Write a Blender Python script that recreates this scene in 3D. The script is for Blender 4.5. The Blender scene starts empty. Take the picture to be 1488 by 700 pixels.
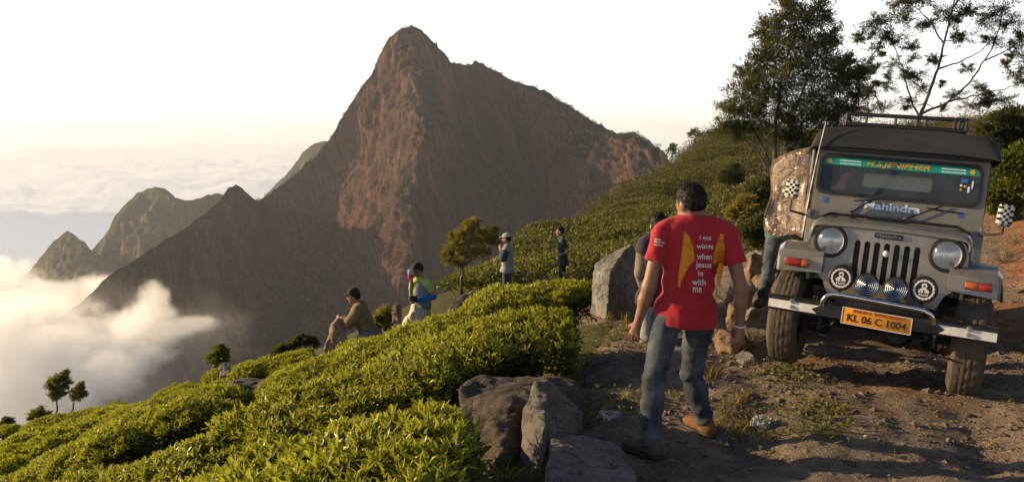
import bpy, bmesh, math, random
import numpy as np
from mathutils import Vector, Matrix
from mathutils.geometry import delaunay_2d_cdt

SC = bpy.context.scene
COL = SC.collection
RAD = math.radians

# ------------------------------------------------------------------ camera
FPX, CX, CY, HOR = 1150.0, 744.0, 350.0, 190.0        # focal length in photo pixels, centre, horizon row
PITCH = math.atan((CY - HOR) / FPX)
cam_d = bpy.data.cameras.new('camera')
cam_d.sensor_width = 36.0
cam_d.lens = 36.0 * FPX / 1488.0
cam_d.clip_start = 0.05
cam_d.clip_end = 90000.0
cam = bpy.data.objects.new('camera', cam_d)
COL.objects.link(cam)
cam.location = (0, 0, 0)
cam.rotation_euler = (math.pi / 2 - PITCH, 0, 0)
SC.camera = cam

# ------------------------------------------------------------------ sun, sky, exposure
SUN_AZ, SUN_EL = -75.0, 14.5            # degrees left of the view direction, degrees above the horizon
az, el = RAD(SUN_AZ), RAD(SUN_EL)
SUN_DIR = Vector((math.sin(az) * math.cos(el), math.cos(az) * math.cos(el), math.sin(el)))
sun_d = bpy.data.lights.new('sun', 'SUN')
sun_d.energy = 5.0
sun_d.angle = RAD(0.6)
sun_d.color = (1.0, 0.72, 0.40)
sun = bpy.data.objects.new('sun', sun_d)
COL.objects.link(sun)
sun.rotation_euler = (-SUN_DIR).to_track_quat('-Z', 'Y').to_euler()

W = bpy.data.worlds.new('World')
SC.world = W
W.use_nodes = True
wn, wl = W.node_tree.nodes, W.node_tree.links
wn.clear()
wo = wn.new('ShaderNodeOutputWorld')
wb = wn.new('ShaderNodeBackground')
wb.inputs['Strength'].default_value = 0.068
sky = wn.new('ShaderNodeTexSky')
sky.sky_type = 'NISHITA'
sky.sun_disc = False
sky.sun_elevation = el
sky.sun_rotation = az
sky.altitude = 2000
sky.air_density = 1.0
sky.dust_density = 3.0
sky.ozone_density = 1.0
# a veil of bright haze hangs round the whole horizon and thins out overhead
tc = wn.new('ShaderNodeTexCoord')
sp = wn.new('ShaderNodeSeparateXYZ')
wl.new(tc.outputs['Generated'], sp.inputs[0])
mr = wn.new('ShaderNodeMapRange')
mr.interpolation_type = 'SMOOTHSTEP'
mr.inputs['From Min'].default_value = 0.13
mr.inputs['From Max'].default_value = 0.27
mr.inputs['To Min'].default_value = 0.86
mr.inputs['To Max'].default_value = 0.0
wl.new(sp.outputs['Z'], mr.inputs['Value'])
mp = wn.new('ShaderNodeMapping')
mp.inputs['Scale'].default_value = (1.8, 1.8, 26.0)
wl.new(tc.outputs['Generated'], mp.inputs[0])
nz = wn.new('ShaderNodeTexNoise')
nz.inputs['Scale'].default_value = 2.2
nz.inputs['Detail'].default_value = 6
nz.inputs['Roughness'].default_value = 0.55
wl.new(mp.outputs[0], nz.inputs['Vector'])
hz = wn.new('ShaderNodeMix')
hz.data_type = 'RGBA'
hz.inputs['A'].default_value = (13.5, 13.3, 12.9, 1)
hz.inputs['B'].default_value = (17.0, 17.0, 16.9, 1)
nr = wn.new('ShaderNodeMapRange')
nr.inputs['From Min'].default_value = 0.36
nr.inputs['From Max'].default_value = 0.58
wl.new(nz.outputs[0], nr.inputs['Value'])
wl.new(nr.outputs[0], hz.inputs['Factor'])
low = wn.new('ShaderNodeMapRange')
low.interpolation_type = 'SMOOTHSTEP'
low.inputs['From Min'].default_value = -0.01
low.inputs['From Max'].default_value = 0.06
wl.new(sp.outputs['Z'], low.inputs['Value'])
lm_ = wn.new('ShaderNodeMix')
lm_.data_type = 'RGBA'
band = wn.new('ShaderNodeMix')
band.data_type = 'RGBA'
band.inputs['A'].default_value = (6.6, 6.5, 6.4, 1)
band.inputs['B'].default_value = (9.4, 9.2, 8.9, 1)
nr2 = wn.new('ShaderNodeMapRange')
nr2.inputs['From Min'].default_value = 0.40
nr2.inputs['From Max'].default_value = 0.52
wl.new(nz.outputs[0], nr2.inputs['Value'])
wl.new(nr2.outputs[0], band.inputs['Factor'])
wl.new(band.outputs['Result'], lm_.inputs['A'])
wl.new(low.outputs[0], lm_.inputs['Factor'])
wl.new(hz.outputs['Result'], lm_.inputs['B'])
mx = wn.new('ShaderNodeMix')
mx.data_type = 'RGBA'
wl.new(mr.outputs[0], mx.inputs['Factor'])
wl.new(sky.outputs[0], mx.inputs['A'])
wl.new(lm_.outputs['Result'], mx.inputs['B'])
wl.new(mx.outputs['Result'], wb.inputs['Color'])
wl.new(wb.outputs[0], wo.inputs['Surface'])

vs = SC.view_settings
vs.view_transform = 'Standard'
vs.look = 'None'
vs.gamma = 1.0
vs.use_curve_mapping = False
vs.exposure = 0.78
SC.render.engine = 'CYCLES'
cy = SC.cycles
cy.use_denoising = True
cy.max_bounces = 8
cy.diffuse_bounces = 3
cy.glossy_bounces = 3
cy.transmission_bounces = 5
cy.transparent_max_bounces = 12
cy.volume_bounces = 6
cy.sample_clamp_indirect = 6.0
cy.use_adaptive_sampling = True
cy.adaptive_threshold = 0.02

# ------------------------------------------------------------------ helpers
RT = np.array([1.0, 0, 0])
FW = np.array([0, math.cos(PITCH), -math.sin(PITCH)])
UP = np.array([0, math.sin(PITCH), math.cos(PITCH)])


def at(px, py, depth):
    """world point seen at photo pixel (px, py), depth metres ahead along y"""
    d = (px - CX) / FPX * RT - (py - CY) / FPX * UP + FW
    return d * (depth / d[1])


def V3(p):
    return Vector((float(p[0]), float(p[1]), float(p[2])))


def _hash(ix, iy, iz, seed):
    h = (ix.astype(np.int64) * 374761393 + iy.astype(np.int64) * 668265263 + iz.astype(np.int64) * 2147483647 + seed * 974634777) & 0xFFFFFFFF
    h = ((h ^ (h >> 13)) * 1274126177) & 0xFFFFFFFF
    h = h ^ (h >> 16)
    return (h & 0xFFFF).astype(np.float64) / 32767.5 - 1.0


def vnoise(P, seed=0):
    P = np.asarray(P, float)
    i = np.floor(P).astype(np.int64)
    f = P - i
    u = f * f * f * (f * (f * 6 - 15) + 10)
    r = 0
    for dx in (0, 1):
        for dy in (0, 1):
            for dz in (0, 1):
                w = (u[..., 0] if dx else 1 - u[..., 0]) * (u[..., 1] if dy else 1 - u[..., 1]) * (u[..., 2] if dz else 1 - u[..., 2])
                r = r + w * _hash(i[..., 0] + dx, i[..., 1] + dy, i[..., 2] + dz, seed)
    return r


def fbm(P, octaves=4, seed=0, gain=0.5, lac=2.03):
    P = np.asarray(P, float)
    s, a = 0.0, 1.0
    for o in range(octaves):
        s = s + a * vnoise(P, seed + o * 17)
        P = P * lac + 11.3
        a *= gain
    return s


class TPS:
    """thin plate spline through scattered points"""
    def __init__(self, xy, v, smooth=0.0):
        self.xy = np.asarray(xy, float)
        self.sc = max(np.ptp(self.xy[:, 0]), np.ptp(self.xy[:, 1]))
        q = self.xy / self.sc
        n = len(q)
        K = self._k(np.linalg.norm(q[:, None] - q[None], axis=2)) + smooth * np.eye(n)
        Pm = np.c_[np.ones(n), q]
        A = np.block([[K, Pm], [Pm.T, np.zeros((3, 3))]])
        self.w = np.linalg.solve(A, np.r_[np.asarray(v, float), 0, 0, 0])
        self.q = q

    @staticmethod
    def _k(r):
        return np.where(r > 1e-9, r * r * np.log(np.maximum(r, 1e-9)), 0.0)

    def __call__(self, x, y):
        x = np.asarray(x, float)
        shp = x.shape
        p = np.c_[x.ravel(), np.asarray(y, float).ravel()] / self.sc
        out = np.empty(len(p))
        n = len(self.q)
        for s in range(0, len(p), 20000):
            c = p[s:s + 20000]
            K = self._k(np.linalg.norm(c[:, None] - self.q[None], axis=2))
            out[s:s + 20000] = K @ self.w[:n] + self.w[n] + c @ self.w[n + 1:]
        return out.reshape(shp)


def mesh_np(name, V, F, mats=(), midx=None, smooth=True, tint=None):
    """mesh from numpy arrays; F is (n,3) or (n,4) or a list of such arrays"""
    me = bpy.data.meshes.new(name)
    V = np.asarray(V, np.float32)
    Fs = [np.asarray(f, np.int32) for f in (F if isinstance(F, list) else [F]) if len(f)]
    me.vertices.add(len(V))
    me.vertices.foreach_set('co', V.ravel())
    loops = np.concatenate([f.ravel() for f in Fs])
    tot = np.concatenate([np.full(len(f), f.shape[1], np.int32) for f in Fs])
    start = np.concatenate([[0], np.cumsum(tot)[:-1]]).astype(np.int32)
    me.loops.add(len(loops))
    me.loops.foreach_set('vertex_index', loops)
    me.polygons.add(len(tot))
    me.polygons.foreach_set('loop_start', start)
    me.polygons.foreach_set('loop_total', tot)
    me.polygons.foreach_set('use_smooth', np.full(len(tot), bool(smooth)))
    if midx is not None:
        me.polygons.foreach_set('material_index', np.asarray(midx, np.int32))
    for m in mats:
        me.materials.append(m)
    if tint is not None:
        a = me.attributes.new('tint', 'FLOAT', 'POINT')
        a.data.foreach_set('value', np.asarray(tint, np.float32))
    me.update(calc_edges=True)
    return me


def link(name, me, parent=None, loc=None, mat=None):
    o = bpy.data.objects.new(name, me)
    COL.objects.link(o)
    if parent is not None:
        o.parent = parent
    if loc is not None:
        o.location = V3(loc)
    if mat is not None and me is not None:
        me.materials.clear()
        me.materials.append(mat)
    return o


def tag(o, label=None, cat=None, group=None, kind=None):
    if label:
        o['label'] = label
    if cat:
        o['category'] = cat
    if group:
        o['group'] = group
    if kind:
        o['kind'] = kind
    return o


def empty(name, loc, label=None, cat=None, group=None):
    o = bpy.data.objects.new(name, None)
    COL.objects.link(o)
    o.location = V3(loc)
    o.empty_display_size = 0.2
    return tag(o, label, cat, group)


def copy_tree(o, parent=None):
    c = o.copy()
    COL.objects.link(c)
    c.parent = parent
    for ch in o.children:
        copy_tree(ch, c)
    return c


def grid_faces(nr, nc):
    i = np.arange(nr * nc).reshape(nr, nc)
    return np.stack([i[:-1, :-1], i[:-1, 1:], i[1:, 1:], i[1:, :-1]], -1).reshape(-1, 4)


# ------------------------------------------------------------------ materials
class NT:
    """small node-tree writer"""
    def __init__(self, name):
        self.m = bpy.data.materials.new(name)
        self.m.use_nodes = True
        self.n, self.l = self.m.node_tree.nodes, self.m.node_tree.links
        self.n.clear()
        self.out = self.n.new('ShaderNodeOutputMaterial')
        self.tc = self.n.new('ShaderNodeTexCoord')

    def new(self, t, **kw):
        nd = self.n.new(t)
        for k, v in kw.items():
            setattr(nd, k, v)
        return nd

    def set(self, nd, **kw):
        for k, v in kw.items():
            s = nd.inputs[k]
            if hasattr(v, 'is_output') or isinstance(v, bpy.types.NodeSocket):
                self.l.new(v, s)
            else:
                s.default_value = v
        return nd

    def noise(self, scale, detail=5, rough=0.55, vec=None, stretch=None, dist=0.0):
        v = vec if vec is not None else self.tc.outputs['Object']
        if stretch is not None:
            mpn = self.new('ShaderNodeMapping')
            mpn.inputs['Scale'].default_value = stretch
            self.l.new(v, mpn.inputs[0])
            v = mpn.outputs[0]
        nd = self.new('ShaderNodeTexNoise')
        self.l.new(v, nd.inputs['Vector'])
        nd.inputs['Scale'].default_value = scale
        nd.inputs['Detail'].default_value = detail
        nd.inputs['Roughness'].default_value = rough
        nd.inputs['Distortion'].default_value = dist
        return nd.outputs[0]

    def ramp(self, fac, lo, hi, a=0.0, b=1.0):
        nd = self.new('ShaderNodeMapRange')
        nd.interpolation_type = 'SMOOTHSTEP'
        self.l.new(fac, nd.inputs['Value'])
        nd.inputs['From Min'].default_value = lo
        nd.inputs['From Max'].default_value = hi
        nd.inputs['To Min'].default_value = a
        nd.inputs['To Max'].default_value = b
        return nd.outputs[0]

    def mix(self, fac, a, b, mode='MIX'):
        nd = self.new('ShaderNodeMix', data_type='RGBA', blend_type=mode)
        for k, v in (('Factor', fac), ('A', a), ('B', b)):
            if isinstance(v, bpy.types.NodeSocket):
                self.l.new(v, nd.inputs[k])
            elif k == 'Factor':
                nd.inputs[k].default_value = v
            else:
                nd.inputs[k].default_value = (v[0], v[1], v[2], 1)
        return nd.outputs['Result']

    def math(self, op, a, b=0.5):
        nd = self.new('ShaderNodeMath', operation=op)
        for k, v in ((0, a), (1, b)):
            if isinstance(v, bpy.types.NodeSocket):
                self.l.new(v, nd.inputs[k])
            else:
                nd.inputs[k].default_value = v
        return nd.outputs[0]

    def bump(self, h, strength=0.5, dist=0.02, normal=None):
        nd = self.new('ShaderNodeBump')
        self.l.new(h, nd.inputs['Height'])
        nd.inputs['Strength'].default_value = strength
        nd.inputs['Distance'].default_value = dist
        if normal is not None:
            self.l.new(normal, nd.inputs['Normal'])
        return nd.outputs[0]

    def attr(self, name):
        nd = self.new('ShaderNodeAttribute', attribute_name=name)
        return nd.outputs['Fac']

    def objrand(self):
        return self.new('ShaderNodeObjectInfo').outputs['Random']

    def princ(self, color, rough=0.7, metal=0.0, normal=None, spec=0.5, **kw):
        b = self.new('ShaderNodeBsdfPrincipled')
        for k, v in (('Base Color', color), ('Roughness', rough), ('Metallic', metal), ('Specular IOR Level', spec)):
            if isinstance(v, bpy.types.NodeSocket):
                self.l.new(v, b.inputs[k])
            elif k == 'Base Color':
                b.inputs[k].default_value = (v[0], v[1], v[2], 1)
            else:
                b.inputs[k].default_value = v
        if normal is not None:
            self.l.new(normal, b.inputs['Normal'])
        for k, v in kw.items():
            b.inputs[k].default_value = v
        return b.outputs[0]

    def done(self, sh):
        self.l.new(sh, self.out.inputs['Surface'])
        return self.m


def simple(name, c1, c2=None, scale=6.0, rough=0.75, metal=0.0, bump=0.0, bscale=30.0, bdist=0.01, spec=0.4, lo=0.35, hi=0.65, **kw):
    t = NT(name)
    col = c1
    if c2 is not None:
        col = t.mix(t.ramp(t.noise(scale), lo, hi), c1, c2)
    nrm = t.bump(t.noise(bscale, 6), bump, bdist) if bump else None
    return t.done(t.princ(col, rough, metal, nrm, spec, **kw))


def leaf_material(name, dark, light, young=None, gloss=0.35, trans=0.35, vary=0.0):
    """leaf: colour by the per-leaf tint, some light comes through the blade"""
    t = NT(name)
    tn = t.attr('tint')
    col = t.mix(t.ramp(tn, 0.0, 0.75), dark, light)
    if young is not None:
        col = t.mix(t.ramp(tn, 0.72, 0.9), col, young)
    if vary:
        rnd = t.objrand()
        col = t.mix(t.math('MULTIPLY', rnd, vary), col, tuple(0.32 * c for c in light))
    p = t.princ(col, gloss, 0.0, None, 0.35)
    tr = t.new('ShaderNodeBsdfTranslucent')
    t.l.new(t.mix(0.5, col, (0.30, 0.32, 0.03), 'MIX') if young is not None else col, tr.inputs['Color'])
    ms = t.new('ShaderNodeMixShader')
    ms.inputs[0].default_value = trans
    t.l.new(p, ms.inputs[1])
    t.l.new(tr.outputs[0], ms.inputs[2])
    return t.done(ms.outputs[0])


def col_avg(a, b):
    return tuple((x + y) * 0.5 for x, y in zip(a, b))

# ================================================================== THE SETTING
# ------------------------------------------------------------------ the vehicle's stand (needed by the ground)
JEEP_POS = np.array([2.597, 5.597, -1.861])
JEEP_ROT = (RAD(-26.17), RAD(-6.26), RAD(4.04))        # yaw, nose pitch, side lean on the slope


def jeep_matrix():
    y, p, r = JEEP_ROT
    return Matrix.Translation(V3(JEEP_POS)) @ Matrix.Rotation(y, 4, 'Z') @ Matrix.Rotation(p, 4, 'X') @ Matrix.Rotation(r, 4, 'Y')


JM = jeep_matrix()

# ------------------------------------------------------------------ ground
G = []          # control points of the ground


def g_px(px, py, d, dz=0.0):
    p = at(px, py, d)
    G.append((p[0], p[1], p[2] + dz))


TEA_H = 0.74
for a in ((937, 664, 4.75), (1020, 634, 5.1), (950, 700, 4.45), (1200, 700, 4.4), (1488, 700, 4.3), (1200, 620, 5.1), (1060, 690, 4.5),
          (1488, 560, 5.9), (1475, 450, 8.3), (900, 560, 6.2), (890, 505, 7.4), (960, 470, 9.0), (880, 470, 8.2),
          (1000, 560, 6.3), (1060, 560, 6.1), (1040, 480, 8.0), (1090, 445, 9.0), (830, 640, 5.0), (760, 690, 4.5), (800, 565, 6.3)):
    g_px(*a)
for lx, ly in ((-.66, .5), (.66, .5), (-.66, 2.75), (.66, 2.75), (0, 1.6)):
    p = JM @ Vector((lx, ly, -0.02))
    G.append((p.x, p.y, p.z))
G += [(0, 0, -1.72), (3, 0.5, -1.75), (-3, 0, -2.55), (6, 1, -1.7), (0, -6, -1.2), (-8, -4, -4.0), (8, -6, -0.8), (1.2, 2.5, -1.83)]
# bank and slope behind and right of the vehicle
for a in ((1462, 425, 10.5), (1488, 375, 11.5), (1480, 330, 12.5), (1470, 320, 18), (1480, 290, 30), (1300, 250, 30), (1300, 330, 16), (1150, 300, 26),
          (1110, 380, 14), (1100, 330, 24), (1080, 285, 40), (1150, 255, 55), (1300, 228, 70), (1488, 235, 60)):
    g_px(*a)
G += [(14, 4, -0.6), (14, 10, 0.5), (24, 10, 2.0), (24, 25, 1.5), (45, 50, -1), (45, 10, 6)]
# tea slope falling to the left (tops of bushes less their height)
for a in ((670, 590, 3.9), (520, 610, 4.1), (370, 690, 4.2), (850, 450, 6.8), (760, 462, 6.7), (600, 520, 6.3), (440, 580, 5.8), (250, 680, 5.1),
          (850, 402, 9.5), (720, 430, 9.3), (590, 478, 8.8), (480, 520, 8.5), (350, 560, 8.3), (200, 620, 8.0), (0, 700, 8.2),
          (600, 455, 11.2), (510, 490, 11.0), (390, 525, 11.0), (250, 560, 11.5), (100, 610, 12), (0, 640, 12.5), (-150, 690, 12.5),
          (300, 538, 15), (200, 566, 16), (100, 593, 17), (0, 616, 18), (-150, 655, 19), (450, 493, 14)):
    g_px(*a, dz=-TEA_H)
# where the walkers stand, beyond the crest
G += [tuple(at(605, 505, 13.5)), tuple(at(735, 447, 18)), tuple(at(815, 424, 20)), tuple(at(683, 432, 21))]
# hillside rising behind
for a in ((620, 438, 25), (680, 402, 34), (751, 372, 45), (840, 326, 56), (900, 302, 66), (950, 278, 78), (985, 240, 92), (1012, 214, 98), (1050, 208, 98), (1110, 214, 95),
          (760, 410, 26), (850, 380, 30), (900, 345, 40), (950, 320, 47), (1000, 300, 55), (1000, 340, 38), (940, 380, 24), (1040, 380, 19), (1040, 250, 70)):
    g_px(*a)
# falling away behind the crest
G += [(-22, 26, -18), (-14, 28, -14), (-7, 29, -10.5), (-32, 14, -17), (-34, 34, -30), (-12, 45, -24), (-4, 52, -21), (2, 75, -26), (14, 105, -24), (24, 125, -16), (55, 120, -2),
      (-40, -4, -19), (-30, 60, -48), (-10, 95, -52), (10, 130, -44), (-45, 95, -75), (-44, 128, -90)]
G = np.array(G)
TERR = TPS(G[:, :2], G[:, 2], smooth=2e-5)


def path_mask(x, y):
    """1 on the bare track, 0 on the planted slope"""
    edge = 0.55 + 0.10 * (y - 5.0) + 0.25 * np.sin(y * 0.9)
    return np.clip((x - edge) / 0.6 + 0.5, 0, 1) * np.clip((17 - y) / 4.0, 0, 1)


def ground_z(x, y, fine=True):
    x = np.asarray(x, float)
    y = np.asarray(y, float)
    z = TERR(x, y)
    if fine:
        P = np.stack([x, y, np.zeros_like(x)], -1)
        pm = path_mask(x, y)
        near = np.clip((30 - y) / 10, 0, 1)
        z = z + near * ((0.055 - 0.022 * pm) * fbm(P * 1.1, 3, 5) + pm * (0.020 * fbm(P * 3.7, 3, 9) + 0.022 * np.abs(fbm(P * 8.0, 3, 19)))) \
            + (1 - near) * 0.5 * fbm(P * 0.16, 3, 7)
        # two wheel ruts worn into the track in front of the vehicle
        c, s = math.cos(JEEP_ROT[0]), math.sin(JEEP_ROT[0])
        lx = (x - JEEP_POS[0]) * c + (y - JEEP_POS[1]) * s
        ly = -(x - JEEP_POS[0]) * s + (y - JEEP_POS[1]) * c
        rut = np.exp(-((np.abs(lx + 0.05 * np.sin(ly * 1.3)) - 0.68) / 0.2) ** 2) * np.clip((ly + 4.5) / 1.0, 0, 1) * np.clip((9 - ly) / 3, 0, 1)
        flat = np.exp(-((np.abs(lx) - 0.68) / 0.3) ** 2) * np.exp(-((ly - 0.5) / 0.6) ** 2)
        z = z - 0.05 * rut * (1 - flat)
    return z


def gz(x, y):
    return float(ground_z(np.array([x]), np.array([y]))[0])


def spaced(*segs):
    out = []
    for a, b, st in segs:
        out.append(np.arange(a, b, st))
    return np.concatenate(out)


gx = spaced((-46, -18, 1.0), (-18, -6, 0.4), (-6, -1, 0.16), (-1, 5.2, 0.07), (5.2, 9, 0.16), (9, 20, 0.5), (20, 60, 1.5))
gy = spaced((-8, 2, 0.5), (2, 9, 0.07), (9, 16, 0.16), (16, 30, 0.4), (30, 131, 1.2))
GX, GY = np.meshgrid(gx, gy)
GZ = ground_z(GX, GY)

t = NT('ground_soil')
n1 = t.noise(0.9, 6, 0.6)
n2 = t.noise(6.0, 8, 0.65)
n3 = t.noise(45.0, 6, 0.7)
soil = t.mix(t.ramp(n2, 0.35, 0.68), (0.14, 0.108, 0.082), (0.26, 0.20, 0.15))
soil = t.mix(t.ramp(n1, 0.50, 0.66), soil, (0.20, 0.105, 0.058))
soil = t.mix(t.ramp(n3, 0.55, 0.78), soil, (0.24, 0.19, 0.14))
lat = t.ramp(t.math('ADD', t.attr('laterite'), t.math('MULTIPLY', t.math('SUBTRACT', n1, 0.5), 0.8)), 0.35, 0.75)
soil = t.mix(t.math('MULTIPLY', lat, 0.85), soil, t.mix(t.ramp(n2, 0.35, 0.65), (0.20, 0.085, 0.035), (0.32, 0.15, 0.07)))
tn = t.attr('tint')
grassy = t.mix(t.ramp(n2, 0.35, 0.6), (0.045, 0.052, 0.016), (0.085, 0.075, 0.026))
veg = t.ramp(t.math('ADD', tn, t.math('MULTIPLY', t.math('SUBTRACT', n2, 0.5), 0.9)), 0.35, 0.6)
col = t.mix(veg, grassy, soil)
peb = None
for vs_c in (16.0, 42.0):
    vo_ = t.new('ShaderNodeTexVoronoi', feature='F1')
    t.l.new(t.tc.outputs['Object'], vo_.inputs['Vector'])
    vo_.inputs['Scale'].default_value = vs_c
    stone = t.ramp(vo_.outputs['Distance'], 0.05, 0.42, 1.0, 0.0)
    pick = t.new('ShaderNodeSeparateColor')
    t.l.new(vo_.outputs['Color'], pick.inputs[0])
    stone = t.math('MULTIPLY', stone, t.ramp(pick.outputs[0], 0.45, 0.75))
    soil_s = t.mix(pick.outputs[1], (0.14, 0.105, 0.08), (0.30, 0.25, 0.20))
    col = t.mix(t.math('MULTIPLY', t.math('MULTIPLY', t.ramp(stone, 0.2, 0.5), veg), 0.55), col, soil_s)
    peb = stone if peb is None else t.math('ADD', peb, t.math('MULTIPLY', stone, 0.5))
bn = t.bump(t.math('ADD', t.math('ADD', n2, t.math('MULTIPLY', n3, 0.5)), t.math('MULTIPLY', peb, 0.55)), 0.9, 0.05)
MAT_GROUND = t.done(t.princ(col, 0.92, 0, bn, 0.2))
me = mesh_np('ground', np.stack([GX, GY, GZ], -1).reshape(-1, 3), grid_faces(len(gy), len(gx)), [MAT_GROUND], tint=np.clip(path_mask(GX, GY) + (GX > 5.2) * np.clip((16 - GY) / 5, 0, 1), 0, 1).ravel())
la = me.attributes.new('laterite', 'FLOAT', 'POINT')
la.data.foreach_set('value', np.clip(np.clip((GX - 0.42 * GY - 1.6) / 1.5, 0, 1) + 0.9 * np.clip((GX - 4.3) / 1.0, 0, 1) * (GY < 9), 0, 1).ravel().astype(np.float32))
tag(link('ground', me), kind='structure')

# ------------------------------------------------------------------ mountains
def mountain_mat(name, rockA, rockB, rockC, vegc, vegamt, sc=1.0):
    t = NT(name)
    skw = t.new('ShaderNodeMapping')
    skw.inputs['Rotation'].default_value = (0, 0.27, 0)
    t.l.new(t.tc.outputs['Object'], skw.inputs[0])
    st = t.noise(0.06 * sc, 9, 0.66, vec=skw.outputs[0], stretch=(1, 1, 0.13), dist=0.5)
    st2 = t.noise(0.22 * sc, 8, 0.70, vec=skw.outputs[0], stretch=(1, 1, 0.09), dist=0.3)
    big = t.noise(0.012 * sc, 5, 0.55)
    col = t.mix(t.ramp(st, 0.38, 0.62), rockA, rockB)
    col = t.mix(t.ramp(big, 0.42, 0.62), col, rockC)
    col = t.mix(t.ramp(st2, 0.47, 0.60, 0, 0.8), col, tuple(0.4 * c for c in rockA))
    st3 = t.noise(0.5 * sc, 7, 0.72, vec=skw.outputs[0], stretch=(1, 1, 0.16))
    col = t.mix(t.ramp(st3, 0.42, 0.66, 0, 0.7), col, tuple(0.45 * c for c in rockA))
    gul = t.noise(0.030 * sc, 6, 0.6, vec=skw.outputs[0], stretch=(1, 1, 0.10), dist=0.8)
    col = t.mix(t.ramp(gul, 0.52, 0.62, 0, 0.65), col, tuple(0.45 * c for c in rockB))
    vn = t.noise(0.10 * sc, 8, 0.74)
    geo = t.new('ShaderNodeNewGeometry')
    sx = t.new('ShaderNodeSeparateXYZ')
    t.l.new(geo.outputs['Normal'], sx.inputs[0])
    vfac = t.math('ADD', t.math('MULTIPLY', vn, 0.8), t.math('MULTIPLY', sx.outputs['Z'], 0.55))
    tnt = t.attr('tint')
    vfac = t.math('ADD', vfac, t.math('MULTIPLY', tnt, 0.5))
    col = t.mix(t.ramp(vfac, 0.92 - vegamt, 1.04 - vegamt), col, vegc)
    bn = t.bump(t.math('ADD', st, t.math('MULTIPLY', st2, 0.7)), 1.0, 3.6)
    return t.done(t.princ(col, 0.95, 0, bn, 0.1))


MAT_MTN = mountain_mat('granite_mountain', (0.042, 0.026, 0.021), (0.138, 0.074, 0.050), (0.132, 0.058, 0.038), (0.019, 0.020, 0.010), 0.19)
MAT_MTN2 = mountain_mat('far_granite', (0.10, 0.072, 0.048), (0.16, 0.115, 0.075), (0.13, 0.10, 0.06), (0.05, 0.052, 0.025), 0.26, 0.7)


def relief(name, ridge, depths, mat, bottom, ncol, nrow, amp, seed, back=(1.0, 1.1, 0.55), crag=1.0):
    """a mountain: its crest line and the distances of its buttresses and gullies give the front, then it falls away behind"""
    ridge = np.array(ridge, float)
    D = np.array(depths, float)
    tps = TPS(D[:, :2], D[:, 2], smooth=1e-5)
    us = np.linspace(ridge[0, 0], ridge[-1, 0], ncol)
    top = np.interp(us, ridge[:, 0], ridge[:, 1])
    bot = np.interp(us, [b[0] for b in bottom], [b[1] for b in bottom])
    vv = np.linspace(1, 0, nrow) ** 1.15          # 1 = foot, 0 = crest
    PX = np.repeat(us[None], nrow, 0)
    PY = top[None] + vv[:, None] * (bot - top)[None]
    DD = tps(PX, PY)
    dx = (PX - CX) / FPX
    dyv = -(PY - CY) / FPX
    dirs = dx[..., None] * RT + dyv[..., None] * UP + FW
    P = dirs * (DD / dirs[..., 1])[..., None]
    # behind the crest the slope runs down and away
    crest = P[-1]
    rows = []
    nb = 16
    h = crest[:, 2] - P[0, :, 2]
    for k in range(1, nb + 1):
        f = k / nb
        q = crest.copy()
        q[:, 1] += back[0] * h * f * 1.0 + 2
        q[:, 2] -= h * (f ** back[1]) * 0.9
        rows.append(q)
    P = np.concatenate([P, np.array(rows)], 0)
    nr = P.shape[0]
    # rock relief: ribs and gullies that run down the fall line, finer crags on top
    S = np.stack([P[..., 0] + P[..., 2] * 0.28, P[..., 1], P[..., 2] * 0.16], -1)
    S3 = np.stack([P[..., 0] + P[..., 2] * 0.28, P[..., 1], P[..., 2] * 0.06], -1)
    S2 = np.stack([P[..., 0] + P[..., 2] * 0.28, P[..., 1], P[..., 2] * 0.4], -1)
    fade = np.ones((nr, 1))
    fade[:nrow, 0] = np.clip((nrow - 1 - np.arange(nrow)) / 14.0, 0.12, 1)
    n = amp * (0.7 * fbm(S * 0.018, 4, seed) + 1.0 * (0.5 - np.abs(fbm(S3 * 0.035, 3, seed + 3))) + 0.55 * (0.4 - np.abs(fbm(S3 * 0.10, 4, seed + 4, 0.6))) + 0.13 * fbm(S2 * 0.16, 3, seed + 5) * crag)
    gx_ = np.gradient(P, axis=1)
    gy_ = np.gradient(P, axis=0)
    N = np.cross(gx_, gy_)
    N /= np.linalg.norm(N, axis=-1, keepdims=True) + 1e-9
    N[N[..., 1] > 0.4] *= 1
    P = P + N * (n * fade)[..., None]
    # a ragged crest
    P[nrow - 1, :, 2] += amp * 0.16 * fbm(np.stack([us * 0.12, us * 0, us * 0], -1), 4, seed + 9)
    vt = np.clip(1.0 - np.abs(np.arange(nr) - (nrow - 1)) / 10.0, 0, 1)[:, None] * np.ones((1, ncol))
    me = mesh_np(name, P.reshape(-1, 3), grid_faces(nr, ncol), [mat], tint=vt.ravel())
    o = link(name, me)
    tag(o, kind='structure')
    return P[:nrow], P


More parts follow.
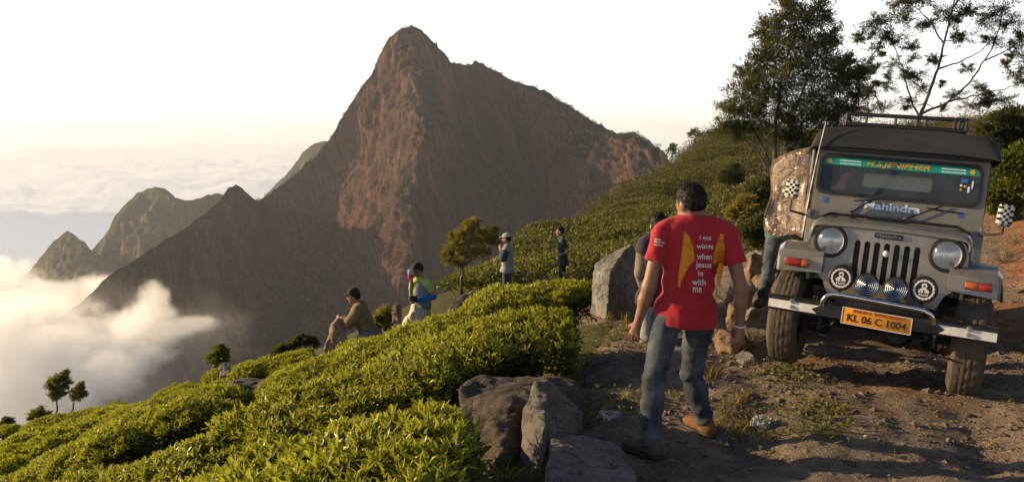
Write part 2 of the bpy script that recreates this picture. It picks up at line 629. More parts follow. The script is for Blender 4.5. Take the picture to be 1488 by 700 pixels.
M1_RIDGE = [(85, 462), (95, 455), (120, 438), (160, 400), (200, 375), (240, 350), (290, 318), (320, 290), (332, 275), (343, 268), (352, 273), (362, 286), (376, 292), (400, 275), (430, 252), (460, 226), (480, 200),
            (500, 165), (520, 135), (540, 105), (553, 77), (565, 56), (580, 43), (597, 37), (612, 43), (630, 60), (645, 75), (655, 90), (680, 96), (692, 91), (712, 98), (735, 112),
            (760, 122), (790, 133), (820, 150), (850, 168), (880, 187), (896, 196), (920, 194), (945, 205), (965, 224), (985, 245), (1010, 275), (1040, 310), (1080, 350)]
M1_D = [(85, 462, 385), (160, 400, 425), (240, 350, 485), (340, 268, 600), (376, 292, 680), (430, 252, 720), (480, 200, 725), (540, 105, 715), (597, 37, 690), (655, 90, 690), (692, 91, 695), (760, 122, 690),
        (820, 150, 650), (896, 196, 590), (965, 224, 500), (1080, 350, 420),
        (85, 620, 350), (200, 520, 425), (330, 430, 575), (330, 600, 480), (430, 400, 690), (480, 330, 700), (520, 240, 700), (570, 150, 672), (615, 110, 640), (632, 200, 575), (618, 320, 528), (606, 430, 490), (560, 560, 450),
        (470, 500, 590), (400, 560, 490), (660, 180, 668), (690, 280, 705), (700, 380, 690), (690, 480, 640), (740, 200, 705), (770, 280, 700), (760, 380, 670), (830, 230, 600), (880, 260, 540), (850, 330, 545), (800, 400, 560),
        (930, 270, 480), (960, 330, 440), (900, 420, 470), (1000, 420, 410), (780, 520, 520), (640, 580, 480)]
M1_FRONT, M1_ALL = relief('mountain', M1_RIDGE, M1_D, MAT_MTN, [(85, 640), (300, 660), (1080, 640)], 700, 300, 7.5, 3)

M2_RIDGE = [(100, 400), (130, 366), (150, 345), (170, 312), (185, 292), (200, 280), (215, 272), (228, 273), (240, 281), (262, 290), (280, 291), (300, 284), (315, 280), (340, 290), (380, 320), (430, 360)]
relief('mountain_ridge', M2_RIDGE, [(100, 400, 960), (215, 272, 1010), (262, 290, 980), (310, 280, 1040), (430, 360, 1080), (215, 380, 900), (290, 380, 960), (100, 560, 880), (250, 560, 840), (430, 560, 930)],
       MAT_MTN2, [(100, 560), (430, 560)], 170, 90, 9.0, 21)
M3_RIDGE = [(0, 440), (20, 418), (45, 390), (70, 358), (85, 344), (99, 334), (110, 342), (125, 358), (140, 372), (165, 392), (200, 425), (240, 460)]
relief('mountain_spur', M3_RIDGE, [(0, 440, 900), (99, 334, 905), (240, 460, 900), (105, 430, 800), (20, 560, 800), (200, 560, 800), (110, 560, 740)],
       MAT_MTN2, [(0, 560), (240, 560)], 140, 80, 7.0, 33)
M4_RIDGE = [(370, 300), (390, 280), (400, 268), (415, 255), (428, 238), (440, 222), (455, 211), (472, 205), (490, 208), (520, 225), (560, 260), (600, 300)]
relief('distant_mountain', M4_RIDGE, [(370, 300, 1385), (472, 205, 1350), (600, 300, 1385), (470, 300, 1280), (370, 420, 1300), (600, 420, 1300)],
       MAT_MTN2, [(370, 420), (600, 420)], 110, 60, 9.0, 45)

# valley ground far below, under the cloud
MAT_VAL = simple('valley_forest', (0.035, 0.045, 0.02), (0.06, 0.06, 0.03), 0.02, 0.95)
vx, vy = np.meshgrid(np.linspace(-930, 730, 60), np.linspace(-50, 1430, 40))
vz = -470 + 25 * fbm(np.stack([vx, vy, vx * 0], -1) * 0.006, 4, 71)
tag(link('valley_ground', mesh_np('valley_ground', np.stack([vx, vy, vz], -1).reshape(-1, 3), grid_faces(40, 60), [MAT_VAL])), kind='structure')

# ------------------------------------------------------------------ cloud sea, far clouds, haze, cloud in the valley
t = NT('cloud_white')
p = t.princ((0.93, 0.93, 0.93), 1.0, 0, None, 0.0)
trl = t.new('ShaderNodeBsdfTranslucent')
trl.inputs['Color'].default_value = (0.95, 0.95, 0.95, 1)
ms = t.new('ShaderNodeMixShader')
ms.inputs[0].default_value = 0.5
t.l.new(p, ms.inputs[1])
t.l.new(trl.outputs[0], ms.inputs[2])
MAT_CLOUD = t.done(ms.outputs[0])
rr = np.concatenate([[2260, 2265, 2275, 2300], np.geomspace(2330, 45000, 150)])
aa = np.radians(np.concatenate([np.arange(-180, -40, 1.0), np.arange(-40, 40, 0.1), np.arange(40, 181, 1.0)]))
Rr, Aa = np.meshgrid(rr, aa, indexing='ij')
cxx, cyy = Rr * np.sin(Aa), Rr * np.cos(Aa)
Pc = np.stack([cxx, cyy, cxx * 0], -1)
ch = -235 + 40 * fbm(Pc * 0.0011, 3, 81) + 20 * np.abs(fbm(Pc * 0.0034, 5, 85))
ch = ch + np.clip((Rr - 5000) / 20000, 0, 1) * (330 * np.maximum(fbm(Pc * 0.00030, 5, 90, 0.6) + 0.4, 0) + 120 * np.abs(fbm(Pc * 0.0011, 4, 94)))
edge = np.clip((Rr - 2260) / 240, 0, 1) ** 0.5
ch = -520 + (ch + 520) * edge
tag(link('cloud_sea', mesh_np('cloud_sea', np.stack([cxx, cyy, ch], -1).reshape(-1, 3), grid_faces(len(rr), len(aa)), [MAT_CLOUD])), 'soft white sea of cloud out to the horizon', 'cloud', kind='stuff')

# a bank of bright mist lies over the far cloud deck and softens the horizon
bm = bmesh.new()
bmesh.ops.create_cube(bm, size=1.0)
bmesh.ops.scale(bm, vec=(60000, 32000, 560), verts=bm.verts)
bmesh.ops.translate(bm, vec=(0, 2600 + 16000, 10), verts=bm.verts)
me = bpy.data.meshes.new('horizon_mist')
bm.to_mesh(me)
bm.free()
t = NT('mist_droplets')
pv = t.new('ShaderNodeVolumePrincipled')
pv.inputs['Color'].default_value = (0.93, 0.965, 1.0, 1)
pv.inputs['Density'].default_value = 0.00012
pv.inputs['Anisotropy'].default_value = 0.2
t.l.new(pv.outputs[0], t.out.inputs['Volume'])
me.materials.append(t.m)
tag(link('horizon_mist', me), 'bright mist softening the far cloud horizon', 'mist', kind='stuff')

# haze: one closed box of even thin air
bm = bmesh.new()
bmesh.ops.create_cube(bm, size=1.0)
bmesh.ops.scale(bm, vec=(1700, 1500, 635), verts=bm.verts)
bmesh.ops.translate(bm, vec=(-100, 690, -515 + 317.5), verts=bm.verts)
me = bpy.data.meshes.new('haze')
bm.to_mesh(me)
bm.free()
t = NT('haze_air')
pv = t.new('ShaderNodeVolumePrincipled')
pv.inputs['Color'].default_value = (0.86, 0.91, 1.0, 1)
pv.inputs['Density'].default_value = 0.00014
pv.inputs['Anisotropy'].default_value = 0.35
t.l.new(pv.outputs[0], t.out.inputs['Volume'])
me.materials.append(t.m)
tag(link('haze', me), 'thin warm haze filling the valley air', 'haze', kind='stuff')

# cloud drifting up out of the valley: soft billows of water droplets
PUFFS = [((214, 462, 330), (11, 24, 10)), ((224, 438, 330), (5.5, 14, 10)), ((258, 478, 330), (14, 22, 6)), ((120, 498, 330), (32, 40, 13)), ((0, 486, 340), (44, 46, 19)), ((-30, 565, 320), (42, 50, 24)), ((175, 512, 320), (24, 34, 10)), ((70, 565, 320), (36, 40, 13))]
FARPUFFS = [((40, 442, 700), (95, 70, 24)), ((150, 455, 690), (60, 60, 20)), ((-60, 430, 720), (90, 70, 34))]


def cloud_volume(name, label, puffs, dens, nscale, step, aniso=0.45, thin=(), thin_dens=0.0):
    t = NT(name + '_droplets')
    pos = t.tc.outputs['Object']
    warp = t.new('ShaderNodeTexNoise')
    t.set(warp, Vector=pos, Scale=nscale, Detail=9.0, Roughness=0.66)
    dv = t.new('ShaderNodeVectorMath', operation='SUBTRACT')
    t.l.new(warp.outputs['Color'], dv.inputs[0])
    dv.inputs[1].default_value = (0.5, 0.5, 0.5)
    lo, hi = np.full(3, 1e9), np.full(3, -1e9)
    best = best_thin = None
    for n_p, (pp, r) in enumerate(list(puffs) + list(thin)):
        c = at(*pp)
        r = np.array(r, float)
        lo = np.minimum(lo, c - r * 1.25)
        hi = np.maximum(hi, c + r * 1.25)
        a = t.new('ShaderNodeVectorMath', operation='SUBTRACT')
        t.l.new(pos, a.inputs[0])
        a.inputs[1].default_value = tuple(c)
        b = t.new('ShaderNodeVectorMath', operation='DIVIDE')
        t.l.new(a.outputs[0], b.inputs[0])
        b.inputs[1].default_value = tuple(r)
        w = t.new('ShaderNodeVectorMath', operation='MULTIPLY_ADD')
        t.l.new(dv.outputs[0], w.inputs[0])
        w.inputs[1].default_value = (2.6, 2.6, 2.6)
        t.l.new(b.outputs[0], w.inputs[2])
        ln = t.new('ShaderNodeVectorMath', operation='LENGTH')
        t.l.new(w.outputs[0], ln.inputs[0])
        v = t.math('SUBTRACT', 1.0, ln.outputs['Value'])
        if n_p < len(puffs):
            best = v if best is None else t.math('MAXIMUM', best, v)
        else:
            best_thin = v if best_thin is None else t.math('MAXIMUM', best_thin, v)
    d = t.math('MULTIPLY', t.ramp(best, 0.0, 0.5), dens)
    if best_thin is not None:
        d = t.math('ADD', d, t.math('MULTIPLY', t.ramp(best_thin, -0.1, 0.7), thin_dens))
    pv = t.new('ShaderNodeVolumePrincipled')
    pv.inputs['Color'].default_value = (0.995, 0.995, 0.995, 1)
    pv.inputs['Anisotropy'].default_value = aniso
    t.l.new(d, pv.inputs['Density'])
    t.l.new(pv.outputs[0], t.out.inputs['Volume'])
    bm = bmesh.new()
    bmesh.ops.create_cube(bm, size=1.0)
    bmesh.ops.scale(bm, vec=tuple(hi - lo), verts=bm.verts)
    bmesh.ops.translate(bm, vec=tuple((hi + lo) / 2), verts=bm.verts)
    me = bpy.data.meshes.new(name)
    bm.to_mesh(me)
    bm.free()
    me.materials.append(t.m)
    o = link(name, me)
    tag(o, label, 'cloud', kind='stuff')
    return o


cloud_volume('valley_cloud', 'glowing cream cloud billowing up the valley below the tea slope', PUFFS, 0.075, 0.045, 4.0, 0.4, [((60, 500, 345), (75, 60, 30)), ((230, 510, 340), (42, 55, 22)), ((120, 580, 335), (70, 50, 20)), ((285, 475, 340), (24, 36, 12))], 0.0038)
cloud_volume('far_valley_cloud', 'pale cloud pooled round the foot of the far pyramid spur', FARPUFFS, 0.05, 0.02, 8.0)
cy.volume_step_rate = 0.6
cy.volume_max_steps = 512

# ================================================================== GEOMETRY KITS
def surface_nets(S, origin, h):
    """closed surface where the sampled field S changes sign"""
    S = np.where(S == 0, 1e-9, S)
    nx, ny, nz = S.shape
    C = (nx - 1, ny - 1, nz - 1)
    ncell = C[0] * C[1] * C[2]
    acc = np.zeros((ncell, 3))
    cnt = np.zeros(ncell)
    quads = []
    shp = np.array(S.shape)
    edges = []
    for ax in range(3):
        sl0 = [slice(None)] * 3
        sl1 = [slice(None)] * 3
        sl0[ax] = slice(0, -1)
        sl1[ax] = slice(1, None)
        a, b = S[tuple(sl0)], S[tuple(sl1)]
        idx = np.argwhere((a < 0) != (b < 0))
        if not len(idx):
            edges.append(None)
            continue
        av, bv = a[tuple(idx.T)], b[tuple(idx.T)]
        tt = av / (av - bv)
        pos = idx.astype(float)
        pos[:, ax] += tt
        o1, o2 = [k for k in range(3) if k != ax]
        for d1 in (0, 1):
            for d2 in (0, 1):
                c = idx.copy()
                c[:, o1] -= d1
                c[:, o2] -= d2
                ok = np.all((c >= 0) & (c < np.array(C)), 1)
                lin = (c[ok, 0] * C[1] + c[ok, 1]) * C[2] + c[ok, 2]
                cnt += np.bincount(lin, minlength=ncell)
                for k in range(3):
                    acc[:, k] += np.bincount(lin, weights=pos[ok, k], minlength=ncell)
        edges.append((idx, av < 0, o1, o2))
    used = np.nonzero(cnt)[0]
    vid = np.full(ncell, -1)
    vid[used] = np.arange(len(used))
    Vv = acc[used] / cnt[used][:, None] * h + np.asarray(origin)
    for ax in range(3):
        if edges[ax] is None:
            continue
        idx, neg, o1, o2 = edges[ax]
        ok = (idx[:, o1] >= 1) & (idx[:, o2] >= 1) & (idx[:, o1] < shp[o1] - 1) & (idx[:, o2] < shp[o2] - 1)
        idx, neg = idx[ok], neg[ok]
        q = []
        for d1, d2 in ((1, 1), (0, 1), (0, 0), (1, 0)):
            c = idx.copy()
            c[:, o1] -= d1
            c[:, o2] -= d2
            q.append(vid[(c[:, 0] * C[1] + c[:, 1]) * C[2] + c[:, 2]])
        q = np.stack(q, 1)
        flip = neg if ax != 1 else ~neg
        q[~flip] = q[~flip][:, ::-1]
        quads.append(q)
    return Vv, (np.concatenate(quads) if quads else np.zeros((0, 4), int))


def sample_field(f, lo, hi, h):
    lo, hi = np.asarray(lo, float) - 2 * h, np.asarray(hi, float) + 2 * h
    n = np.maximum(np.ceil((hi - lo) / h).astype(int) + 1, 4)
    C = 4
    nc = (n - 2) // C + 2
    Xc = np.meshgrid(*[lo[k] + h * C * np.arange(nc[k]) for k in range(3)], indexing='ij')
    Dc = f(np.stack(Xc, -1).reshape(-1, 3)).reshape(tuple(nc))
    # only sample finely close to the surface
    nearc = np.abs(Dc) < h * C * 1.9
    S = np.repeat(np.repeat(np.repeat(Dc, C, 0), C, 1), C, 2)
    M_ = np.repeat(np.repeat(np.repeat(nearc, C, 0), C, 1), C, 2)
    off = C // 2
    S = np.pad(S, ((0, off),) * 3, mode='edge')[off:off + n[0], off:off + n[1], off:off + n[2]].copy()
    M_ = np.pad(M_, ((0, off),) * 3, mode='edge')[off:off + n[0], off:off + n[1], off:off + n[2]]
    idx = np.argwhere(M_)
    if len(idx):
        S[tuple(idx.T)] = f(lo + h * idx)
    return surface_nets(S, lo, h)


def tube_np(pts, radii, n=7, cap=True):
    """tapered tube along points"""
    pts = np.asarray(pts, float)
    radii = np.asarray(radii, float)
    m = len(pts)
    tg = np.gradient(pts, axis=0)
    tg /= np.linalg.norm(tg, axis=1, keepdims=True) + 1e-12
    ref = np.array([0.13, 0.22, 1.0]) if abs(tg[0, 2]) < 0.9 else np.array([1.0, 0.1, 0.05])
    V = []
    u = np.cross(tg[0], ref)
    u /= np.linalg.norm(u)
    an = np.linspace(0, 2 * math.pi, n, endpoint=False)
    for k in range(m):
        u = u - tg[k] * (u @ tg[k])
        u /= np.linalg.norm(u) + 1e-12
        w = np.cross(tg[k], u)
        V.append(pts[k] + radii[k] * (np.cos(an)[:, None] * u + np.sin(an)[:, None] * w))
    V = np.concatenate(V)
    i = np.arange(m * n).reshape(m, n)
    j = np.roll(i, -1, axis=1)
    F = np.stack([i[:-1], j[:-1], j[1:], i[1:]], -1).reshape(-1, 4)
    if cap:
        V = np.concatenate([V, pts[:1], pts[-1:]])
        a, b = m * n, m * n + 1
        T = np.concatenate([np.stack([j[0], i[0], np.full(n, a)], 1), np.stack([i[-1], j[-1], np.full(n, b)], 1)])
        return V, F, T
    return V, F, np.zeros((0, 3), int)


class Acc:
    """collects vertices, quads and triangles into one mesh"""
    def __init__(self):
        self.V, self.Q, self.T, self.c, self.tint = [], [], [], 0, []

    def add(self, V, Q=None, T=None, tint=None):
        self.V.append(V)
        if Q is not None and len(Q):
            self.Q.append(np.asarray(Q) + self.c)
        if T is not None and len(T):
            self.T.append(np.asarray(T) + self.c)
        self.tint.append(np.full(len(V), 0.5) if tint is None else np.asarray(tint))
        self.c += len(V)
        return self

    def tube(self, pts, radii, n=7):
        if np.isscalar(radii):
            radii = [radii] * len(pts)
        return self.add(*tube_np(pts, radii, n))

    def mesh(self, name, mats, smooth=True, off=None):
        V = np.concatenate(self.V)
        if off is not None:
            V = V - np.asarray(off)
        F = ([np.concatenate(self.Q)] if self.Q else []) + ([np.concatenate(self.T)] if self.T else [])
        return mesh_np(name, V, F, mats if isinstance(mats, (list, tuple)) else [mats], smooth=smooth, tint=np.concatenate(self.tint))


def unit(a):
    return a / (np.linalg.norm(a, axis=-1, keepdims=True) + 1e-12)


def simple_leaves(pos, axis, length, width, rng, fold=0.15):
    n = len(pos)
    side = unit(np.cross(axis, rng.normal(size=(n, 3))))
    nr = np.cross(axis, side)
    L, Wd = length[:, None], width[:, None]
    V = np.stack([pos, pos + axis * L * 0.5 + side * Wd * 0.5, pos + axis * L - nr * L * fold, pos + axis * L * 0.5 - side * Wd * 0.5], 1).reshape(-1, 3)
    return V, np.arange(n * 4).reshape(n, 4)


def tea_leaves(pos, axis, normal, length, width, rng, droop=0.25):
    """pointed oval blades with a folded midrib and a drooping tip"""
    n = len(pos)
    side = unit(np.cross(axis, normal))
    nr = unit(np.cross(side, axis))
    L, Wd = length[:, None], width[:, None]
    dr = droop * rng.uniform(0.2, 1.6, size=(n, 1))
    cup = rng.uniform(0.10, 0.32, size=(n, 1))
    p = lambda s, w, c: pos + axis * L * s + side * Wd * w + nr * (Wd * c - L * dr * s * s)
    V = np.stack([p(0, 0, 0), p(.35, -.46, cup), p(.33, 0, 0), p(.35, .46, cup), p(.70, -.40, cup), p(.68, 0, 0), p(.70, .40, cup), p(1, 0, 0)], 1).reshape(-1, 3)
    b = (np.arange(n) * 8)[:, None]
    Q = np.concatenate([b + np.array([[1, 4, 5, 2]]), b + np.array([[2, 5, 6, 3]])])
    T = np.concatenate([b + np.array([[0, 1, 2]]), b + np.array([[0, 2, 3]]), b + np.array([[4, 7, 5]]), b + np.array([[5, 7, 6]])])
    return V, Q, T


# ================================================================== ROCKS
def rock_mat(name, a, b, c, moss=None, scale=1.0):
    t = NT(name)
    n1 = t.noise(2.2 * scale, 7, 0.62)
    n2 = t.noise(13 * scale, 10, 0.74)
    n3 = t.noise(75 * scale, 6, 0.75)
    col = t.mix(t.ramp(n1, 0.38, 0.60), a, b)
    col = t.mix(t.ramp(n2, 0.50, 0.64, 0, 0.9), col, c)
    col = t.mix(t.ramp(n3, 0.57, 0.68, 0, 0.7), col, (0.36, 0.33, 0.29))
    lich = t.noise(7 * scale, 9, 0.72)
    col = t.mix(t.ramp(lich, 0.60, 0.66, 0, 0.6), col, (0.33, 0.32, 0.27))
    if moss:
        col = t.mix(t.ramp(t.noise(3.1 * scale, 6, 0.6), 0.52, 0.62, 0, 0.8), col, moss)
    vor = t.new('ShaderNodeTexVoronoi', feature='DISTANCE_TO_EDGE')
    t.l.new(t.tc.outputs['Object'], vor.inputs['Vector'])
    vor.inputs['Scale'].default_value = 2.6 * scale
    wv_ = t.new('ShaderNodeVectorMath', operation='MULTIPLY_ADD')
    wn_ = t.new('ShaderNodeTexNoise')
    t.l.new(t.tc.outputs['Object'], wn_.inputs['Vector'])
    wn_.inputs['Scale'].default_value = 3.0 * scale
    wn_.inputs['Detail'].default_value = 6
    t.l.new(wn_.outputs['Color'], wv_.inputs[0])
    wv_.inputs[1].default_value = (0.5 / scale,) * 3
    t.l.new(t.tc.outputs['Object'], wv_.inputs[2])
    t.l.new(wv_.outputs[0], vor.inputs['Vector'])
    crack = t.ramp(vor.outputs['Distance'], 0.0, 0.018)
    col = t.mix(t.ramp(crack, 0.0, 0.6, 0.55, 0.0), col, tuple(0.45 * v for v in c))
    h = t.math('ADD', t.math('ADD', n2, t.math('MULTIPLY', n3, 0.4)), t.math('MULTIPLY', crack, 0.45))
    return t.done(t.princ(col, 0.9, 0, t.bump(h, 1.0, 0.05 / scale ** 0.3), 0.25))


MAT_ROCK = rock_mat('grey_granite', (0.18, 0.168, 0.152), (0.30, 0.28, 0.25), (0.09, 0.08, 0.07))
MAT_ROCK_RED = rock_mat('red_brown_rock', (0.080, 0.064, 0.054), (0.145, 0.115, 0.095), (0.20, 0.175, 0.15))
MAT_ROCK_MOSS = rock_mat('mossy_rock', (0.09, 0.072, 0.056), (0.14, 0.115, 0.09), (0.06, 0.05, 0.04), (0.07, 0.075, 0.025))
MAT_ROCK_TAN = rock_mat('tan_rock', (0.24, 0.155, 0.095), (0.34, 0.23, 0.15), (0.15, 0.10, 0.07))


def hull_planes(pts):
    bm = bmesh.new()
    for p in pts:
        bm.verts.new(V3(p))
    bmesh.ops.convex_hull(bm, input=bm.verts)
    bm.normal_update()
    c = np.mean(np.asarray(pts, float), 0)
    pl = []
    for f in bm.faces:
        n = np.array(f.normal)
        o = np.array(f.verts[0].co)
        if (c - o) @ n > 0:
            n = -n
        pl.append((n, n @ o))
    bm.free()
    return pl


def rock_from(name, pts, mat, label, h=0.02, rough=0.02, seed=0, round_=0.02, cat='rock', group=None, parent=None):
    pts = np.asarray(pts, float)
    c = pts.mean(0)
    q = pts - c
    pl = hull_planes(q)
    Nn = np.array([a for a, b in pl])
    Dd = np.array([b for a, b in pl])
    # chipped corners and split faces
    rgc = np.random.default_rng(seed + 900)
    ch_ = unit(rgc.normal(size=(9, 3)))
    sup = np.array([(q @ c_).max() for c_ in ch_]) * rgc.uniform(0.90, 0.985, 9)
    Nn = np.concatenate([Nn, ch_])
    Dd = np.concatenate([Dd, sup])
    round_ = round_ * 0.12

    def f(P):
        v = P @ Nn.T - Dd[None]
        k = round_
        m = v.max(1)
        d = m + k * np.log(np.exp((v - m[:, None]) / k).sum(1)) 
        near = np.abs(d) < 4 * rough + 4 * h
        nd = np.zeros(len(P))
        Pn = P[near] + c
        nd[near] = rough * (1.1 * fbm(Pn * (0.16 / max(rough, .004)) * 0.5, 3, seed) + 0.9 * np.abs(fbm(Pn * (0.16 / max(rough, .004)) * 1.1, 2, seed + 7)) + 0.35 * fbm(Pn * 22, 3, seed + 3) + 0.4 * np.abs(fbm(Pn * np.array([30, 30, 9]), 2, seed + 4)))
        return d + nd
    V, Q = sample_field(f, q.min(0) - rough, q.max(0) + rough, h)
    me = mesh_np(name, V, Q, [mat])
    me.set_sharp_from_angle(angle=RAD(24))
    o = link(name, me, parent, c)
    if label:
        tag(o, label, cat, group)
    return o


def px_pts(*L):
    return [at(*p) for p in L]


# boulder behind the walkers, its left face in the sun
rock_from('boulder', px_pts((862, 384, 9.0), (886, 396, 8.4), (881, 464, 8.35), (857, 458, 9.0), (933, 388, 9.5), (938, 478, 9.2), (916, 350, 9.2), (884, 370, 9.4),
          (930, 384, 10.0), (936, 474, 10.0), (866, 455, 10.0)), MAT_ROCK, 'big pointed grey boulder behind the walkers with sunlit left face', 0.02, 0.014, 3)
# group of rocks at the edge of the track in front
rock_from('boulder', px_pts((664, 566, 5.35), (692, 544, 5.6), (800, 546, 5.65), (846, 560, 5.6), (860, 640, 5.35), (668, 665, 5.0), (760, 690, 4.95), (855, 700, 5.2), (745, 585, 5.1),
          (690, 550, 6.2), (835, 552, 6.3), (690, 640, 6.2), (855, 640, 6.2)), MAT_ROCK_RED, 'wide dark reddish boulder below the tea bush by the path', 0.019, 0.016, 8)
rock_from('boulder', px_pts((758, 592, 4.78), (776, 554, 4.95), (796, 552, 5.0), (846, 598, 5.25), (856, 650, 5.15), (756, 720, 4.6), (793, 612, 4.52), (790, 740, 4.45), (858, 740, 5.05),
          (800, 554, 5.4), (850, 610, 5.5), (765, 720, 5.4), (850, 730, 5.5)), MAT_ROCK, 'upright grey slab of rock with sunlit left edge beside the path', 0.015, 0.012, 12)
rock_from('boulder', px_pts((800, 622, 4.65), (905, 646, 4.85), (926, 692, 4.3), (790, 684, 4.2), (860, 700, 4.05), (785, 770, 4.1), (925, 770, 4.2), (850, 632, 4.95), (800, 720, 5.0), (920, 750, 5.0)),
          MAT_ROCK, 'low flat-topped grey rock at the bottom edge of the picture', 0.015, 0.010, 15)
rock_from('boulder', px_pts((688, 650, 4.8), (712, 604, 5.0), (752, 598, 5.05), (768, 650, 4.9), (772, 740, 4.7), (686, 740, 4.5), (728, 655, 4.6), (705, 615, 5.3), (765, 720, 5.2), (690, 715, 5.2)),
          MAT_ROCK_MOSS, 'mossy brown rock left of the upright slab', 0.016, 0.014, 18)
rock_from('boulder', px_pts((846, 545, 6.35), (880, 512, 6.9), (930, 508, 7.0), (965, 530, 6.8), (960, 575, 6.2), (855, 585, 6.0), (880, 560, 6.05), (850, 520, 7.3), (950, 515, 7.4), (900, 600, 6.6)),
          MAT_ROCK_RED, 'broad dark flat rock lying across the footpath', 0.022, 0.022, 22)
# rocks out in the tea
rock_from('boulder', px_pts((648, 452, 12.4), (660, 436, 12.6), (685, 421, 12.8), (698, 420, 12.9), (702, 432, 12.7), (690, 455, 12.3), (650, 470, 12.2), (700, 460, 12.8), (670, 432, 13.3), (697, 424, 13.5), (655, 465, 13.2)),
          MAT_ROCK_RED, 'slanting reddish rock below the small windswept tree', 0.03, 0.025, 26)
rock_from('boulder', px_pts((303, 574, 10.2), (330, 556, 10.4), (352, 546, 10.7), (402, 549, 10.9), (400, 562, 10.5), (310, 610, 10.0), (390, 600, 10.3), (350, 551, 11.3), (395, 555, 11.3), (320, 580, 11.0)),
          MAT_ROCK_RED, 'flat brown outcrop in the middle of the tea field', 0.03, 0.025, 29)
rock_from('stone', px_pts((318, 546, 13.5), (319, 527, 13.6), (334, 524, 13.6), (338, 546, 13.4), (321, 528, 13.9), (335, 526, 13.9), (336, 552, 13.9), (320, 552, 13.8)), MAT_ROCK, 'small pale squared stone on the crest of the tea field', 0.02, 0.012, 31)
rock_from('boulder', px_pts((338, 540, 14), (350, 532, 14.1), (392, 517, 14.3), (402, 525, 14.1), (345, 555, 13.8), (398, 550, 14.0), (360, 535, 14.8), (396, 527, 14.9), (370, 552, 14.6)), MAT_ROCK_RED, 'low rust-brown ledge beside the pale stone on the crest', 0.035, 0.02, 34)
rock_from('boulder', px_pts((470, 512, 12.0), (476, 490, 12.1), (484, 466, 12.25), (492, 457, 12.35), (500, 462, 12.35), (503, 480, 12.2), (506, 512, 12.0), (480, 470, 12.7), (500, 466, 12.7), (476, 510, 12.6), (505, 510, 12.6)),
          MAT_ROCK_TAN, 'upright brown rock in front of the stooping hooded man', 0.022, 0.022, 37)
rock_from('boulder', px_pts((515, 492, 12.2), (525, 478, 12.3), (545, 474, 12.5), (556, 482, 12.4), (550, 498, 12.1), (520, 500, 12.0), (530, 476, 12.9), (552, 490, 12.8)),
          MAT_ROCK, 'grey rock beside the stooping hooded man', 0.025, 0.02, 39)
rock_from('boulder', px_pts((569, 470, 13.0), (569, 450, 13.1), (574, 441, 13.15), (580, 441, 13.15), (585, 450, 13.1), (584, 470, 12.95), (572, 444, 13.4), (583, 447, 13.4), (576, 470, 13.4)),
          MAT_ROCK_TAN, 'small tan rock sticking up beside the man in green', 0.018, 0.014, 41)
# broken stones along the raised edge of the track, between the red shirt and the vehicle
EDGE = [(1066, 455, 7.6, 16, 24), (1083, 425, 8.4, 15, 22), (1098, 390, 9.2, 14, 22), (1052, 500, 7.0, 18, 22), (1087, 460, 8.0, 14, 16), (1046, 548, 6.4, 18, 18), (1074, 493, 7.2, 17, 17), (1095, 372, 9.8, 11, 13), (1104, 412, 8.8, 10, 14), (1065, 428, 8.6, 12, 14), (1080, 522, 6.7, 15, 13)]
rg = np.random.default_rng(44)
for k, (px, py, d, rx, ry) in enumerate(sorted(EDGE, key=lambda e: -e[1])):
    s = d / FPX
    c = at(px, py, d)
    pts = [c + np.array([rx * s * 1.15, 0.22, ry * s * 1.15]) * (unit(rg.normal(size=3)) * rg.uniform(0.85, 1.2)) for _ in range(16)]
    rock_from('rubble_stone', pts, (MAT_ROCK_TAN, MAT_ROCK, MAT_ROCK_TAN)[k % 3], ('bottommost', 'second', 'third', 'fourth', 'fifth', 'sixth', 'seventh', 'eighth', 'ninth', 'tenth', 'topmost')[k] + ' broken stone up the raised bank left of the vehicle', 0.016, 0.014, 50 + k, 0.012, 'stone', 'broken stones in the track edge')
# loose stones on the track
MAT_PEB = [rock_mat('loose_stone_a', (0.22, 0.17, 0.125), (0.30, 0.24, 0.18), (0.14, 0.10, 0.075), None, 3), rock_mat('loose_stone_b', (0.17, 0.12, 0.085), (0.24, 0.16, 0.11), (0.11, 0.08, 0.06), None, 3)]
proto = []
for k in range(5):
    pts = [np.array([0.5, 0.42, 0.30]) * unit(rg.normal(size=3)) * rg.uniform(0.75, 1.15) for _ in range(14)]
    q = np.array(pts)
    pl = hull_planes(q)
    Nn = np.array([a for a, b in pl])
    Dd = np.array([b for a, b in pl])
    f = lambda P: np.max(P @ Nn.T - Dd[None], 1) + 0.05 * fbm(P * 3.1, 3, 60 + k)
    V, Q = sample_field(f, q.min(0), q.max(0), 0.085)
    proto.append(mesh_np('loose_stone', V, Q, [MAT_PEB[k % 2]]))
BIG = [(1192, 552, 14), (1208, 573, 9), (1213, 580, 8), (1228, 588, 11), (1200, 596, 8), (1206, 617, 12), (1232, 673, 13), (1278, 639, 7), (1408, 604, 11), (1452, 670, 9), (1465, 686, 9), (1392, 685, 14), (1375, 671, 12), (1108, 662, 9),
       (1150, 653, 9), (1172, 640, 7), (1262, 690, 8), (1170, 538, 8), (1190, 575, 6), (1222, 600, 6), (1240, 612, 5), (1090, 575, 9), (1078, 640, 12), (1062, 648, 14), (1180, 600, 6), (1345, 620, 5), (1320, 575, 5),
       (1440, 560, 8), (1462, 520, 8), (1475, 500, 7), (1455, 470, 7), (1482, 610, 8), (1300, 560, 5), (1235, 650, 6), (1160, 565, 7), (1140, 545, 9), (1115, 530, 10), (880, 640, 8), (895, 615, 6), (870, 610, 7), (1470, 440, 9), (1484, 425, 10), (1100, 600, 8), (1028, 665, 8), (1195, 635, 5), (1130, 590, 9), (1000, 690, 7)]

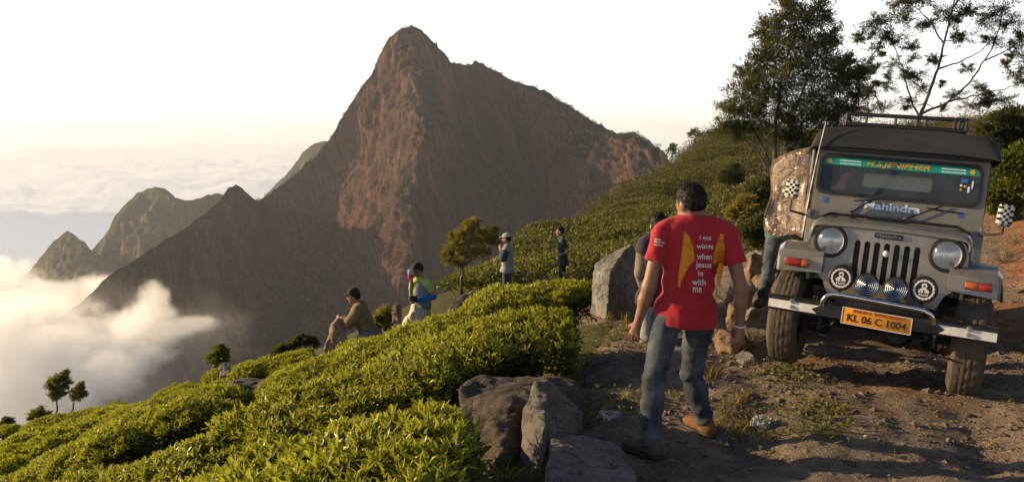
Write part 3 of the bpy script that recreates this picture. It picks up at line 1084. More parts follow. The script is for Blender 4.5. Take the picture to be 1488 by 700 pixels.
rs_ = np.random.default_rng(321)
for _ in range(84):
    BIG.append((rs_.uniform(1040, 1485), rs_.uniform(525, 698), rs_.uniform(2.5, 6.0)))


def ray_ground(px, py):
    d0 = at(px, py, 1.0)
    ds = np.linspace(3.0, 14, 400)
    P = d0[None] * ds[:, None]
    g = ground_z(P[:, 0], P[:, 1])
    k = int(np.argmax(P[:, 2] < g))
    return P[k], ds[k]


for k, (px, py, r) in enumerate(BIG):
    c, d = ray_ground(px, py)
    o = link('loose_stone', proto[k % 5], None, c)
    s = 2.1 * r * d / FPX
    o.scale = (s, s * rg.uniform(0.75, 1.2), s * rg.uniform(0.7, 1.1))
    o.rotation_euler = (rg.uniform(-.3, .3), rg.uniform(-.3, .3), rg.uniform(0, 6.3))
    tag(o, 'loose stone lying on the dirt track', 'stone', 'loose stones on the track')
# gravel too fine to count
ac = Acc()
n = 14000
gxr = rg.uniform(0.4, 5.2, n)
gyr = rg.uniform(3.6, 9.5, n) ** 1.0
dens = fbm(np.stack([gxr, gyr, gxr * 0], -1) * 1.4, 3, 66)
keep = (dens > -0.05) & (path_mask(gxr, gyr) > 0.4)
gxr, gyr = gxr[keep], gyr[keep]
gzr = ground_z(gxr, gyr)
oc = np.array([[1, 0, 0], [-1, 0, 0], [0, 1, 0], [0, -1, 0], [0, 0, 1], [0, 0, -1.0]])
of = np.array([[0, 2, 4], [2, 1, 4], [1, 3, 4], [3, 0, 4], [2, 0, 5], [1, 2, 5], [3, 1, 5], [0, 3, 5]])
m = len(gxr)
sz = rg.uniform(0.003, 0.012, m) * (1 + (rg.uniform(size=m) > 0.88) * 1.7)
an = rg.uniform(0, 6.3, m)
Vv = oc[None] * rg.uniform(0.6, 1.4, (m, 6, 1)) * sz[:, None, None] * np.array([1.2, 1, 0.7])
ca, sa = np.cos(an)[:, None], np.sin(an)[:, None]
Vv = np.stack([Vv[..., 0] * ca - Vv[..., 1] * sa, Vv[..., 0] * sa + Vv[..., 1] * ca, Vv[..., 2]], -1) + np.stack([gxr, gyr, gzr + sz * 0.3], -1)[:, None]
Ff = (of[None] + (np.arange(m) * 6)[:, None, None]).reshape(-1, 3)
tag(link('gravel', mesh_np('gravel', Vv.reshape(-1, 3), Ff, [MAT_PEB[0]], smooth=False)), 'fine gravel scattered over the dirt track', 'gravel', kind='stuff')

# ================================================================== TEA
MAT_TEA = leaf_material('tea_leaf', (0.014, 0.022, 0.005), (0.12, 0.145, 0.015), (0.50, 0.49, 0.035), 0.40, 0.45, 0.35)
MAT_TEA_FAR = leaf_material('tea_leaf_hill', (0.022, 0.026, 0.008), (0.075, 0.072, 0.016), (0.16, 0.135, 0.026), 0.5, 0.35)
MAT_WOOD = simple('tea_wood', (0.10, 0.075, 0.055), (0.16, 0.12, 0.09), 20, 0.9, bump=0.4, bscale=60)


def dome(rng, n, R=0.62, H=0.62, low=0.10):
    """points and outward normals on a flat-topped clipped mound"""
    ph = np.arccos(rng.uniform(low, 1, n) ** 0.9)
    th = rng.uniform(0, 2 * math.pi, n)
    rr_ = R * np.sin(ph) ** 0.7
    wob = 1 + 0.10 * np.sin(3 * th + 1) + 0.08 * np.sin(5 * th + rng.uniform(0, 6))
    p = np.stack([rr_ * np.cos(th) * wob, rr_ * np.sin(th) * wob, H * np.cos(ph) ** 0.38], -1)
    nm = unit(np.stack([p[:, 0] / R ** 2, p[:, 1] / R ** 2, 1.1 * np.cos(ph) ** 1.2 / H], -1))
    return p, nm


def bush_mesh(seed, n_old, n_shoot, size, near=True, R=0.62, H=0.62):
    rng = np.random.default_rng(seed)
    ac = Acc()
    p, nm = dome(rng, n_old, R, H)
    lump = 1 + 0.07 * fbm(p * 4.5, 3, seed)
    p = p * lump[:, None] * rng.uniform(0.74, 1.01, (n_old, 1))
    ax = unit(nm * 0.55 + rng.normal(size=(n_old, 3)) * 0.75 + np.array([0, 0, 0.12]))
    L = size * rng.uniform(0.7, 1.25, n_old)
    nrm = unit(nm + rng.normal(size=(n_old, 3)) * 0.45 + np.array([0, 0, 0.4]))
    depthf = np.clip((np.linalg.norm(p / np.array([R, R, H]), axis=1) - 0.7) / 0.4, 0, 1)
    tint = np.clip(rng.uniform(0.0, 0.72, n_old), 0, 0.7)
    if near:
        V, Q, T = tea_leaves(p, ax, nrm, L, L * rng.uniform(0.34, 0.44, n_old), rng)
        ac.add(V, Q, T, np.repeat(tint, 8))
    else:
        V, Q = simple_leaves(p, ax, L * 1.1, L * 0.5, rng)
        ac.add(V, Q, None, np.repeat(tint, 4))
    # young shoots standing up from the plucking table
    p, nm = dome(rng, n_shoot, R, H, 0.45)
    p = p * (1 + 0.07 * fbm(p * 4.5, 3, seed))[:, None] * rng.uniform(0.95, 1.04, (n_shoot, 1))
    k = 4
    P = np.repeat(p, k, 0)
    up = unit(nm * 0.7 + np.array([0, 0, 0.8]) + rng.normal(size=(n_shoot, 3)) * 0.15)
    U = np.repeat(up, k, 0)
    th = np.tile(np.arange(k) * 2.4, n_shoot) + np.repeat(rng.uniform(0, 6.3, n_shoot), k)
    a = unit(np.cross(U, np.array([0.3, 0.9, 0.1])))
    b = np.cross(U, a)
    out = a * np.cos(th)[:, None] + b * np.sin(th)[:, None]
    spread = np.tile(np.array([0.25, 0.55, 0.8, 1.0]), n_shoot)[:, None] * rng.uniform(0.6, 1.3, (n_shoot * k, 1))
    ax = unit(U + out * spread)
    P = P + U * (np.tile(np.array([0.035, 0.02, 0.008, 0.0]), n_shoot) * size / 0.075)[:, None]
    L = size * np.tile(np.array([0.75, 0.95, 1.1, 1.15]), n_shoot) * rng.uniform(0.75, 1.2, n_shoot * k)
    tint = np.clip(np.tile(np.array([1.0, 0.95, 0.85, 0.72]), n_shoot) + rng.normal(size=n_shoot * k) * 0.07, 0, 1)
    if near:
        V, Q, T = tea_leaves(P, ax, unit(U - out * 0.5), L, L * rng.uniform(0.28, 0.38, len(L)), rng, 0.3)
        ac.add(V, Q, T, np.repeat(tint, 8))
    else:
        V, Q = simple_leaves(P, ax, L, L * 0.42, rng)
        ac.add(V, Q, None, np.repeat(tint, 4))
    return ac.mesh('foliage', MAT_TEA, smooth=False)


def stem_mesh(seed):
    rng = np.random.default_rng(seed)
    ac = Acc()
    ac.tube([(0, 0, -0.15), (0.01, 0, 0.03), (0, 0.01, 0.14)], [0.035, 0.03, 0.024], 7)
    for k in range(11):
        a = k * 2.4 + rng.uniform(-.3, .3)
        r = rng.uniform(0.15, 0.45)
        e = np.array([math.cos(a) * r, math.sin(a) * r, rng.uniform(0.32, 0.52)])
        ac.tube([(0, 0, 0.08), e * np.array([0.45, 0.45, 0.5]) + rng.normal(size=3) * 0.02, e], [0.016, 0.011, 0.005], 5)
    return ac.mesh('stem', MAT_WOOD)


NEAR_FOL = [bush_mesh(100 + k, 2800, 440, 0.102, True) for k in range(4)]
MID_FOL = [bush_mesh(120 + k, 4800, 800, 0.060, True) for k in range(3)]
FAR_FOL = [bush_mesh(140 + k, 3600, 800, 0.056, False) for k in range(3)]
STEMS = [stem_mesh(160 + k) for k in range(2)]
rt = np.random.default_rng(7)


def tea_bush(x, y, r, hgt, label, group, zoff=0.0):
    z = gz(x, y) + zoff
    e = empty('tea_bush', (x, y, z), label, 'tea bush', group)
    e.rotation_euler = (rt.uniform(-.06, .06), -0.20 + rt.uniform(-.06, .06), 0)
    d = math.hypot(x, y)
    fol = NEAR_FOL if d < 5.0 else (MID_FOL if d < 12 else FAR_FOL)
    f = link('foliage', fol[rt.integers(len(fol))], e)
    f.rotation_euler = (0, 0, rt.uniform(0, 6.3))
    f.scale = (r / 0.62, r / 0.62, hgt / 0.62)
    f['kind'] = 'stuff'
    s = link('stem', STEMS[rt.integers(2)], e)
    s.scale = f.scale
    s.rotation_euler = f.rotation_euler
    return e


ORD = ['first', 'second', 'third', 'fourth', 'fifth', 'sixth', 'seventh', 'eighth', 'ninth', 'tenth', 'eleventh', 'twelfth', 'thirteenth', 'fourteenth', 'fifteenth', 'sixteenth', 'seventeenth', 'eighteenth', 'nineteenth', 'twentieth', 'twenty-first', 'twenty-second', 'twenty-third', 'twenty-fourth']


def row(pts, step, r, hgt, label, group, jitter=0.06):
    pts = np.array(pts, float)
    seg = np.linalg.norm(np.diff(pts, axis=0), axis=1)
    cum = np.r_[0, np.cumsum(seg)]
    s = 0.0
    out = []
    while s < cum[-1]:
        x = np.interp(s, cum, pts[:, 0]) + rt.normal() * jitter
        y = np.interp(s, cum, pts[:, 1]) + rt.normal() * jitter
        vis = CX + FPX * x / y
        if 305 < vis < 398 and y > 8:
            s += step
            continue
        out.append(tea_bush(x, y, r * rt.uniform(0.9, 1.12), hgt * rt.uniform(0.9, 1.1), ORD[min(len(out), 23)] + ' ' + label, group))
        s += step * rt.uniform(0.85, 1.15)
    return out


pxy = lambda *L: [at(*p)[:2] for p in L]
# rows nearest the camera
rowA = row(pxy((572, 600, 4.15), (430, 650, 4.35), (250, 700, 4.6), (60, 740, 5.0)), 0.55, 0.52, 0.60, 'leafy tea bush leftward from the rocks in the row nearest the camera', 'nearest tea row', 0.03)
row(pxy((540, 690, 3.55), (400, 740, 3.6), (260, 800, 3.7)), 0.5, 0.5, 0.56, 'leafy tea bush leftward along the bottom edge of the picture', 'tea bushes at the bottom edge', 0.03)
row(pxy((782, 470, 6.9), (700, 485, 6.75), (600, 520, 6.3), (440, 590, 5.9), (310, 640, 5.6), (150, 700, 5.6), (-60, 760, 6)), 0.55, 0.64, 0.66, 'tea bush from the right in the thick hedge above the reddish boulder', 'thick tea hedge', 0.05)
row(pxy((812, 405, 9.6), (700, 436, 9.35), (590, 480, 8.9), (480, 520, 8.6), (350, 565, 8.3), (200, 620, 8.1), (0, 690, 8.1), (-100, 730, 8.1)), 0.56, 0.54, 0.66, 'tea bush down the hedge that starts at the big pointed boulder', 'tea hedge from the boulder', 0.06)
# the field beyond
xs_y = ([9.6, 11.2, 12.5, 14, 15, 16, 17, 18, 19.5], [-2.0, -1.6, -3.2, -4.0, -5.6, -7.4, -9.3, -11.3, -14.5])
u = np.array([-0.93, -0.33])
yy = 9.95
k = 0
ROWL = ['tea bush in the field row below the outcrop rock', 'tea bush in the field row beside the brown outcrop', 'tea bush in the field row under the stooping man', 'tea bush in the row leading to the pale squared stone',
        'tea bush in the outer field row past the outcrop', 'tea bush in the outer field row below the crest', 'tea bush in the row along the crest of the field', 'tea bush on the far crest of the field', 'tea bush at the far rim of the field', 'tea bush at the very rim above the valley']
while yy < 18.6:
    x0 = np.interp(yy, *xs_y)
    s = 0.0
    kk = 0
    while s < 15:
        x, y = x0 + u[0] * s, yy + u[1] * s
        vis = CX + FPX * x / y
        if vis < -60 or y < 7.4:
            break
        if rt.uniform() > 0.06 and not (295 < vis < 410 and 9.0 < y < 11.8) and not (460 < vis < 515 and 11.6 < y < 12.8):
            tea_bush(x + rt.normal() * 0.07, y + rt.normal() * 0.07, 0.50 * rt.uniform(0.88, 1.18), 0.56 * rt.uniform(0.80, 1.12), ORD[min(kk, 23)] + ' ' + ROWL[min(k, 9)].replace('tea bush', 'tea bush leftward'), 'tea field row %s' % 'abcdefghij'[min(k, 9)])
            kk += 1
        s += 0.62 * rt.uniform(0.85, 1.2)
    yy += 1.7
    k += 1

# large single leaves on the shoots of the nearest bush
front = rowA[0]
lm = []
for k in range(4):
    V, Q, T = tea_leaves(np.zeros((1, 3)), np.array([[1.0, 0, 0]]), np.array([[0, 0, 1.0]]), np.array([0.098]), np.array([0.031 + 0.003 * k]), np.random.default_rng(k), 0.3)
    lm.append(mesh_np('leaf', V, [Q, T], [MAT_TEA], smooth=False, tint=np.full(8, (0.95, 0.84, 0.99, 0.76)[k])))
rl = np.random.default_rng(5)
for b_i, bush in enumerate(rowA[:2]):
    p, nm = dome(rl, 46, 0.52, 0.60, 0.30)
    for i in range(46):
        a0 = rl.uniform(0, 6.3)
        for j in range(4):
            up_ = Vector(nm[i]) * 0.6 + Vector((0, 0, 0.8))
            up_.normalize()
            a1 = a0 + j * 2.4
            ax = (up_ + (0.35 + 0.25 * j) * Vector((math.cos(a1), math.sin(a1), 0))).normalized()
            o = link('leaf', lm[(i + j) % 4], bush, p[i] * 1.03 + np.array(up_) * 0.012 * (3 - j))
            zc = (up_ - ax * up_.dot(ax)).normalized()
            o.rotation_euler = Matrix((ax, zc.cross(ax), zc)).transposed().to_euler()
            s = rl.uniform(0.75, 1.15) * (0.8 + 0.1 * j)
            o.scale = (s, s, s)

# tea rows on the hillside behind: too many and too small to count
rh = np.random.default_rng(77)
hx = rh.uniform(-8, 32, 60000)
hy = rh.uniform(20, 92, 60000)
pxh = CX + FPX * hx / hy
# rows follow the slope: keep points close to row lines
rowc = (hx * 0.55 + hy * 0.83) / 1.15
fr = np.abs((rowc + 0.25 * fbm(np.stack([hx, hy, hx * 0], -1) * 0.15, 2, 5)) % 1.0 - 0.5)
patch = fbm(np.stack([hx, hy, hx * 0], -1) * 0.07, 3, 15)
left_edge = np.interp(hy, [20, 25, 34, 45, 56, 66, 78, 92], [-3.0, -3.4, -2.6, -0.4, 4.2, 8.4, 13.5, 19.0])
keep = (fr < 0.17) & (hx > left_edge) & (pxh < 1110) & (hy < 34 + (pxh - 700) * 0.16 + patch * 14) & (hx < 4.0 + (hy - 20) * 0.55)
hx, hy = hx[keep][:7000], hy[keep][:7000]
hzv = ground_z(hx, hy)
m = len(hx)
nl = 30
ctr = np.stack([hx, hy, hzv + 0.22], -1)
ph = unit(rh.normal(size=(m, nl, 3)))
ph[..., 2] = np.abs(ph[..., 2])
rad = rh.uniform(0.75, 1.1, (m, 1, 1))
pos = ctr[:, None] + ph * np.array([0.46, 0.46, 0.33]) * rad
axd = unit(ph + rh.normal(size=ph.shape) * 0.6)
ln = rh.uniform(0.09, 0.17, m * nl)
V, Q = simple_leaves(pos.reshape(-1, 3), axd.reshape(-1, 3), ln, ln * 0.62, rh)
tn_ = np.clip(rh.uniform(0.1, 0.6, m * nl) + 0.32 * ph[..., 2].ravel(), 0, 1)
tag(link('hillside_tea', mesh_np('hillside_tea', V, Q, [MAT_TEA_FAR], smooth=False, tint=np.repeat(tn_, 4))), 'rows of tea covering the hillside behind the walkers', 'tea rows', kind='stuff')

# dry scrub over the upper hillside
MAT_SCRUB = leaf_material('scrub_leaf', (0.018, 0.018, 0.008), (0.085, 0.062, 0.022), (0.19, 0.11, 0.034), 0.6, 0.25)
sx_ = rh.uniform(2, 62, 26000)
sy_ = rh.uniform(17, 118, 26000)
pxs = CX + FPX * sx_ / sy_
sl = np.interp(sy_, [20, 25, 34, 45, 56, 66, 78, 92, 105], [-3.0, -3.4, -2.6, -0.4, 4.2, 8.4, 13.5, 19.0, 24])
pt = fbm(np.stack([sx_, sy_, sx_ * 0], -1) * 0.10, 3, 25)
keep = (sx_ > sl + 0.5) & (pxs < 1520) & ((sy_ > 26 + (pxs - 700) * 0.15 + patch.mean() + pt * 12) | (pt > 0.5) | (pxs > 1075))
sx_, sy_ = sx_[keep][:5200], sy_[keep][:5200]
sz_ = ground_z(sx_, sy_)
m = len(sx_)
nl = 60
size = rh.uniform(0.3, 1.0, m) ** 1.3 * (0.8 + 0.9 * (sy_ > 55))
ph = unit(rh.normal(size=(m, nl, 3)))
ph[..., 2] = np.abs(ph[..., 2])
pos = np.stack([sx_, sy_, sz_], -1)[:, None] + ph * (size[:, None, None] * rh.uniform(0.4, 1.1, (m, nl, 1))) * np.array([0.9, 0.9, 1.15])
axd = unit(ph + rh.normal(size=ph.shape) * 0.8 + np.array([0, 0, 0.3]))
ln = rh.uniform(0.10, 0.24, m * nl)
V, Q = simple_leaves(pos.reshape(-1, 3), axd.reshape(-1, 3), ln, ln * 0.45, rh)
tb = np.repeat(rh.uniform(0, 0.8, m), nl) + rh.uniform(-.15, .2, m * nl)
tag(link('hillside_scrub', mesh_np('hillside_scrub', V, Q, [MAT_SCRUB], smooth=False, tint=np.repeat(np.clip(tb, 0, 1), 4))), 'dark dry scrub covering the upper hillside', 'scrub', kind='stuff')

# little trees and bushes along the mountain's crest and ledges
rows_, cols_ = M1_FRONT.shape[:2]
mm = 420
ci = rh.integers(205, cols_ - 6, mm)
ri = rows_ - 1 - (np.abs(rh.normal(size=mm)) * 5).astype(int)
mask2 = rh.uniform(size=mm) > 0.55
ri[mask2] = rh.integers(60, rows_ - 4, mask2.sum())
ci[mask2] = rh.integers(int(cols_ * .62), cols_ - 4, mask2.sum())
base = M1_FRONT[ri, ci]
nl = 40
size = rh.uniform(0.6, 1.8, mm)
ph = unit(rh.normal(size=(mm, nl, 3)))
pos = base[:, None] + np.array([0, -0.5, 0.6]) * size[:, None, None] + ph * (size[:, None, None] * rh.uniform(0.3, 1.0, (mm, nl, 1)))
axd = unit(ph + rh.normal(size=ph.shape) * 0.7)
ln = rh.uniform(0.5, 1.1, mm * nl)
V, Q = simple_leaves(pos.reshape(-1, 3), axd.reshape(-1, 3), ln, ln * 0.6, rh)
tag(link('mountain_scrub', mesh_np('mountain_scrub', V, Q, [MAT_SCRUB], smooth=False, tint=np.repeat(rh.uniform(0, 0.6, mm * nl), 4))), 'tiny dark bushes dotted along the crest of the great mountain', 'scrub', kind='stuff')

# ================================================================== TREES
MAT_BARK = simple('bark', (0.055, 0.045, 0.038), (0.12, 0.10, 0.085), 5, 0.9, bump=0.6, bscale=25, bdist=0.02)
MAT_LEAF_OAK = leaf_material('silver_oak_leaf', (0.018, 0.024, 0.010), (0.055, 0.060, 0.024), (0.10, 0.085, 0.03), 0.5, 0.3)
MAT_LEAF_PINE = leaf_material('feathery_leaf', (0.022, 0.028, 0.014), (0.06, 0.065, 0.032), (0.10, 0.10, 0.05), 0.5, 0.3)
MAT_LEAF_GOLD = leaf_material('golden_leaf', (0.12, 0.105, 0.024), (0.28, 0.205, 0.04), (0.42, 0.24, 0.07), 0.5, 0.5)
MAT_LEAF_BRIGHT = leaf_material('bright_leaf', (0.035, 0.055, 0.010), (0.13, 0.15, 0.02), (0.22, 0.21, 0.03), 0.4, 0.4)
MAT_LEAF_DARK = leaf_material('dark_leaf', (0.012, 0.022, 0.008), (0.04, 0.052, 0.016), (0.08, 0.08, 0.02), 0.5, 0.3)


def tree(name, label, cat, d, stems, lobes, leaf, per, mat, seed, r0=0.09, clumps=9, group=None, elong=1.0, aspect=0.32, fill=0.4, flat=0.85, spray=1.0, extra=0):
    """stems: pixel polylines (first point is the foot); lobes: (px, py, radius px, density)"""
    rng = np.random.default_rng(seed)
    s = d / FPX
    P0 = at(stems[0][0][0], stems[0][0][1], d)
    root = empty(name, P0, label, cat, group)
    tr = Acc()
    nodes = []
    for si, st in enumerate(stems):
        off = rng.uniform(-0.5, 0.5) * 20 * s if si else 0.0
        pts = np.array([at(p[0], p[1], d + off * k / max(1, len(st) - 1)) for k, p in enumerate(st)])
        tq = np.linspace(0, 1, len(pts))
        tt = np.linspace(0, 1, len(pts) * 4)
        pp = np.stack([np.interp(tt, tq, pts[:, k]) for k in range(3)], -1)
        pp[1:-1] += rng.normal(size=(len(pp) - 2, 3)) * 0.6 * s
        ra = (r0 if si == 0 else r0 * (st[0][2] if len(st[0]) > 2 else 0.6))
        rad = ra * (1 - 0.78 * tt)
        tr.tube(pp, rad, 8)
        for q, r in zip(pp[len(pp) // 3:], rad[len(pp) // 3:]):
            nodes.append((q, r))
    npos = np.array([q for q, r in nodes])
    nrad = np.array([r for q, r in nodes])
    LP, LA, LT = [], [], []
    br = Acc()
    if extra:
        lobes = list(lobes) + [(lx + rng.normal() * 14, ly + rng.normal() * 11, lr * rng.uniform(.4, .7), ld * .7) for (lx, ly, lr, ld) in lobes for _ in range(extra)]
    for (lx, ly, lr, ld) in lobes:
        c = at(lx, ly, d + rng.uniform(-0.7, 0.7) * lr * s)
        R = lr * s
        cost = np.linalg.norm(npos - c, axis=1) + 0.6 * np.maximum(0, npos[:, 2] - c[2] + 0.2 * R)
        k = int(np.argmin(cost))
        a = npos[k]
        mid = (a + c) / 2 + np.array([0, 0, -0.12 * np.linalg.norm(c - a)]) + rng.normal(size=3) * 0.06 * R
        r1 = min(nrad[k] * 0.55, 0.20 * r0)
        br.tube([a, mid, c], [r1, r1 * 0.7, r1 * 0.42], 5)
        base_t = rng.uniform(0.1, 0.55)
        for q in range(int(clumps * ld + 0.5)):
            dr = unit(rng.normal(size=3) + np.array([0, 0, 0.15]))
            e = c + dr * R * rng.uniform(0.35, 1.0 if spray == 1 else 1.9) ** 0.6 * np.array([1, 1, flat])
            m_ = (c + e) / 2 + rng.normal(size=3) * 0.08 * R
            br.tube([c, m_, e], [r1 * 0.4, r1 * 0.28, r1 * 0.12], 4)
            n = int(per * rng.uniform(0.5, 1.4))
            cr = R * rng.uniform(0.26, 0.50)
            g = rng.normal(size=(n, 3)) * cr * np.array([0.62, 0.62, 0.42]) * spray
            # foliage follows the twig
            along = rng.uniform(-0.85 if spray < 1 else -0.3, 0.2, (n, 1)) * (e - c)
            LP.append(e + g + along)
            LA.append(unit(g / cr + dr * 0.9 * elong + rng.normal(size=(n, 3)) * 0.6 + np.array([0, 0, 0.25 * elong])))
            LT.append(np.clip(base_t + rng.uniform(-0.1, 0.35) + rng.uniform(-.15, .25, n), 0, 1))
        n = int(per * clumps * ld * fill)
        g = unit(rng.normal(size=(n, 3))) * (rng.uniform(0.15, 1.0, (n, 1)) ** 0.45) * R * (1.0 + 0.25 * fill) * np.array([1, 1, flat])
        g += 0.25 * R * np.stack([fbm(g / R * 2.2 + 3, 2, seed), fbm(g / R * 2.2 + 9, 2, seed + 1), fbm(g / R * 2.2 + 15, 2, seed + 2)], -1)
        LP.append(c + g)
        LA.append(unit(g / R + rng.normal(size=(n, 3)) * 0.6 + np.array([0, 0, 0.3 * elong])))
        LT.append(np.clip(base_t + rng.uniform(-.15, .4, n), 0, 1))
    LP, LA, LT = np.concatenate(LP), np.concatenate(LA), np.concatenate(LT)
    L = leaf * rng.uniform(0.6, 1.3, len(LP))
    V, Q = simple_leaves(LP - P0, LA, L, L * aspect, rng)
    link('trunk', tr.mesh('trunk', MAT_BARK, off=P0), root)
    link('branches', br.mesh('branches', MAT_BARK, off=P0), root)['kind'] = 'stuff'
    cr_ = link('crown', mesh_np('crown', V, Q, [mat], smooth=False, tint=np.repeat(LT, 4)), root)
    cr_['kind'] = 'stuff'
    return root


tree('silver_oak_tree', 'dense dark tree with many thin trunks behind the vehicle', 'tree', 27,
     [[(1128, 300), (1126, 230), (1128, 170), (1140, 100), (1155, 30)], [(1132, 300, .7), (1140, 220), (1155, 160), (1185, 90), (1195, 30)], [(1124, 295, .6), (1118, 235), (1100, 195), (1075, 165)], [(1140, 290, .6), (1150, 220), (1170, 170), (1215, 120)],
      [(1120, 300, .5), (1112, 240), (1098, 215), (1065, 190)], [(1150, 290, .5), (1162, 215), (1200, 170), (1235, 135)]],
     [(1140, 12, 22, .7), (1160, 30, 28, 1), (1190, 22, 24, .9), (1118, 42, 20, .7), (1135, 62, 30, 1), (1175, 65, 34, 1.2), (1205, 60, 18, .6), (1108, 90, 26, .9), (1150, 100, 38, 1.3), (1195, 105, 34, 1.2), (1225, 95, 16, .6), (1085, 130, 26, .9), (1120, 135, 34, 1.2), (1165, 145, 36, 1.2),
      (1210, 140, 32, 1.1), (1240, 118, 22, .8), (1068, 165, 24, .8), (1100, 172, 28, .9), (1140, 178, 26, .8), (1185, 180, 30, 1), (1225, 165, 26, .9), (1052, 190, 16, .5), (1250, 140, 16, .5), (1210, 200, 24, .7), (1160, 205, 20, .5), (1088, 110, 18, .6), (1254, 105, 12, .5), (1075, 190, 16, .5)],
     0.115, 120, MAT_LEAF_OAK, 201, 0.10, 22, elong=1.8, aspect=0.22, fill=0.35, spray=0.6)
tree('feathery_tree', 'tall sparse feathery tree with leaning trunk above the roof rack', 'tree', 19,
     [[(1325, 215), (1333, 175), (1345, 150), (1362, 105), (1372, 60), (1385, 10), (1393, -60)], [(1340, 165, .6), (1375, 150), (1410, 120), (1440, 75), (1455, 30), (1462, -20)], [(1336, 172, .5), (1322, 140), (1312, 100), (1300, 70), (1285, 35)],
      [(1364, 100, .45), (1390, 92), (1425, 75), (1450, 45)], [(1372, 65, .4), (1355, 35), (1335, 15), (1310, -5)], [(1380, 148, .4), (1420, 138), (1460, 130), (1500, 112)], [(1432, 88, .4), (1470, 70), (1510, 40)], [(1385, 10, .5), (1410, -20), (1440, -40)], [(1280, 160, .35), (1272, 140), (1262, 128)]],
     [(1262, 42, 14, .8), (1280, 30, 18, .9), (1248, 55, 10, .6), (1300, 55, 18, .8), (1272, 72, 12, .6), (1312, 20, 20, .9), (1335, 5, 20, .8), (1300, 5, 16, .6), (1322, 70, 14, .7), (1345, 38, 16, .7), (1300, 90, 12, .6), (1330, 110, 16, .9), (1340, 130, 12, .6),
      (1380, 30, 18, .8), (1405, 10, 22, .9), (1430, 35, 18, .8), (1400, 55, 16, .7), (1455, 12, 22, .9), (1480, 30, 18, .8), (1440, 60, 14, .6), (1470, 65, 16, .7), (1485, 85, 16, .8), (1495, 60, 16, .6), (1478, 108, 13, .7), (1460, 95, 8, .5), (1495, 105, 14, .7),
      (1290, 125, 12, .6), (1275, 100, 10, .5), (1405, 100, 9, .5), (1425, 128, 10, .6), (1435, 148, 16, .8), (1410, 152, 14, .7), (1460, 145, 12, .6), (1390, 138, 10, .5), (1370, 15, 16, .7), (1350, -15, 22, .9), (1400, -30, 24, .9), (1450, -35, 26, .9), (1500, -10, 24, .9), (1310, -30, 18, .7),
      (1360, 85, 9, .5), (1265, 130, 10, .6), (1262, 88, 8, .5), (1285, 155, 14, .7), (1320, 150, 12, .5)],
     0.052, 72, MAT_LEAF_PINE, 202, 0.050, 17, elong=1.0, aspect=0.24, fill=0.22, flat=0.75, spray=0.5, extra=1)
tree('windswept_tree', 'small golden windswept tree on the slope left of the capped man', 'tree', 20.5,
     [[(670, 428), (671, 405), (673, 388), (678, 368), (684, 352)], [(672, 390, .6), (660, 374), (652, 364)], [(673, 387, .6), (692, 370), (710, 352)], [(676, 372, .5), (686, 345), (690, 325)]],
     [(682, 350, 12, .8), (662, 356, 12, .8), (700, 350, 12, .8), (684, 334, 8, .6), (652, 366, 8, .7), (712, 342, 9, .6), (670, 342, 9, .7), (692, 366, 12, .8), (672, 370, 12, .8), (720, 335, 6, .5), (690, 322, 6, .5), (658, 345, 7, .6), (706, 366, 8, .6), (654, 380, 7, .6), (721, 350, 6, .4), (678, 325, 4, .4), (645, 372, 5, .4), (700, 336, 6, .4), (666, 384, 7, .5)],
     0.07, 60, MAT_LEAF_GOLD, 203, 0.05, 20, elong=1.6, aspect=0.22, fill=0.3, spray=0.6)
for k, (d, st, lb, lab) in enumerate([
        (27, [[(82, 604), (83, 585), (84, 565), (87, 550)], [(83, 582, .6), (77, 568), (74, 560)]], [(86, 552, 8, 1), (92, 546, 6, .8), (77, 562, 7, .9), (85, 566, 8, 1), (94, 558, 6, .7), (78, 575, 6, .7), (90, 572, 6, .6)], 'taller of two slim trees standing past the tea crest'),
        (28, [[(104, 600), (107, 585), (112, 570), (117, 562)]], [(117, 561, 5, .8), (110, 568, 5, .7), (121, 570, 5, .7), (106, 577, 4, .6), (117, 577, 4, .5)], 'shorter of two slim trees standing past the tea crest'),
        (24, [[(58, 618), (58, 608), (57, 600)]], [(57, 600, 8, 1), (48, 606, 6, .8), (66, 606, 6, .8)], 'low round bush left of the two slim trees'),
        (24, [[(10, 628), (10, 618), (10, 612)]], [(10, 612, 6, 1), (4, 616, 4, .7)], 'tiny dark bush on the crest at the left edge'),
        (18, [[(319, 545), (319, 530), (318, 515)]], [(318, 512, 9, 1), (311, 520, 8, 1), (326, 520, 8, 1), (318, 526, 8, 1), (320, 506, 5, .7)], 'small round leafy tree beside the pale squared stone'),
        (17.5, [[(445, 508), (443, 495), (441, 485)]], [(441, 491, 6, 1), (432, 496, 6, 1), (450, 495, 6, .8), (424, 500, 5, .7), (457, 497, 5, .6)], 'round shrub on the crest left of the brown rock'),
        (17.5, [[(412, 515), (411, 503), (410, 497)]], [(410, 505, 5, 1), (402, 508, 4, .8), (418, 507, 4, .7)], 'small dark shrub on the crest beside the rust-brown ledge'),
        (17, [[(560, 480), (560, 468), (561, 455)]], [(561, 455, 9, 1), (550, 464, 9, 1), (566, 468, 7, .8), (545, 475, 8, .8)], 'yellowish shrub between the two men on the crest')]):
    tree('small_tree', lab, 'tree' if 'tree' in lab.split(' on ')[0] and 'bush' not in lab and 'shrub' not in lab else 'shrub', d, st, lb, 0.09 if d > 20 else 0.07, 80, MAT_LEAF_DARK if k in (3, 6) else (MAT_LEAF_GOLD if k == 7 else MAT_LEAF_DARK if k == 5 else MAT_LEAF_BRIGHT), 210 + k, 0.035, 12, aspect=0.35, fill=0.1, spray=0.7)
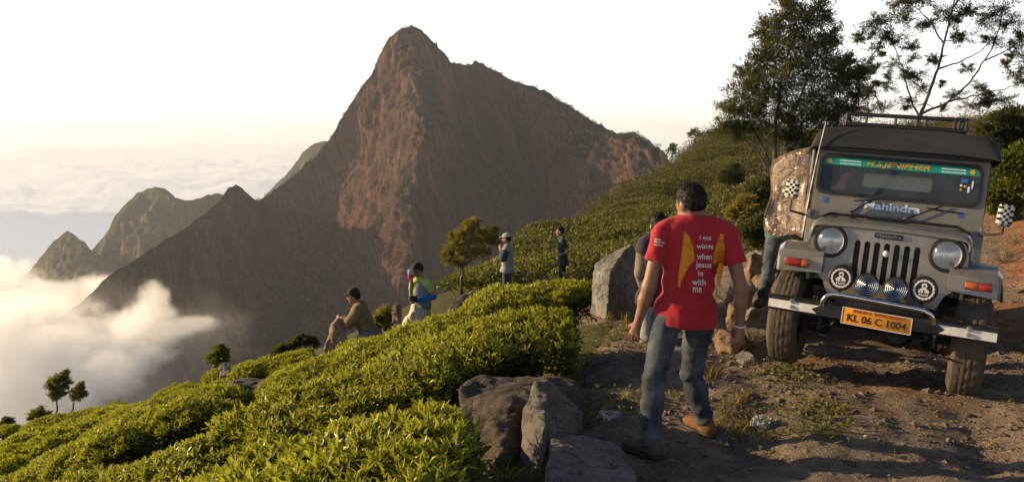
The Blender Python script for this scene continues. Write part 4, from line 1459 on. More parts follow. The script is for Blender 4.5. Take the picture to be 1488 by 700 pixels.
tree('ridge_tree', 'small lone tree on the notch of the hill skyline', 'tree', 96, [[(976, 235), (977, 222), (978, 214)]], [(978, 213, 4, 1), (974, 219, 4, .8), (982, 220, 4, .8)], 0.28, 30, MAT_LEAF_DARK, 230, 0.10, 5, aspect=0.4)
tree('ridge_tree', 'little bushy tree crowning the scrub hill skyline', 'tree', 97, [[(1010, 210), (1010, 200), (1011, 192)]], [(1011, 192, 5, 1), (1004, 196, 5, .8), (1019, 197, 5, .8)], 0.28, 30, MAT_LEAF_DARK, 231, 0.10, 5, aspect=0.4)
tree('leafy_shrub', 'bright yellow-green shrub at the right edge above the red bank', 'shrub', 13,
     [[(1470, 335), (1468, 300), (1465, 265)], [(1475, 330, .7), (1484, 290), (1490, 250)]],
     [(1462, 252, 18, 1), (1478, 232, 18, 1), (1455, 278, 16, 1), (1478, 270, 20, 1), (1490, 250, 16, 1), (1470, 300, 18, .9), (1450, 300, 12, .8), (1495, 285, 18, .9), (1490, 220, 12, .8), (1452, 232, 8, .5), (1440, 290, 8, .5)], 0.085, 85, MAT_LEAF_BRIGHT, 232, 0.05, 9, aspect=0.42)
tree('broad_tree', 'dark leafy tree at the right edge behind the bright shrub', 'tree', 18,
     [[(1478, 330), (1474, 270), (1468, 210), (1466, 185)], [(1474, 260, .6), (1488, 220), (1496, 180)]],
     [(1455, 190, 16, 1), (1472, 180, 18, 1), (1490, 172, 16, 1), (1440, 205, 12, .8), (1462, 212, 18, 1), (1486, 205, 20, 1), (1436, 222, 10, .6), (1500, 190, 18, .9), (1432, 190, 7, .4), (1450, 175, 8, .5)], 0.11, 85, MAT_LEAF_DARK, 233, 0.09, 9, aspect=0.4)
for k, (px, py, d, r, lab) in enumerate([(1100, 330, 20, 26, 'dark shrub on the slope left of the canvas door'), (1078, 300, 24, 22, 'brownish shrub on the slope above the red-shirted walker'), (1105, 275, 25, 28, 'tall dark shrub below the dense multi-trunk tree'), (1060, 250, 34, 20, 'scrubby bush on the hill left of the dense tree')]):
    tree('slope_shrub', lab, 'shrub', d, [[(px, py + r * 1.4), (px, py + r * .5), (px + 2, py)]], [(px, py, r * .55, 1), (px - r * .5, py + r * .3, r * .5, 1), (px + r * .5, py + r * .3, r * .5, 1), (px, py + r * .6, r * .6, 1), (px + r * .2, py - r * .4, r * .4, .7)], 0.11, 75, MAT_LEAF_OAK if k != 1 else MAT_LEAF_GOLD, 240 + k, 0.05, 9, aspect=0.35)

# ------------------------------------------------------------------ grass, dry and green
MAT_GRASS = leaf_material('grass_blade', (0.06, 0.07, 0.018), (0.13, 0.115, 0.035), (0.34, 0.17, 0.06), 0.6, 0.4)
rg2 = np.random.default_rng(88)
SPOTS = [(1050, 612, 240, .22, .12, .9), (1120, 630, 260, .45, .10, .55), (1185, 615, 120, .3, .08, .5), (1240, 640, 120, .35, .06, .6), (800, 696, 60, .10, .20, .95), (835, 600, 70, .2, .08, .5), (880, 590, 160, .4, .05, .35), (905, 480, 220, .5, .09, .4), (880, 470, 120, .3, .14, .8), (1035, 440, 260, .5, .22, .6),
         (1045, 500, 200, .35, .2, .7), (1130, 560, 120, .3, .07, .4), (1420, 610, 240, .5, .05, .75), (1470, 590, 180, .4, .06, .8), (1450, 500, 240, .6, .08, .7), (1470, 440, 260, .6, .12, .7), (1330, 540, 160, .6, .06, .45), (1250, 530, 120, .5, .06, .4), (1020, 580, 100, .2, .1, .5), (940, 690, 80, .3, .05, .4), (700, 690, 160, .25, .16, .8), (1150, 500, 120, .4, .07, .5), (1400, 640, 100, .4, .04, .8), (1060, 560, 160, .3, .14, .8), (1478, 380, 260, .6, .2, .5), (1015, 400, 260, .8, .3, .45)]
P, A, L, T = [], [], [], []
for (px, py, n, sp_, hgt, dry) in SPOTS:
    c, d = ray_ground(px, py)
    n = int(n * 0.42)
    nt = max(3, n // 14)
    tc_ = np.stack([c[0] + rg2.normal(size=nt) * sp_ * 0.5, c[1] + rg2.normal(size=nt) * sp_ * 0.7], -1)
    w = rg2.integers(0, nt, n)
    xx = tc_[w, 0] + rg2.normal(size=n) * 0.025
    yy_ = tc_[w, 1] + rg2.normal(size=n) * 0.025
    zz = ground_z(xx, yy_)
    P.append(np.stack([xx, yy_, zz - 0.01], -1))
    A.append(unit(rg2.normal(size=(n, 3)) * 0.42 + np.array([0.08, 0, 1.0])))
    L.append(hgt * rg2.uniform(0.5, 1.3, n))
    T.append(np.clip(dry + rg2.normal(size=n) * 0.2, 0, 1))
P, A, L, T = map(np.concatenate, (P, A, L, T))
side = unit(np.cross(A, rg2.normal(size=A.shape))) * (0.0035 + 0.012 * L)[:, None]
bend = unit(np.stack([A[:, 0], A[:, 1], A[:, 2] * 0], -1) + 1e-6) * (L * 0.28)[:, None]
V = np.stack([P - side, P + side, P + A * (L * .55)[:, None] + side * .7 + bend * .3, P + A * (L * .55)[:, None] - side * .7 + bend * .3, P + A * L[:, None] + bend], 1).reshape(-1, 3)
b = (np.arange(len(P)) * 5)[:, None]
tag(link('grass', mesh_np('grass', V, [b + np.array([[0, 1, 2, 3]]), b + np.array([[3, 2, 4]])], [MAT_GRASS], smooth=False, tint=np.repeat(T, 5))), 'tufts of dry and green grass along the track', 'grass', kind='stuff')
# low weeds with small leaves on the verge
n = 1500
wi = rg2.integers(0, 7, n)
WS = [(1120, 625, .45), (1185, 610, .3), (885, 585, .4), (905, 490, .5), (1040, 460, .45), (1140, 545, .3), (830, 620, .25)]
cs = np.array([ray_ground(a, b_)[0] for a, b_, _ in WS])
sp_ = np.array([w[2] for w in WS])[wi]
xx = cs[wi, 0] + rg2.normal(size=n) * sp_ * 0.5
yy_ = cs[wi, 1] + rg2.normal(size=n) * sp_ * 0.6
pos = np.stack([xx, yy_, ground_z(xx, yy_) + rg2.uniform(0, 0.06, n)], -1)
ax = unit(rg2.normal(size=(n, 3)) + np.array([0, 0, 0.6]))
ln = rg2.uniform(0.02, 0.05, n)
V, Q = simple_leaves(pos, ax, ln, ln * 0.55, rg2)
tag(link('weeds', mesh_np('weeds', V, Q, [MAT_LEAF_BRIGHT], smooth=False, tint=np.repeat(rg2.uniform(0, 0.9, n), 4))), 'low leafy weeds on the verge of the track', 'weeds', kind='stuff')

# ================================================================== THE VEHICLE
class B:
    """bmesh kit for one part"""
    def __init__(self):
        self.bm = bmesh.new()

    def raw(self, V, F):
        vs_ = [self.bm.verts.new(V3(v)) for v in V]
        for f in F:
            try:
                self.bm.faces.new([vs_[int(i)] for i in f])
            except ValueError:
                pass
        return vs_

    def box(self, c, size, bevel=0.0, rot=None, seg=2):
        b2 = bmesh.new()
        bmesh.ops.create_cube(b2, size=1.0)
        bmesh.ops.scale(b2, vec=size, verts=b2.verts)
        if bevel:
            bmesh.ops.bevel(b2, geom=list(b2.edges), offset=bevel, segments=seg, affect='EDGES', profile=0.5)
        M = Matrix.Translation(Vector(c)) @ (rot.to_4x4() if rot is not None else Matrix.Identity(4))
        b2.transform(M)
        tmp = bpy.data.meshes.new('tmp')
        b2.to_mesh(tmp)
        b2.free()
        self.bm.from_mesh(tmp)
        bpy.data.meshes.remove(tmp)
        return self

    def tube(self, pts, r, n=10):
        pts = [tuple(p) for p in pts]
        V, Q, T = tube_np(pts, [r] * len(pts) if np.isscalar(r) else r, n)
        self.raw(V, list(Q) + list(T))
        return self

    def lathe(self, prof, c, axis, n=36):
        """prof: (radius, height along axis) pairs; axis points along +height"""
        ax = Vector(axis).normalized()
        u_ = ax.orthogonal().normalized()
        w_ = ax.cross(u_)
        V, F = [], []
        for (r, hh) in prof:
            for k in range(n):
                a = 2 * math.pi * k / n
                V.append(Vector(c) + ax * hh + (u_ * math.cos(a) + w_ * math.sin(a)) * max(r, 1e-5))
        for i in range(len(prof) - 1):
            for k in range(n):
                F.append((i * n + k, i * n + (k + 1) % n, (i + 1) * n + (k + 1) % n, (i + 1) * n + k))
        vs_ = self.raw(V, F)
        bmesh.ops.remove_doubles(self.bm, verts=vs_, dist=1e-4)
        return self

    def loft(self, secs, close=False, caps=True):
        n = len(secs[0])
        V = [p for s in secs for p in s]
        F = []
        for i in range(len(secs) - 1):
            for k in range(n if close else n - 1):
                F.append((i * n + k, i * n + (k + 1) % n, (i + 1) * n + (k + 1) % n, (i + 1) * n + k))
        if caps and close:
            F.append(tuple(range(n - 1, -1, -1)))
            F.append(tuple((len(secs) - 1) * n + k for k in range(n)))
        self.raw(V, F)
        return self

    def plate(self, outer, holes, f0, f1):
        """flat plate with real openings; f0, f1 map (x, z) to front and back points"""
        pts = [Vector(p) for p in outer]
        faces = [list(range(len(outer)))]
        for hpts in holes:
            s = len(pts)
            pts += [Vector(p) for p in hpts]
            faces.append(list(range(s, s + len(hpts))))
        vo, eo, fo, ov, oe, of_ = delaunay_2d_cdt(pts, [], faces, 1, 1e-6)
        keep = [f for f, src in zip(fo, of_) if src == [0] or tuple(src) == (0,)]
        n = len(vo)
        V = [f0(v.x, v.y) for v in vo] + [f1(v.x, v.y) for v in vo]
        F = [tuple(f) for f in keep] + [tuple(n + i for i in reversed(f)) for f in keep]
        cnt = {}
        for f in keep:
            for a, b_ in zip(f, list(f[1:]) + [f[0]]):
                cnt[(a, b_)] = 1
        for (a, b_) in cnt:
            if (b_, a) not in cnt:
                F.append((b_, a, n + a, n + b_))
        self.raw(V, F)
        return self

    def build(self, name, mat, parent, smooth=True, angle=35, solid=0.0):
        bmesh.ops.recalc_face_normals(self.bm, faces=self.bm.faces)
        me = bpy.data.meshes.new(name)
        self.bm.to_mesh(me)
        self.bm.free()
        me.polygons.foreach_set('use_smooth', [smooth] * len(me.polygons))
        if smooth:
            me.set_sharp_from_angle(angle=RAD(angle))
        me.materials.append(mat)
        o = link(name, me, parent)
        if solid:
            md = o.modifiers.new('thickness', 'SOLIDIFY')
            md.thickness = solid
            md.offset = -1
        return o


def text_mesh(body, size, shear=0.0, extrude=0.0008, bold=0.0, spacing=1.0):
    cu = bpy.data.curves.new('lettering', 'FONT')
    cu.body = body
    cu.size = size
    cu.shear = shear
    cu.extrude = extrude
    cu.offset = bold
    cu.space_character = spacing
    cu.align_x = 'CENTER'
    cu.align_y = 'CENTER'
    cu.resolution_u = 3
    ob = bpy.data.objects.new('lettering', cu)
    COL.objects.link(ob)
    dg = bpy.context.evaluated_depsgraph_get()
    me = bpy.data.meshes.new_from_object(ob.evaluated_get(dg))
    bpy.data.objects.remove(ob)
    bpy.data.curves.remove(cu)
    return me


def lettering(name, body, size, origin, xdir, updir, mat, parent, width=None, split=False, **kw):
    """letters standing on a plane through origin; reads along xdir"""
    me = text_mesh(body, size, **kw)
    x = Vector(xdir).normalized()
    u_ = Vector(updir).normalized()
    nrm = x.cross(u_)
    M = Matrix((x, u_, nrm)).transposed().to_4x4()
    co = [v.co.x for v in me.vertices]
    if width and co:
        sx_ = width / (max(co) - min(co))
        M = M @ Matrix.Diagonal((sx_, 1, 1, 1))
    me.transform(Matrix.Translation(Vector(origin)) @ M)
    me.materials.clear()
    me.materials.append(mat)
    if not split:
        return link(name, me, parent)
    # one object for each character
    nb_ = {v.index: set() for v in me.vertices}
    for e in me.edges:
        nb_[e.vertices[0]].add(e.vertices[1])
        nb_[e.vertices[1]].add(e.vertices[0])
    comp, nc_ = {}, 0
    for v in nb_:
        if v in comp:
            continue
        st_ = [v]
        while st_:
            w = st_.pop()
            if w not in comp:
                comp[w] = nc_
                st_ += list(nb_[w])
        nc_ += 1
    for k in range(nc_):
        ids = [v for v in comp if comp[v] == k]
        mp_ = {v: i for i, v in enumerate(ids)}
        m2 = bpy.data.meshes.new(name)
        m2.from_pydata([tuple(me.vertices[v].co) for v in ids], [], [tuple(mp_[i] for i in p.vertices) for p in me.polygons if comp[p.vertices[0]] == k])
        m2.materials.append(mat)
        link(name, m2, parent)


def rrect(cx_, cz_, w, h_, r, n=6, rtop=None, rbot=None):
    out = []
    for (sx_, sz_, a0) in ((1, 1, 0), (-1, 1, 90), (-1, -1, 180), (1, -1, 270)):
        rr_ = r if (rtop is None or sz_ > 0) and (rbot is None or sz_ < 0) else r
        for k in range(n + 1):
            a = RAD(a0 + 90 * k / n)
            out.append((cx_ + sx_ * (w / 2 - rr_) + rr_ * math.cos(a), cz_ + sz_ * (h_ / 2 - rr_) + rr_ * math.sin(a)))
    return out


def circ(cx_, cz_, r, n=28):
    return [(cx_ + r * math.cos(2 * math.pi * k / n), cz_ + r * math.sin(2 * math.pi * k / n)) for k in range(n)]


# paints
t = NT('olive_grey_paint')
dust = t.ramp(t.noise(3.5, 7, 0.62), 0.45, 0.72)
fine = t.ramp(t.noise(28, 6, 0.65), 0.42, 0.7, 0, 0.35)
col = t.mix(t.math('MULTIPLY', dust, 0.4), (0.165, 0.157, 0.136), (0.25, 0.215, 0.165))
col = t.mix(fine, col, (0.15, 0.125, 0.09))
rgh = t.ramp(t.noise(9, 5), 0.3, 0.7, 0.22, 0.5)
MAT_PAINT = t.done(t.princ(col, rgh, 0, None, 0.5, **{'Coat Weight': 0.5, 'Coat Roughness': 0.1}))
MAT_BLACK = simple('black_metal', (0.008, 0.008, 0.009), (0.017, 0.016, 0.015), 14, 0.45, spec=0.4)
MAT_RUBBER = simple('rubber_seal', (0.012, 0.012, 0.012), (0.02, 0.02, 0.02), 20, 0.6)
t = NT('tyre_rubber')
dst = t.ramp(t.noise(11, 7, 0.65), 0.25, 0.55)
MAT_TYRE = t.done(t.princ(t.mix(dst, (0.022, 0.020, 0.018), (0.085, 0.066, 0.048)), 0.9, 0, t.bump(t.noise(70, 5), 0.4, 0.006), 0.3))
MAT_CHROME = simple('chrome', (0.80, 0.79, 0.77), (0.62, 0.60, 0.57), 30, 0.16, metal=1.0)
MAT_STEEL = simple('worn_steel', (0.32, 0.31, 0.30), (0.18, 0.16, 0.14), 14, 0.42, metal=1.0)
MAT_WHITE = simple('white_paint', (0.80, 0.79, 0.77), (0.62, 0.59, 0.54), 9, 0.6, spec=0.2)
MAT_BLUE = simple('blue_sticker', (0.03, 0.12, 0.42), None, rough=0.5)
MAT_LBLUE = simple('pale_blue_letter', (0.62, 0.74, 0.88), None, rough=0.45)
MAT_TEAL = simple('teal_banner', (0.006, 0.27, 0.20), (0.004, 0.22, 0.165), 3, 0.5)
MAT_GOLD = simple('gold_letter', (0.62, 0.33, 0.015), None, rough=0.5)
MAT_PLATE = simple('yellow_plate', (0.72, 0.29, 0.008), (0.58, 0.22, 0.01), 12, 0.5)
MAT_INK = simple('black_ink', (0.01, 0.01, 0.01), None, rough=0.6)
MAT_REDINK = simple('red_ink', (0.38, 0.02, 0.01), None, rough=0.6)
MAT_AMBER = simple('amber_lens', (0.50, 0.10, 0.012), None, rough=0.18)
MAT_REDLENS = simple('red_lens', (0.34, 0.022, 0.012), None, rough=0.18)
MAT_PINK = simple('pink_cloth', (0.55, 0.03, 0.12), (0.42, 0.02, 0.09), 12, 0.8)
MAT_SEAT = simple('dark_seat', (0.02, 0.02, 0.022), (0.035, 0.03, 0.03), 8, 0.7)
t = NT('roof_canvas')
wv = t.noise(2.2, 6, 0.6, stretch=(0.4, 1, 2.2))
MAT_CANVAS = t.done(t.princ(t.mix(t.ramp(wv, 0.35, 0.68), (0.016, 0.017, 0.020), (0.040, 0.040, 0.042)), 0.78, 0, t.bump(t.math('ADD', wv, t.math('MULTIPLY', t.noise(160, 3), 0.08)), 0.7, 0.04), 0.3))
t = NT('door_vinyl')
cr = t.noise(7.0, 6, 0.6, dist=0.8)
MAT_VINYL = t.done(t.princ(t.mix(t.ramp(t.noise(4.5, 5), 0.35, 0.65), (0.17, 0.095, 0.05), (0.30, 0.20, 0.125)), t.ramp(cr, 0.3, 0.7, 0.08, 0.28), 0, t.bump(cr, 0.9, 0.10), 0.8, **{'Coat Weight': 0.6, 'Coat Roughness': 0.06, 'Transmission Weight': 0.25}))
t = NT('windscreen_glass')
reflect_film = t.princ((0.20, 0.25, 0.25), 0.5, 0, None, 0.5)  # thin dusty layer, coloured teal-grey to stand in for the reflected sky
clear = t.princ((0.86, 0.93, 0.92), 0.02, 0, None, 0.5, **{'Transmission Weight': 1.0, 'IOR': 1.5})
ms = t.new('ShaderNodeMixShader')
t.l.new(t.ramp(t.noise(2.5, 6, 0.6), 0.3, 0.75, 0.07, 0.20), ms.inputs[0])
t.l.new(clear, ms.inputs[1])
t.l.new(reflect_film, ms.inputs[2])
MAT_GLASS = t.done(ms.outputs[0])
t = NT('lamp_glass')
ribs = t.new('ShaderNodeTexWave', wave_type='BANDS', bands_direction='X')
t.l.new(t.tc.outputs['Object'], ribs.inputs['Vector'])
ribs.inputs['Scale'].default_value = 22.0
gl_ = t.new('ShaderNodeBsdfGlossy')
gl_.inputs['Roughness'].default_value = 0.06
t.l.new(t.bump(ribs.outputs['Fac'], 0.3, 0.006), gl_.inputs['Normal'])
tr_ = t.new('ShaderNodeBsdfTransparent')
ms = t.new('ShaderNodeMixShader')
ms.inputs[0].default_value = 0.22
t.l.new(tr_.outputs[0], ms.inputs[1])
t.l.new(gl_.outputs[0], ms.inputs[2])
MAT_LENS = t.done(ms.outputs[0])
MAT_MIRROR = simple('lamp_reflector', (0.86, 0.86, 0.84), None, rough=0.4, metal=0.55)
t = NT('checked_cloth')
ck = t.new('ShaderNodeTexChecker')
t.l.new(t.tc.outputs['Object'], ck.inputs['Vector'])
ck.inputs['Scale'].default_value = 44.0
ck.inputs['Color1'].default_value = (0.66, 0.64, 0.60, 1)
ck.inputs['Color2'].default_value = (0.012, 0.012, 0.012, 1)
MAT_CHECK = t.done(t.princ(ck.outputs['Color'], 0.75, 0, None, 0.3))

jeep = empty('off_road_vehicle', JEEP_POS, 'olive-grey off-road vehicle with canvas top and yellow number plate facing the camera', 'vehicle')
jeep.rotation_mode = 'XYZ'
jeep.matrix_world = JM @ Matrix.Diagonal((0.975, 1.0, 1.026, 1.0))

# ---- grille panel with seven slots
GY_ = 0.28
gout = [(-.385, .60), (-.43, .70), (-.545, .80), (-.558, .90), (-.558, 1.00), (-.548, 1.05), (-.52, 1.09), (-.47, 1.118), (-.40, 1.13), (0, 1.142), (.40, 1.13), (.47, 1.118), (.52, 1.09), (.548, 1.05), (.558, 1.0), (.558, .90), (.545, .80), (.43, .70), (.385, .60)]
gout = gout[::-1]
slots = [rrect(-0.21 + 0.07 * k, 0.875, 0.042, 0.31, 0.0205, 5) for k in range(7)]
lampholes = [circ(-.41, 1.0, .102), circ(.41, 1.0, .102)]
b_ = B().plate(gout, slots + lampholes, lambda x, z: (x, GY_ - 0.02 * (1 - (x / .56) ** 2), z), lambda x, z: (x, GY_ + 0.035, z))
grille = b_.build('grille_panel', MAT_PAINT, jeep, True, 30)
B().box((0, GY_ + 0.10, 0.86), (0.70, 0.05, 0.46)).build('radiator', MAT_BLACK, grille)
# name badge
bd = B().box((0, GY_ - 0.026, 1.082), (0.20, 0.012, 0.038), 0.004).build('badge', MAT_BLACK, grille)
lettering('badge_letters', 'Mahindra', 0.036, (0, GY_ - 0.034, 1.082), (1, 0, 0), (0, 0, 1), MAT_STEEL, grille, width=0.17)
# ornament hung in the grille
B().lathe([(0.0, -0.012), (0.02, -0.010), (0.026, 0.0), (0.018, 0.012), (0.0, 0.02)], (0.0, GY_ - 0.045, 0.955), (0.4, -1, 0.3), 14).build('ornament', MAT_WHITE, grille)
# headlights
for sx_ in (-1, 1):
    c = (sx_ * .41, GY_ - 0.005, 1.0)
    hl = B().lathe([(.124, 0.0), (.126, .022), (.118, .034), (.102, .036), (.099, .02), (.099, -.05)], c, (0, -1, 0), 40).build('headlight', MAT_BLACK, jeep)
    B().lathe([(.098, .012), (.085, -.02), (.06, -.05), (.02, -.07), (0.0, -.072)], c, (0, -1, 0), 36).build('reflector', MAT_MIRROR, hl)
    B().lathe([(.099, .016), (.094, .030), (.07, .044), (.035, .051), (0, .053)], c, (0, -1, 0), 36).build('lens', MAT_LENS, hl)
    B().lathe([(.0, .01), (.011, .01), (.013, -.05)], c, (0, -1, 0), 14).build('bulb_cap', MAT_BLACK, hl)

# ---- bonnet
def hood_sec(y, hw, z, drop):
    P_ = []
    for k in range(13):
        f = -1 + 2 * k / 12
        P_.append((f * (hw - 0.05), y, z - 0.014 * f * f))
    arcL = [(-(hw - 0.05) - 0.05 * math.sin(RAD(a)), y, z - 0.014 - 0.05 * (1 - math.cos(RAD(a)))) for a in (90, 60, 30)]
    arcR = [(-p[0], p[1], p[2]) for p in arcL[::-1]]
    return [(-hw, y, z - drop)] + arcL + P_ + arcR + [(hw, y, z - drop)]


b_ = B().loft([hood_sec(0.238, 0.555, 1.128, 0.085), hood_sec(0.262, 0.566, 1.150, 0.12), hood_sec(0.32, 0.572, 1.163, 0.19), hood_sec(0.6, 0.585, 1.176, 0.21), hood_sec(1.0, 0.60, 1.188, 0.22), hood_sec(1.31, 0.615, 1.195, 0.23)], caps=False)
hood = b_.build('bonnet', MAT_PAINT, jeep, True, 50, solid=0.012)
B().tube([(-.60, 1.285, 1.08), (-.60, 1.285, 1.17), (-.52, 1.285, 1.212), (0, 1.285, 1.218), (.52, 1.285, 1.212), (.60, 1.285, 1.17), (.60, 1.285, 1.08)], 0.013, 8).build('bonnet_seal', MAT_RUBBER, hood)
for sx_ in (-1, 1):
    B().box((sx_ * .592, 0.55, 1.02), (0.02, 0.035, 0.11), 0.005).build('bonnet_catch', MAT_STEEL, hood)
    # side of the engine bay
    B().box((sx_ * .545, 0.80, 0.86), (0.03, 1.02, 0.34), 0.006).build('engine_bay_side', MAT_PAINT, jeep)
    # flat fender with sloped front
    f_ = B()
    sec = lambda y, zt, zb, xo: [(sx_ * .44, y, zb + 0.02), (sx_ * .44, y, zt), (sx_ * (xo - .035), y, zt), (sx_ * xo, y, zt - 0.035), (sx_ * xo, y, zb)]
    f_.loft([sec(.205, .868, .735, .765), sec(.225, .905, .73, .785), sec(.33, .955, .80, .79), sec(.55, .965, .885, .79), sec(.95, .955, .88, .79), sec(1.15, .90, .80, .79), sec(1.32, .74, .62, .79)], close=True)
    fen = f_.build('fender', MAT_PAINT, jeep, True, 28)
    ind = B().box((sx_ * .635, .198, .812), (0.185, 0.03, 0.062), 0.008).build('indicator_housing', MAT_STEEL, fen)
    if sx_ < 0:
        B().box((-.655, .180, .812), (0.115, 0.016, 0.050), 0.006).build('indicator_lens', MAT_REDLENS, fen)
        B().box((-.572, .180, .812), (0.048, 0.016, 0.050), 0.006).build('indicator_lens', MAT_AMBER, fen)
    else:
        B().box((.592, .180, .812), (0.085, 0.016, 0.050), 0.006).build('indicator_lens', MAT_AMBER, fen)
        B().box((.678, .180, .812), (0.082, 0.016, 0.050), 0.006).build('indicator_lens', MAT_REDLENS, fen)
    B().tube([(sx_ * .795, .22, .73), (sx_ * .80, .35, .80), (sx_ * .80, .55, .885), (sx_ * .80, .95, .878), (sx_ * .80, 1.15, .80)], 0.012, 6).build('fender_beading', MAT_BLACK, fen)

# ---- bumper
bar = lambda x: -0.035 + 0.055 * max(0, abs(x) - 0.45) ** 1.3
xs = np.linspace(-.785, .785, 21)
b_ = B().loft([[(x, bar(x), .452), (x, bar(x) - 0.008, .462), (x, bar(x) - 0.008, .553), (x, bar(x), .563), (x, bar(x) + 0.06, .563), (x, bar(x) + 0.06, .553), (x, bar(x) + 0.012, .545), (x, bar(x) + 0.012, .47), (x, bar(x) + 0.06, .462), (x, bar(x) + 0.06, .452)] for x in xs], close=True)
bumper = b_.build('bumper', MAT_BLACK, jeep, True, 30)
for sx_ in (-1, 1):
    pts = [(.775, .530), (.775, .470), (.415, .470), (.455, .500), (.40, .530)]
    pts = [(sx_ * x, z) for x, z in pts]
    if sx_ > 0:
        pts = pts[::-1]
    dense = []
    for (a, c2) in zip(pts, pts[1:] + pts[:1]):
        for k in range(5):
            dense.append((a[0] + (c2[0] - a[0]) * k / 5, a[1] + (c2[1] - a[1]) * k / 5))
    B().plate(dense, [], lambda x, z: (x, bar(x) - 0.0125, z), lambda x, z: (x, bar(x) - 0.009, z)).build('white_arrow_panel', MAT_WHITE, bumper, False)
    bird = [(.300, .488), (.322, .478), (.348, .484), (.352, .505), (.362, .520), (.345, .517), (.338, .508), (.326, .520), (.312, .535), (.316, .512)]
    B().plate([(sx_ * x, z) for x, z in (bird if sx_ < 0 else bird[::-1])], [], lambda x, z: (x, bar(x) - 0.0125, z), lambda x, z: (x, bar(x) - 0.009, z)).build('bird_sticker', MAT_WHITE, bumper, False)
    for zz in (.492, .53):
        B().lathe([(0.0, .026), (.012, .024), (.015, .012), (.022, .010), (.022, .006)], (sx_ * .60, bar(.6), zz), (0, -1, 0), 10).build('bolt', MAT_STEEL, bumper)
    B().tube([(sx_ * .36, 0.03, .48), (sx_ * .36, 0.5, .50)], 0.03, 8).build('bumper_bracket', MAT_BLACK, bumper)
B().tube([(-.385, -.045, .535), (-.382, -.062, .575), (-.362, -.07, .610), (-.32, -.072, .632), (-.24, -.072, .634), (0, -.074, .626), (.24, -.072, .616), (.30, -.072, .612), (.345, -.07, .592), (.368, -.062, .562), (.372, -.045, .53)], 0.017, 12).build('nudge_bar', MAT_CHROME, bumper)
B().box((0, -.038, .60), (0.60, 0.03, 0.09), 0.01).build('cross_plate', MAT_BLACK, bumper)

# ---- number plate
pl_o = Vector((0, -.075, .492))
pb = B().box(pl_o, (0.475, 0.010, 0.118), 0.003, Matrix.Rotation(RAD(1.0), 3, 'Y')).build('number_plate', MAT_PLATE, jeep)
lettering('plate_letter', 'KL 06 C 1004', 0.072, pl_o + Vector((0, -.0065, -.012)), (1, 0, -0.017), (0.017, 0, 1), MAT_INK, pb, width=0.40, split=True, bold=0.0006)
lettering('plate_letter', 'KERALA TAMILNADU', 0.030, pl_o + Vector((0.01, -.0065, .040)), (1, 0, -0.017), (0.017, 0, 1), MAT_REDINK, pb, width=0.34, split=True)
B().plate(rrect(0, 0, .475, .118, .004, 2), [rrect(0, 0, .465, .108, .004, 2)], lambda x, z: (x, pl_o.y - .0075, pl_o.z + z - .0175 * x), lambda x, z: (x, pl_o.y - .004, pl_o.z + z - .0175 * x)).build('plate_rim', MAT_WHITE, pb, False)

# ---- spot lamps with printed covers, and two chrome horns
for sx_ in (-1, 1):
    c = Vector((sx_ * .285, .085, .745))
    lamp = B().lathe([(0, .03), (.085, .028), (.094, .018), (.094, -.03), (.05, -.075), (0, -.08)], c, (0, -1, 0), 36).build('spot_lamp', MAT_BLACK, jeep)
    yf = c.y - .0325
    pet, ring = [], []
    N = 72
    for k in range(N):
        a = 2 * math.pi * k / N
        r = .066 + .0065 * abs(math.sin(9 * a))
        pet.append((c.x + r * math.cos(a), c.z + r * math.sin(a)))
    B().plate(pet, [circ(c.x, c.z, .058, 48)], lambda x, z: (x, yf, z), lambda x, z: (x, yf + .004, z)).build('sunburst_ring', MAT_WHITE, lamp, False)
    bust = [(-.034, -.022), (.034, -.022), (.036, -.008), (.024, .004), (.013, .009), (.013, .016), (.019, .026), (.016, .040), (0, .048), (-.016, .040), (-.019, .026), (-.013, .016), (-.013, .009), (-.024, .004), (-.036, -.008)]
    face = [(-.008, .018), (.008, .018), (.010, .028), (0, .034), (-.010, .028)]
    B().plate([(c.x + x, c.z + z) for x, z in bust], [[(c.x + x, c.z + z) for x, z in face], [(c.x - .022 + x, c.z - .012 + z) for x, z in circ(0, 0, .005, 8)], [(c.x + x, c.z - .010 + z) for x, z in rrect(0, 0, .012, .02, .004, 2)]],
              lambda x, z: (x, yf, z), lambda x, z: (x, yf + .004, z)).build('portrait_emblem', MAT_WHITE, lamp, False)
    for k in range(5):
        B().box((c.x - .026 + .013 * k, yf, c.z - .036 - .004 * (1 - abs(k - 2) / 2)), (.007, .004, .014)).build('emblem_bar', MAT_WHITE, lamp, False)
    B().tube([(c.x, c.y + .03, c.z - .085), (c.x, .05, .58)], .012, 6).build('lamp_bracket', MAT_BLACK, lamp)
    c = Vector((sx_ * .098, .06, .722))
    hn = B().lathe([(0, .010), (.076, .010), (.080, .022), (.086, .020), (.088, .008), (.086, -.03), (0, -.035)], c, (0, -1, 0), 36).build('horn', MAT_BLACK, jeep, True, 25)
    for k in range(6):
        r = .013 + .0132 * k
        B().tube([(c.x + r * math.cos(q_), c.y - .017, c.z + r * math.sin(q_)) for q_ in np.linspace(0, 2 * math.pi, 33)], .0040, 6).build('horn_ring', MAT_CHROME, hn)
    B().tube([(c.x, c.y + .02, c.z - .08), (c.x, .03, .60)], .009, 6).build('horn_bracket', MAT_BLACK, hn)

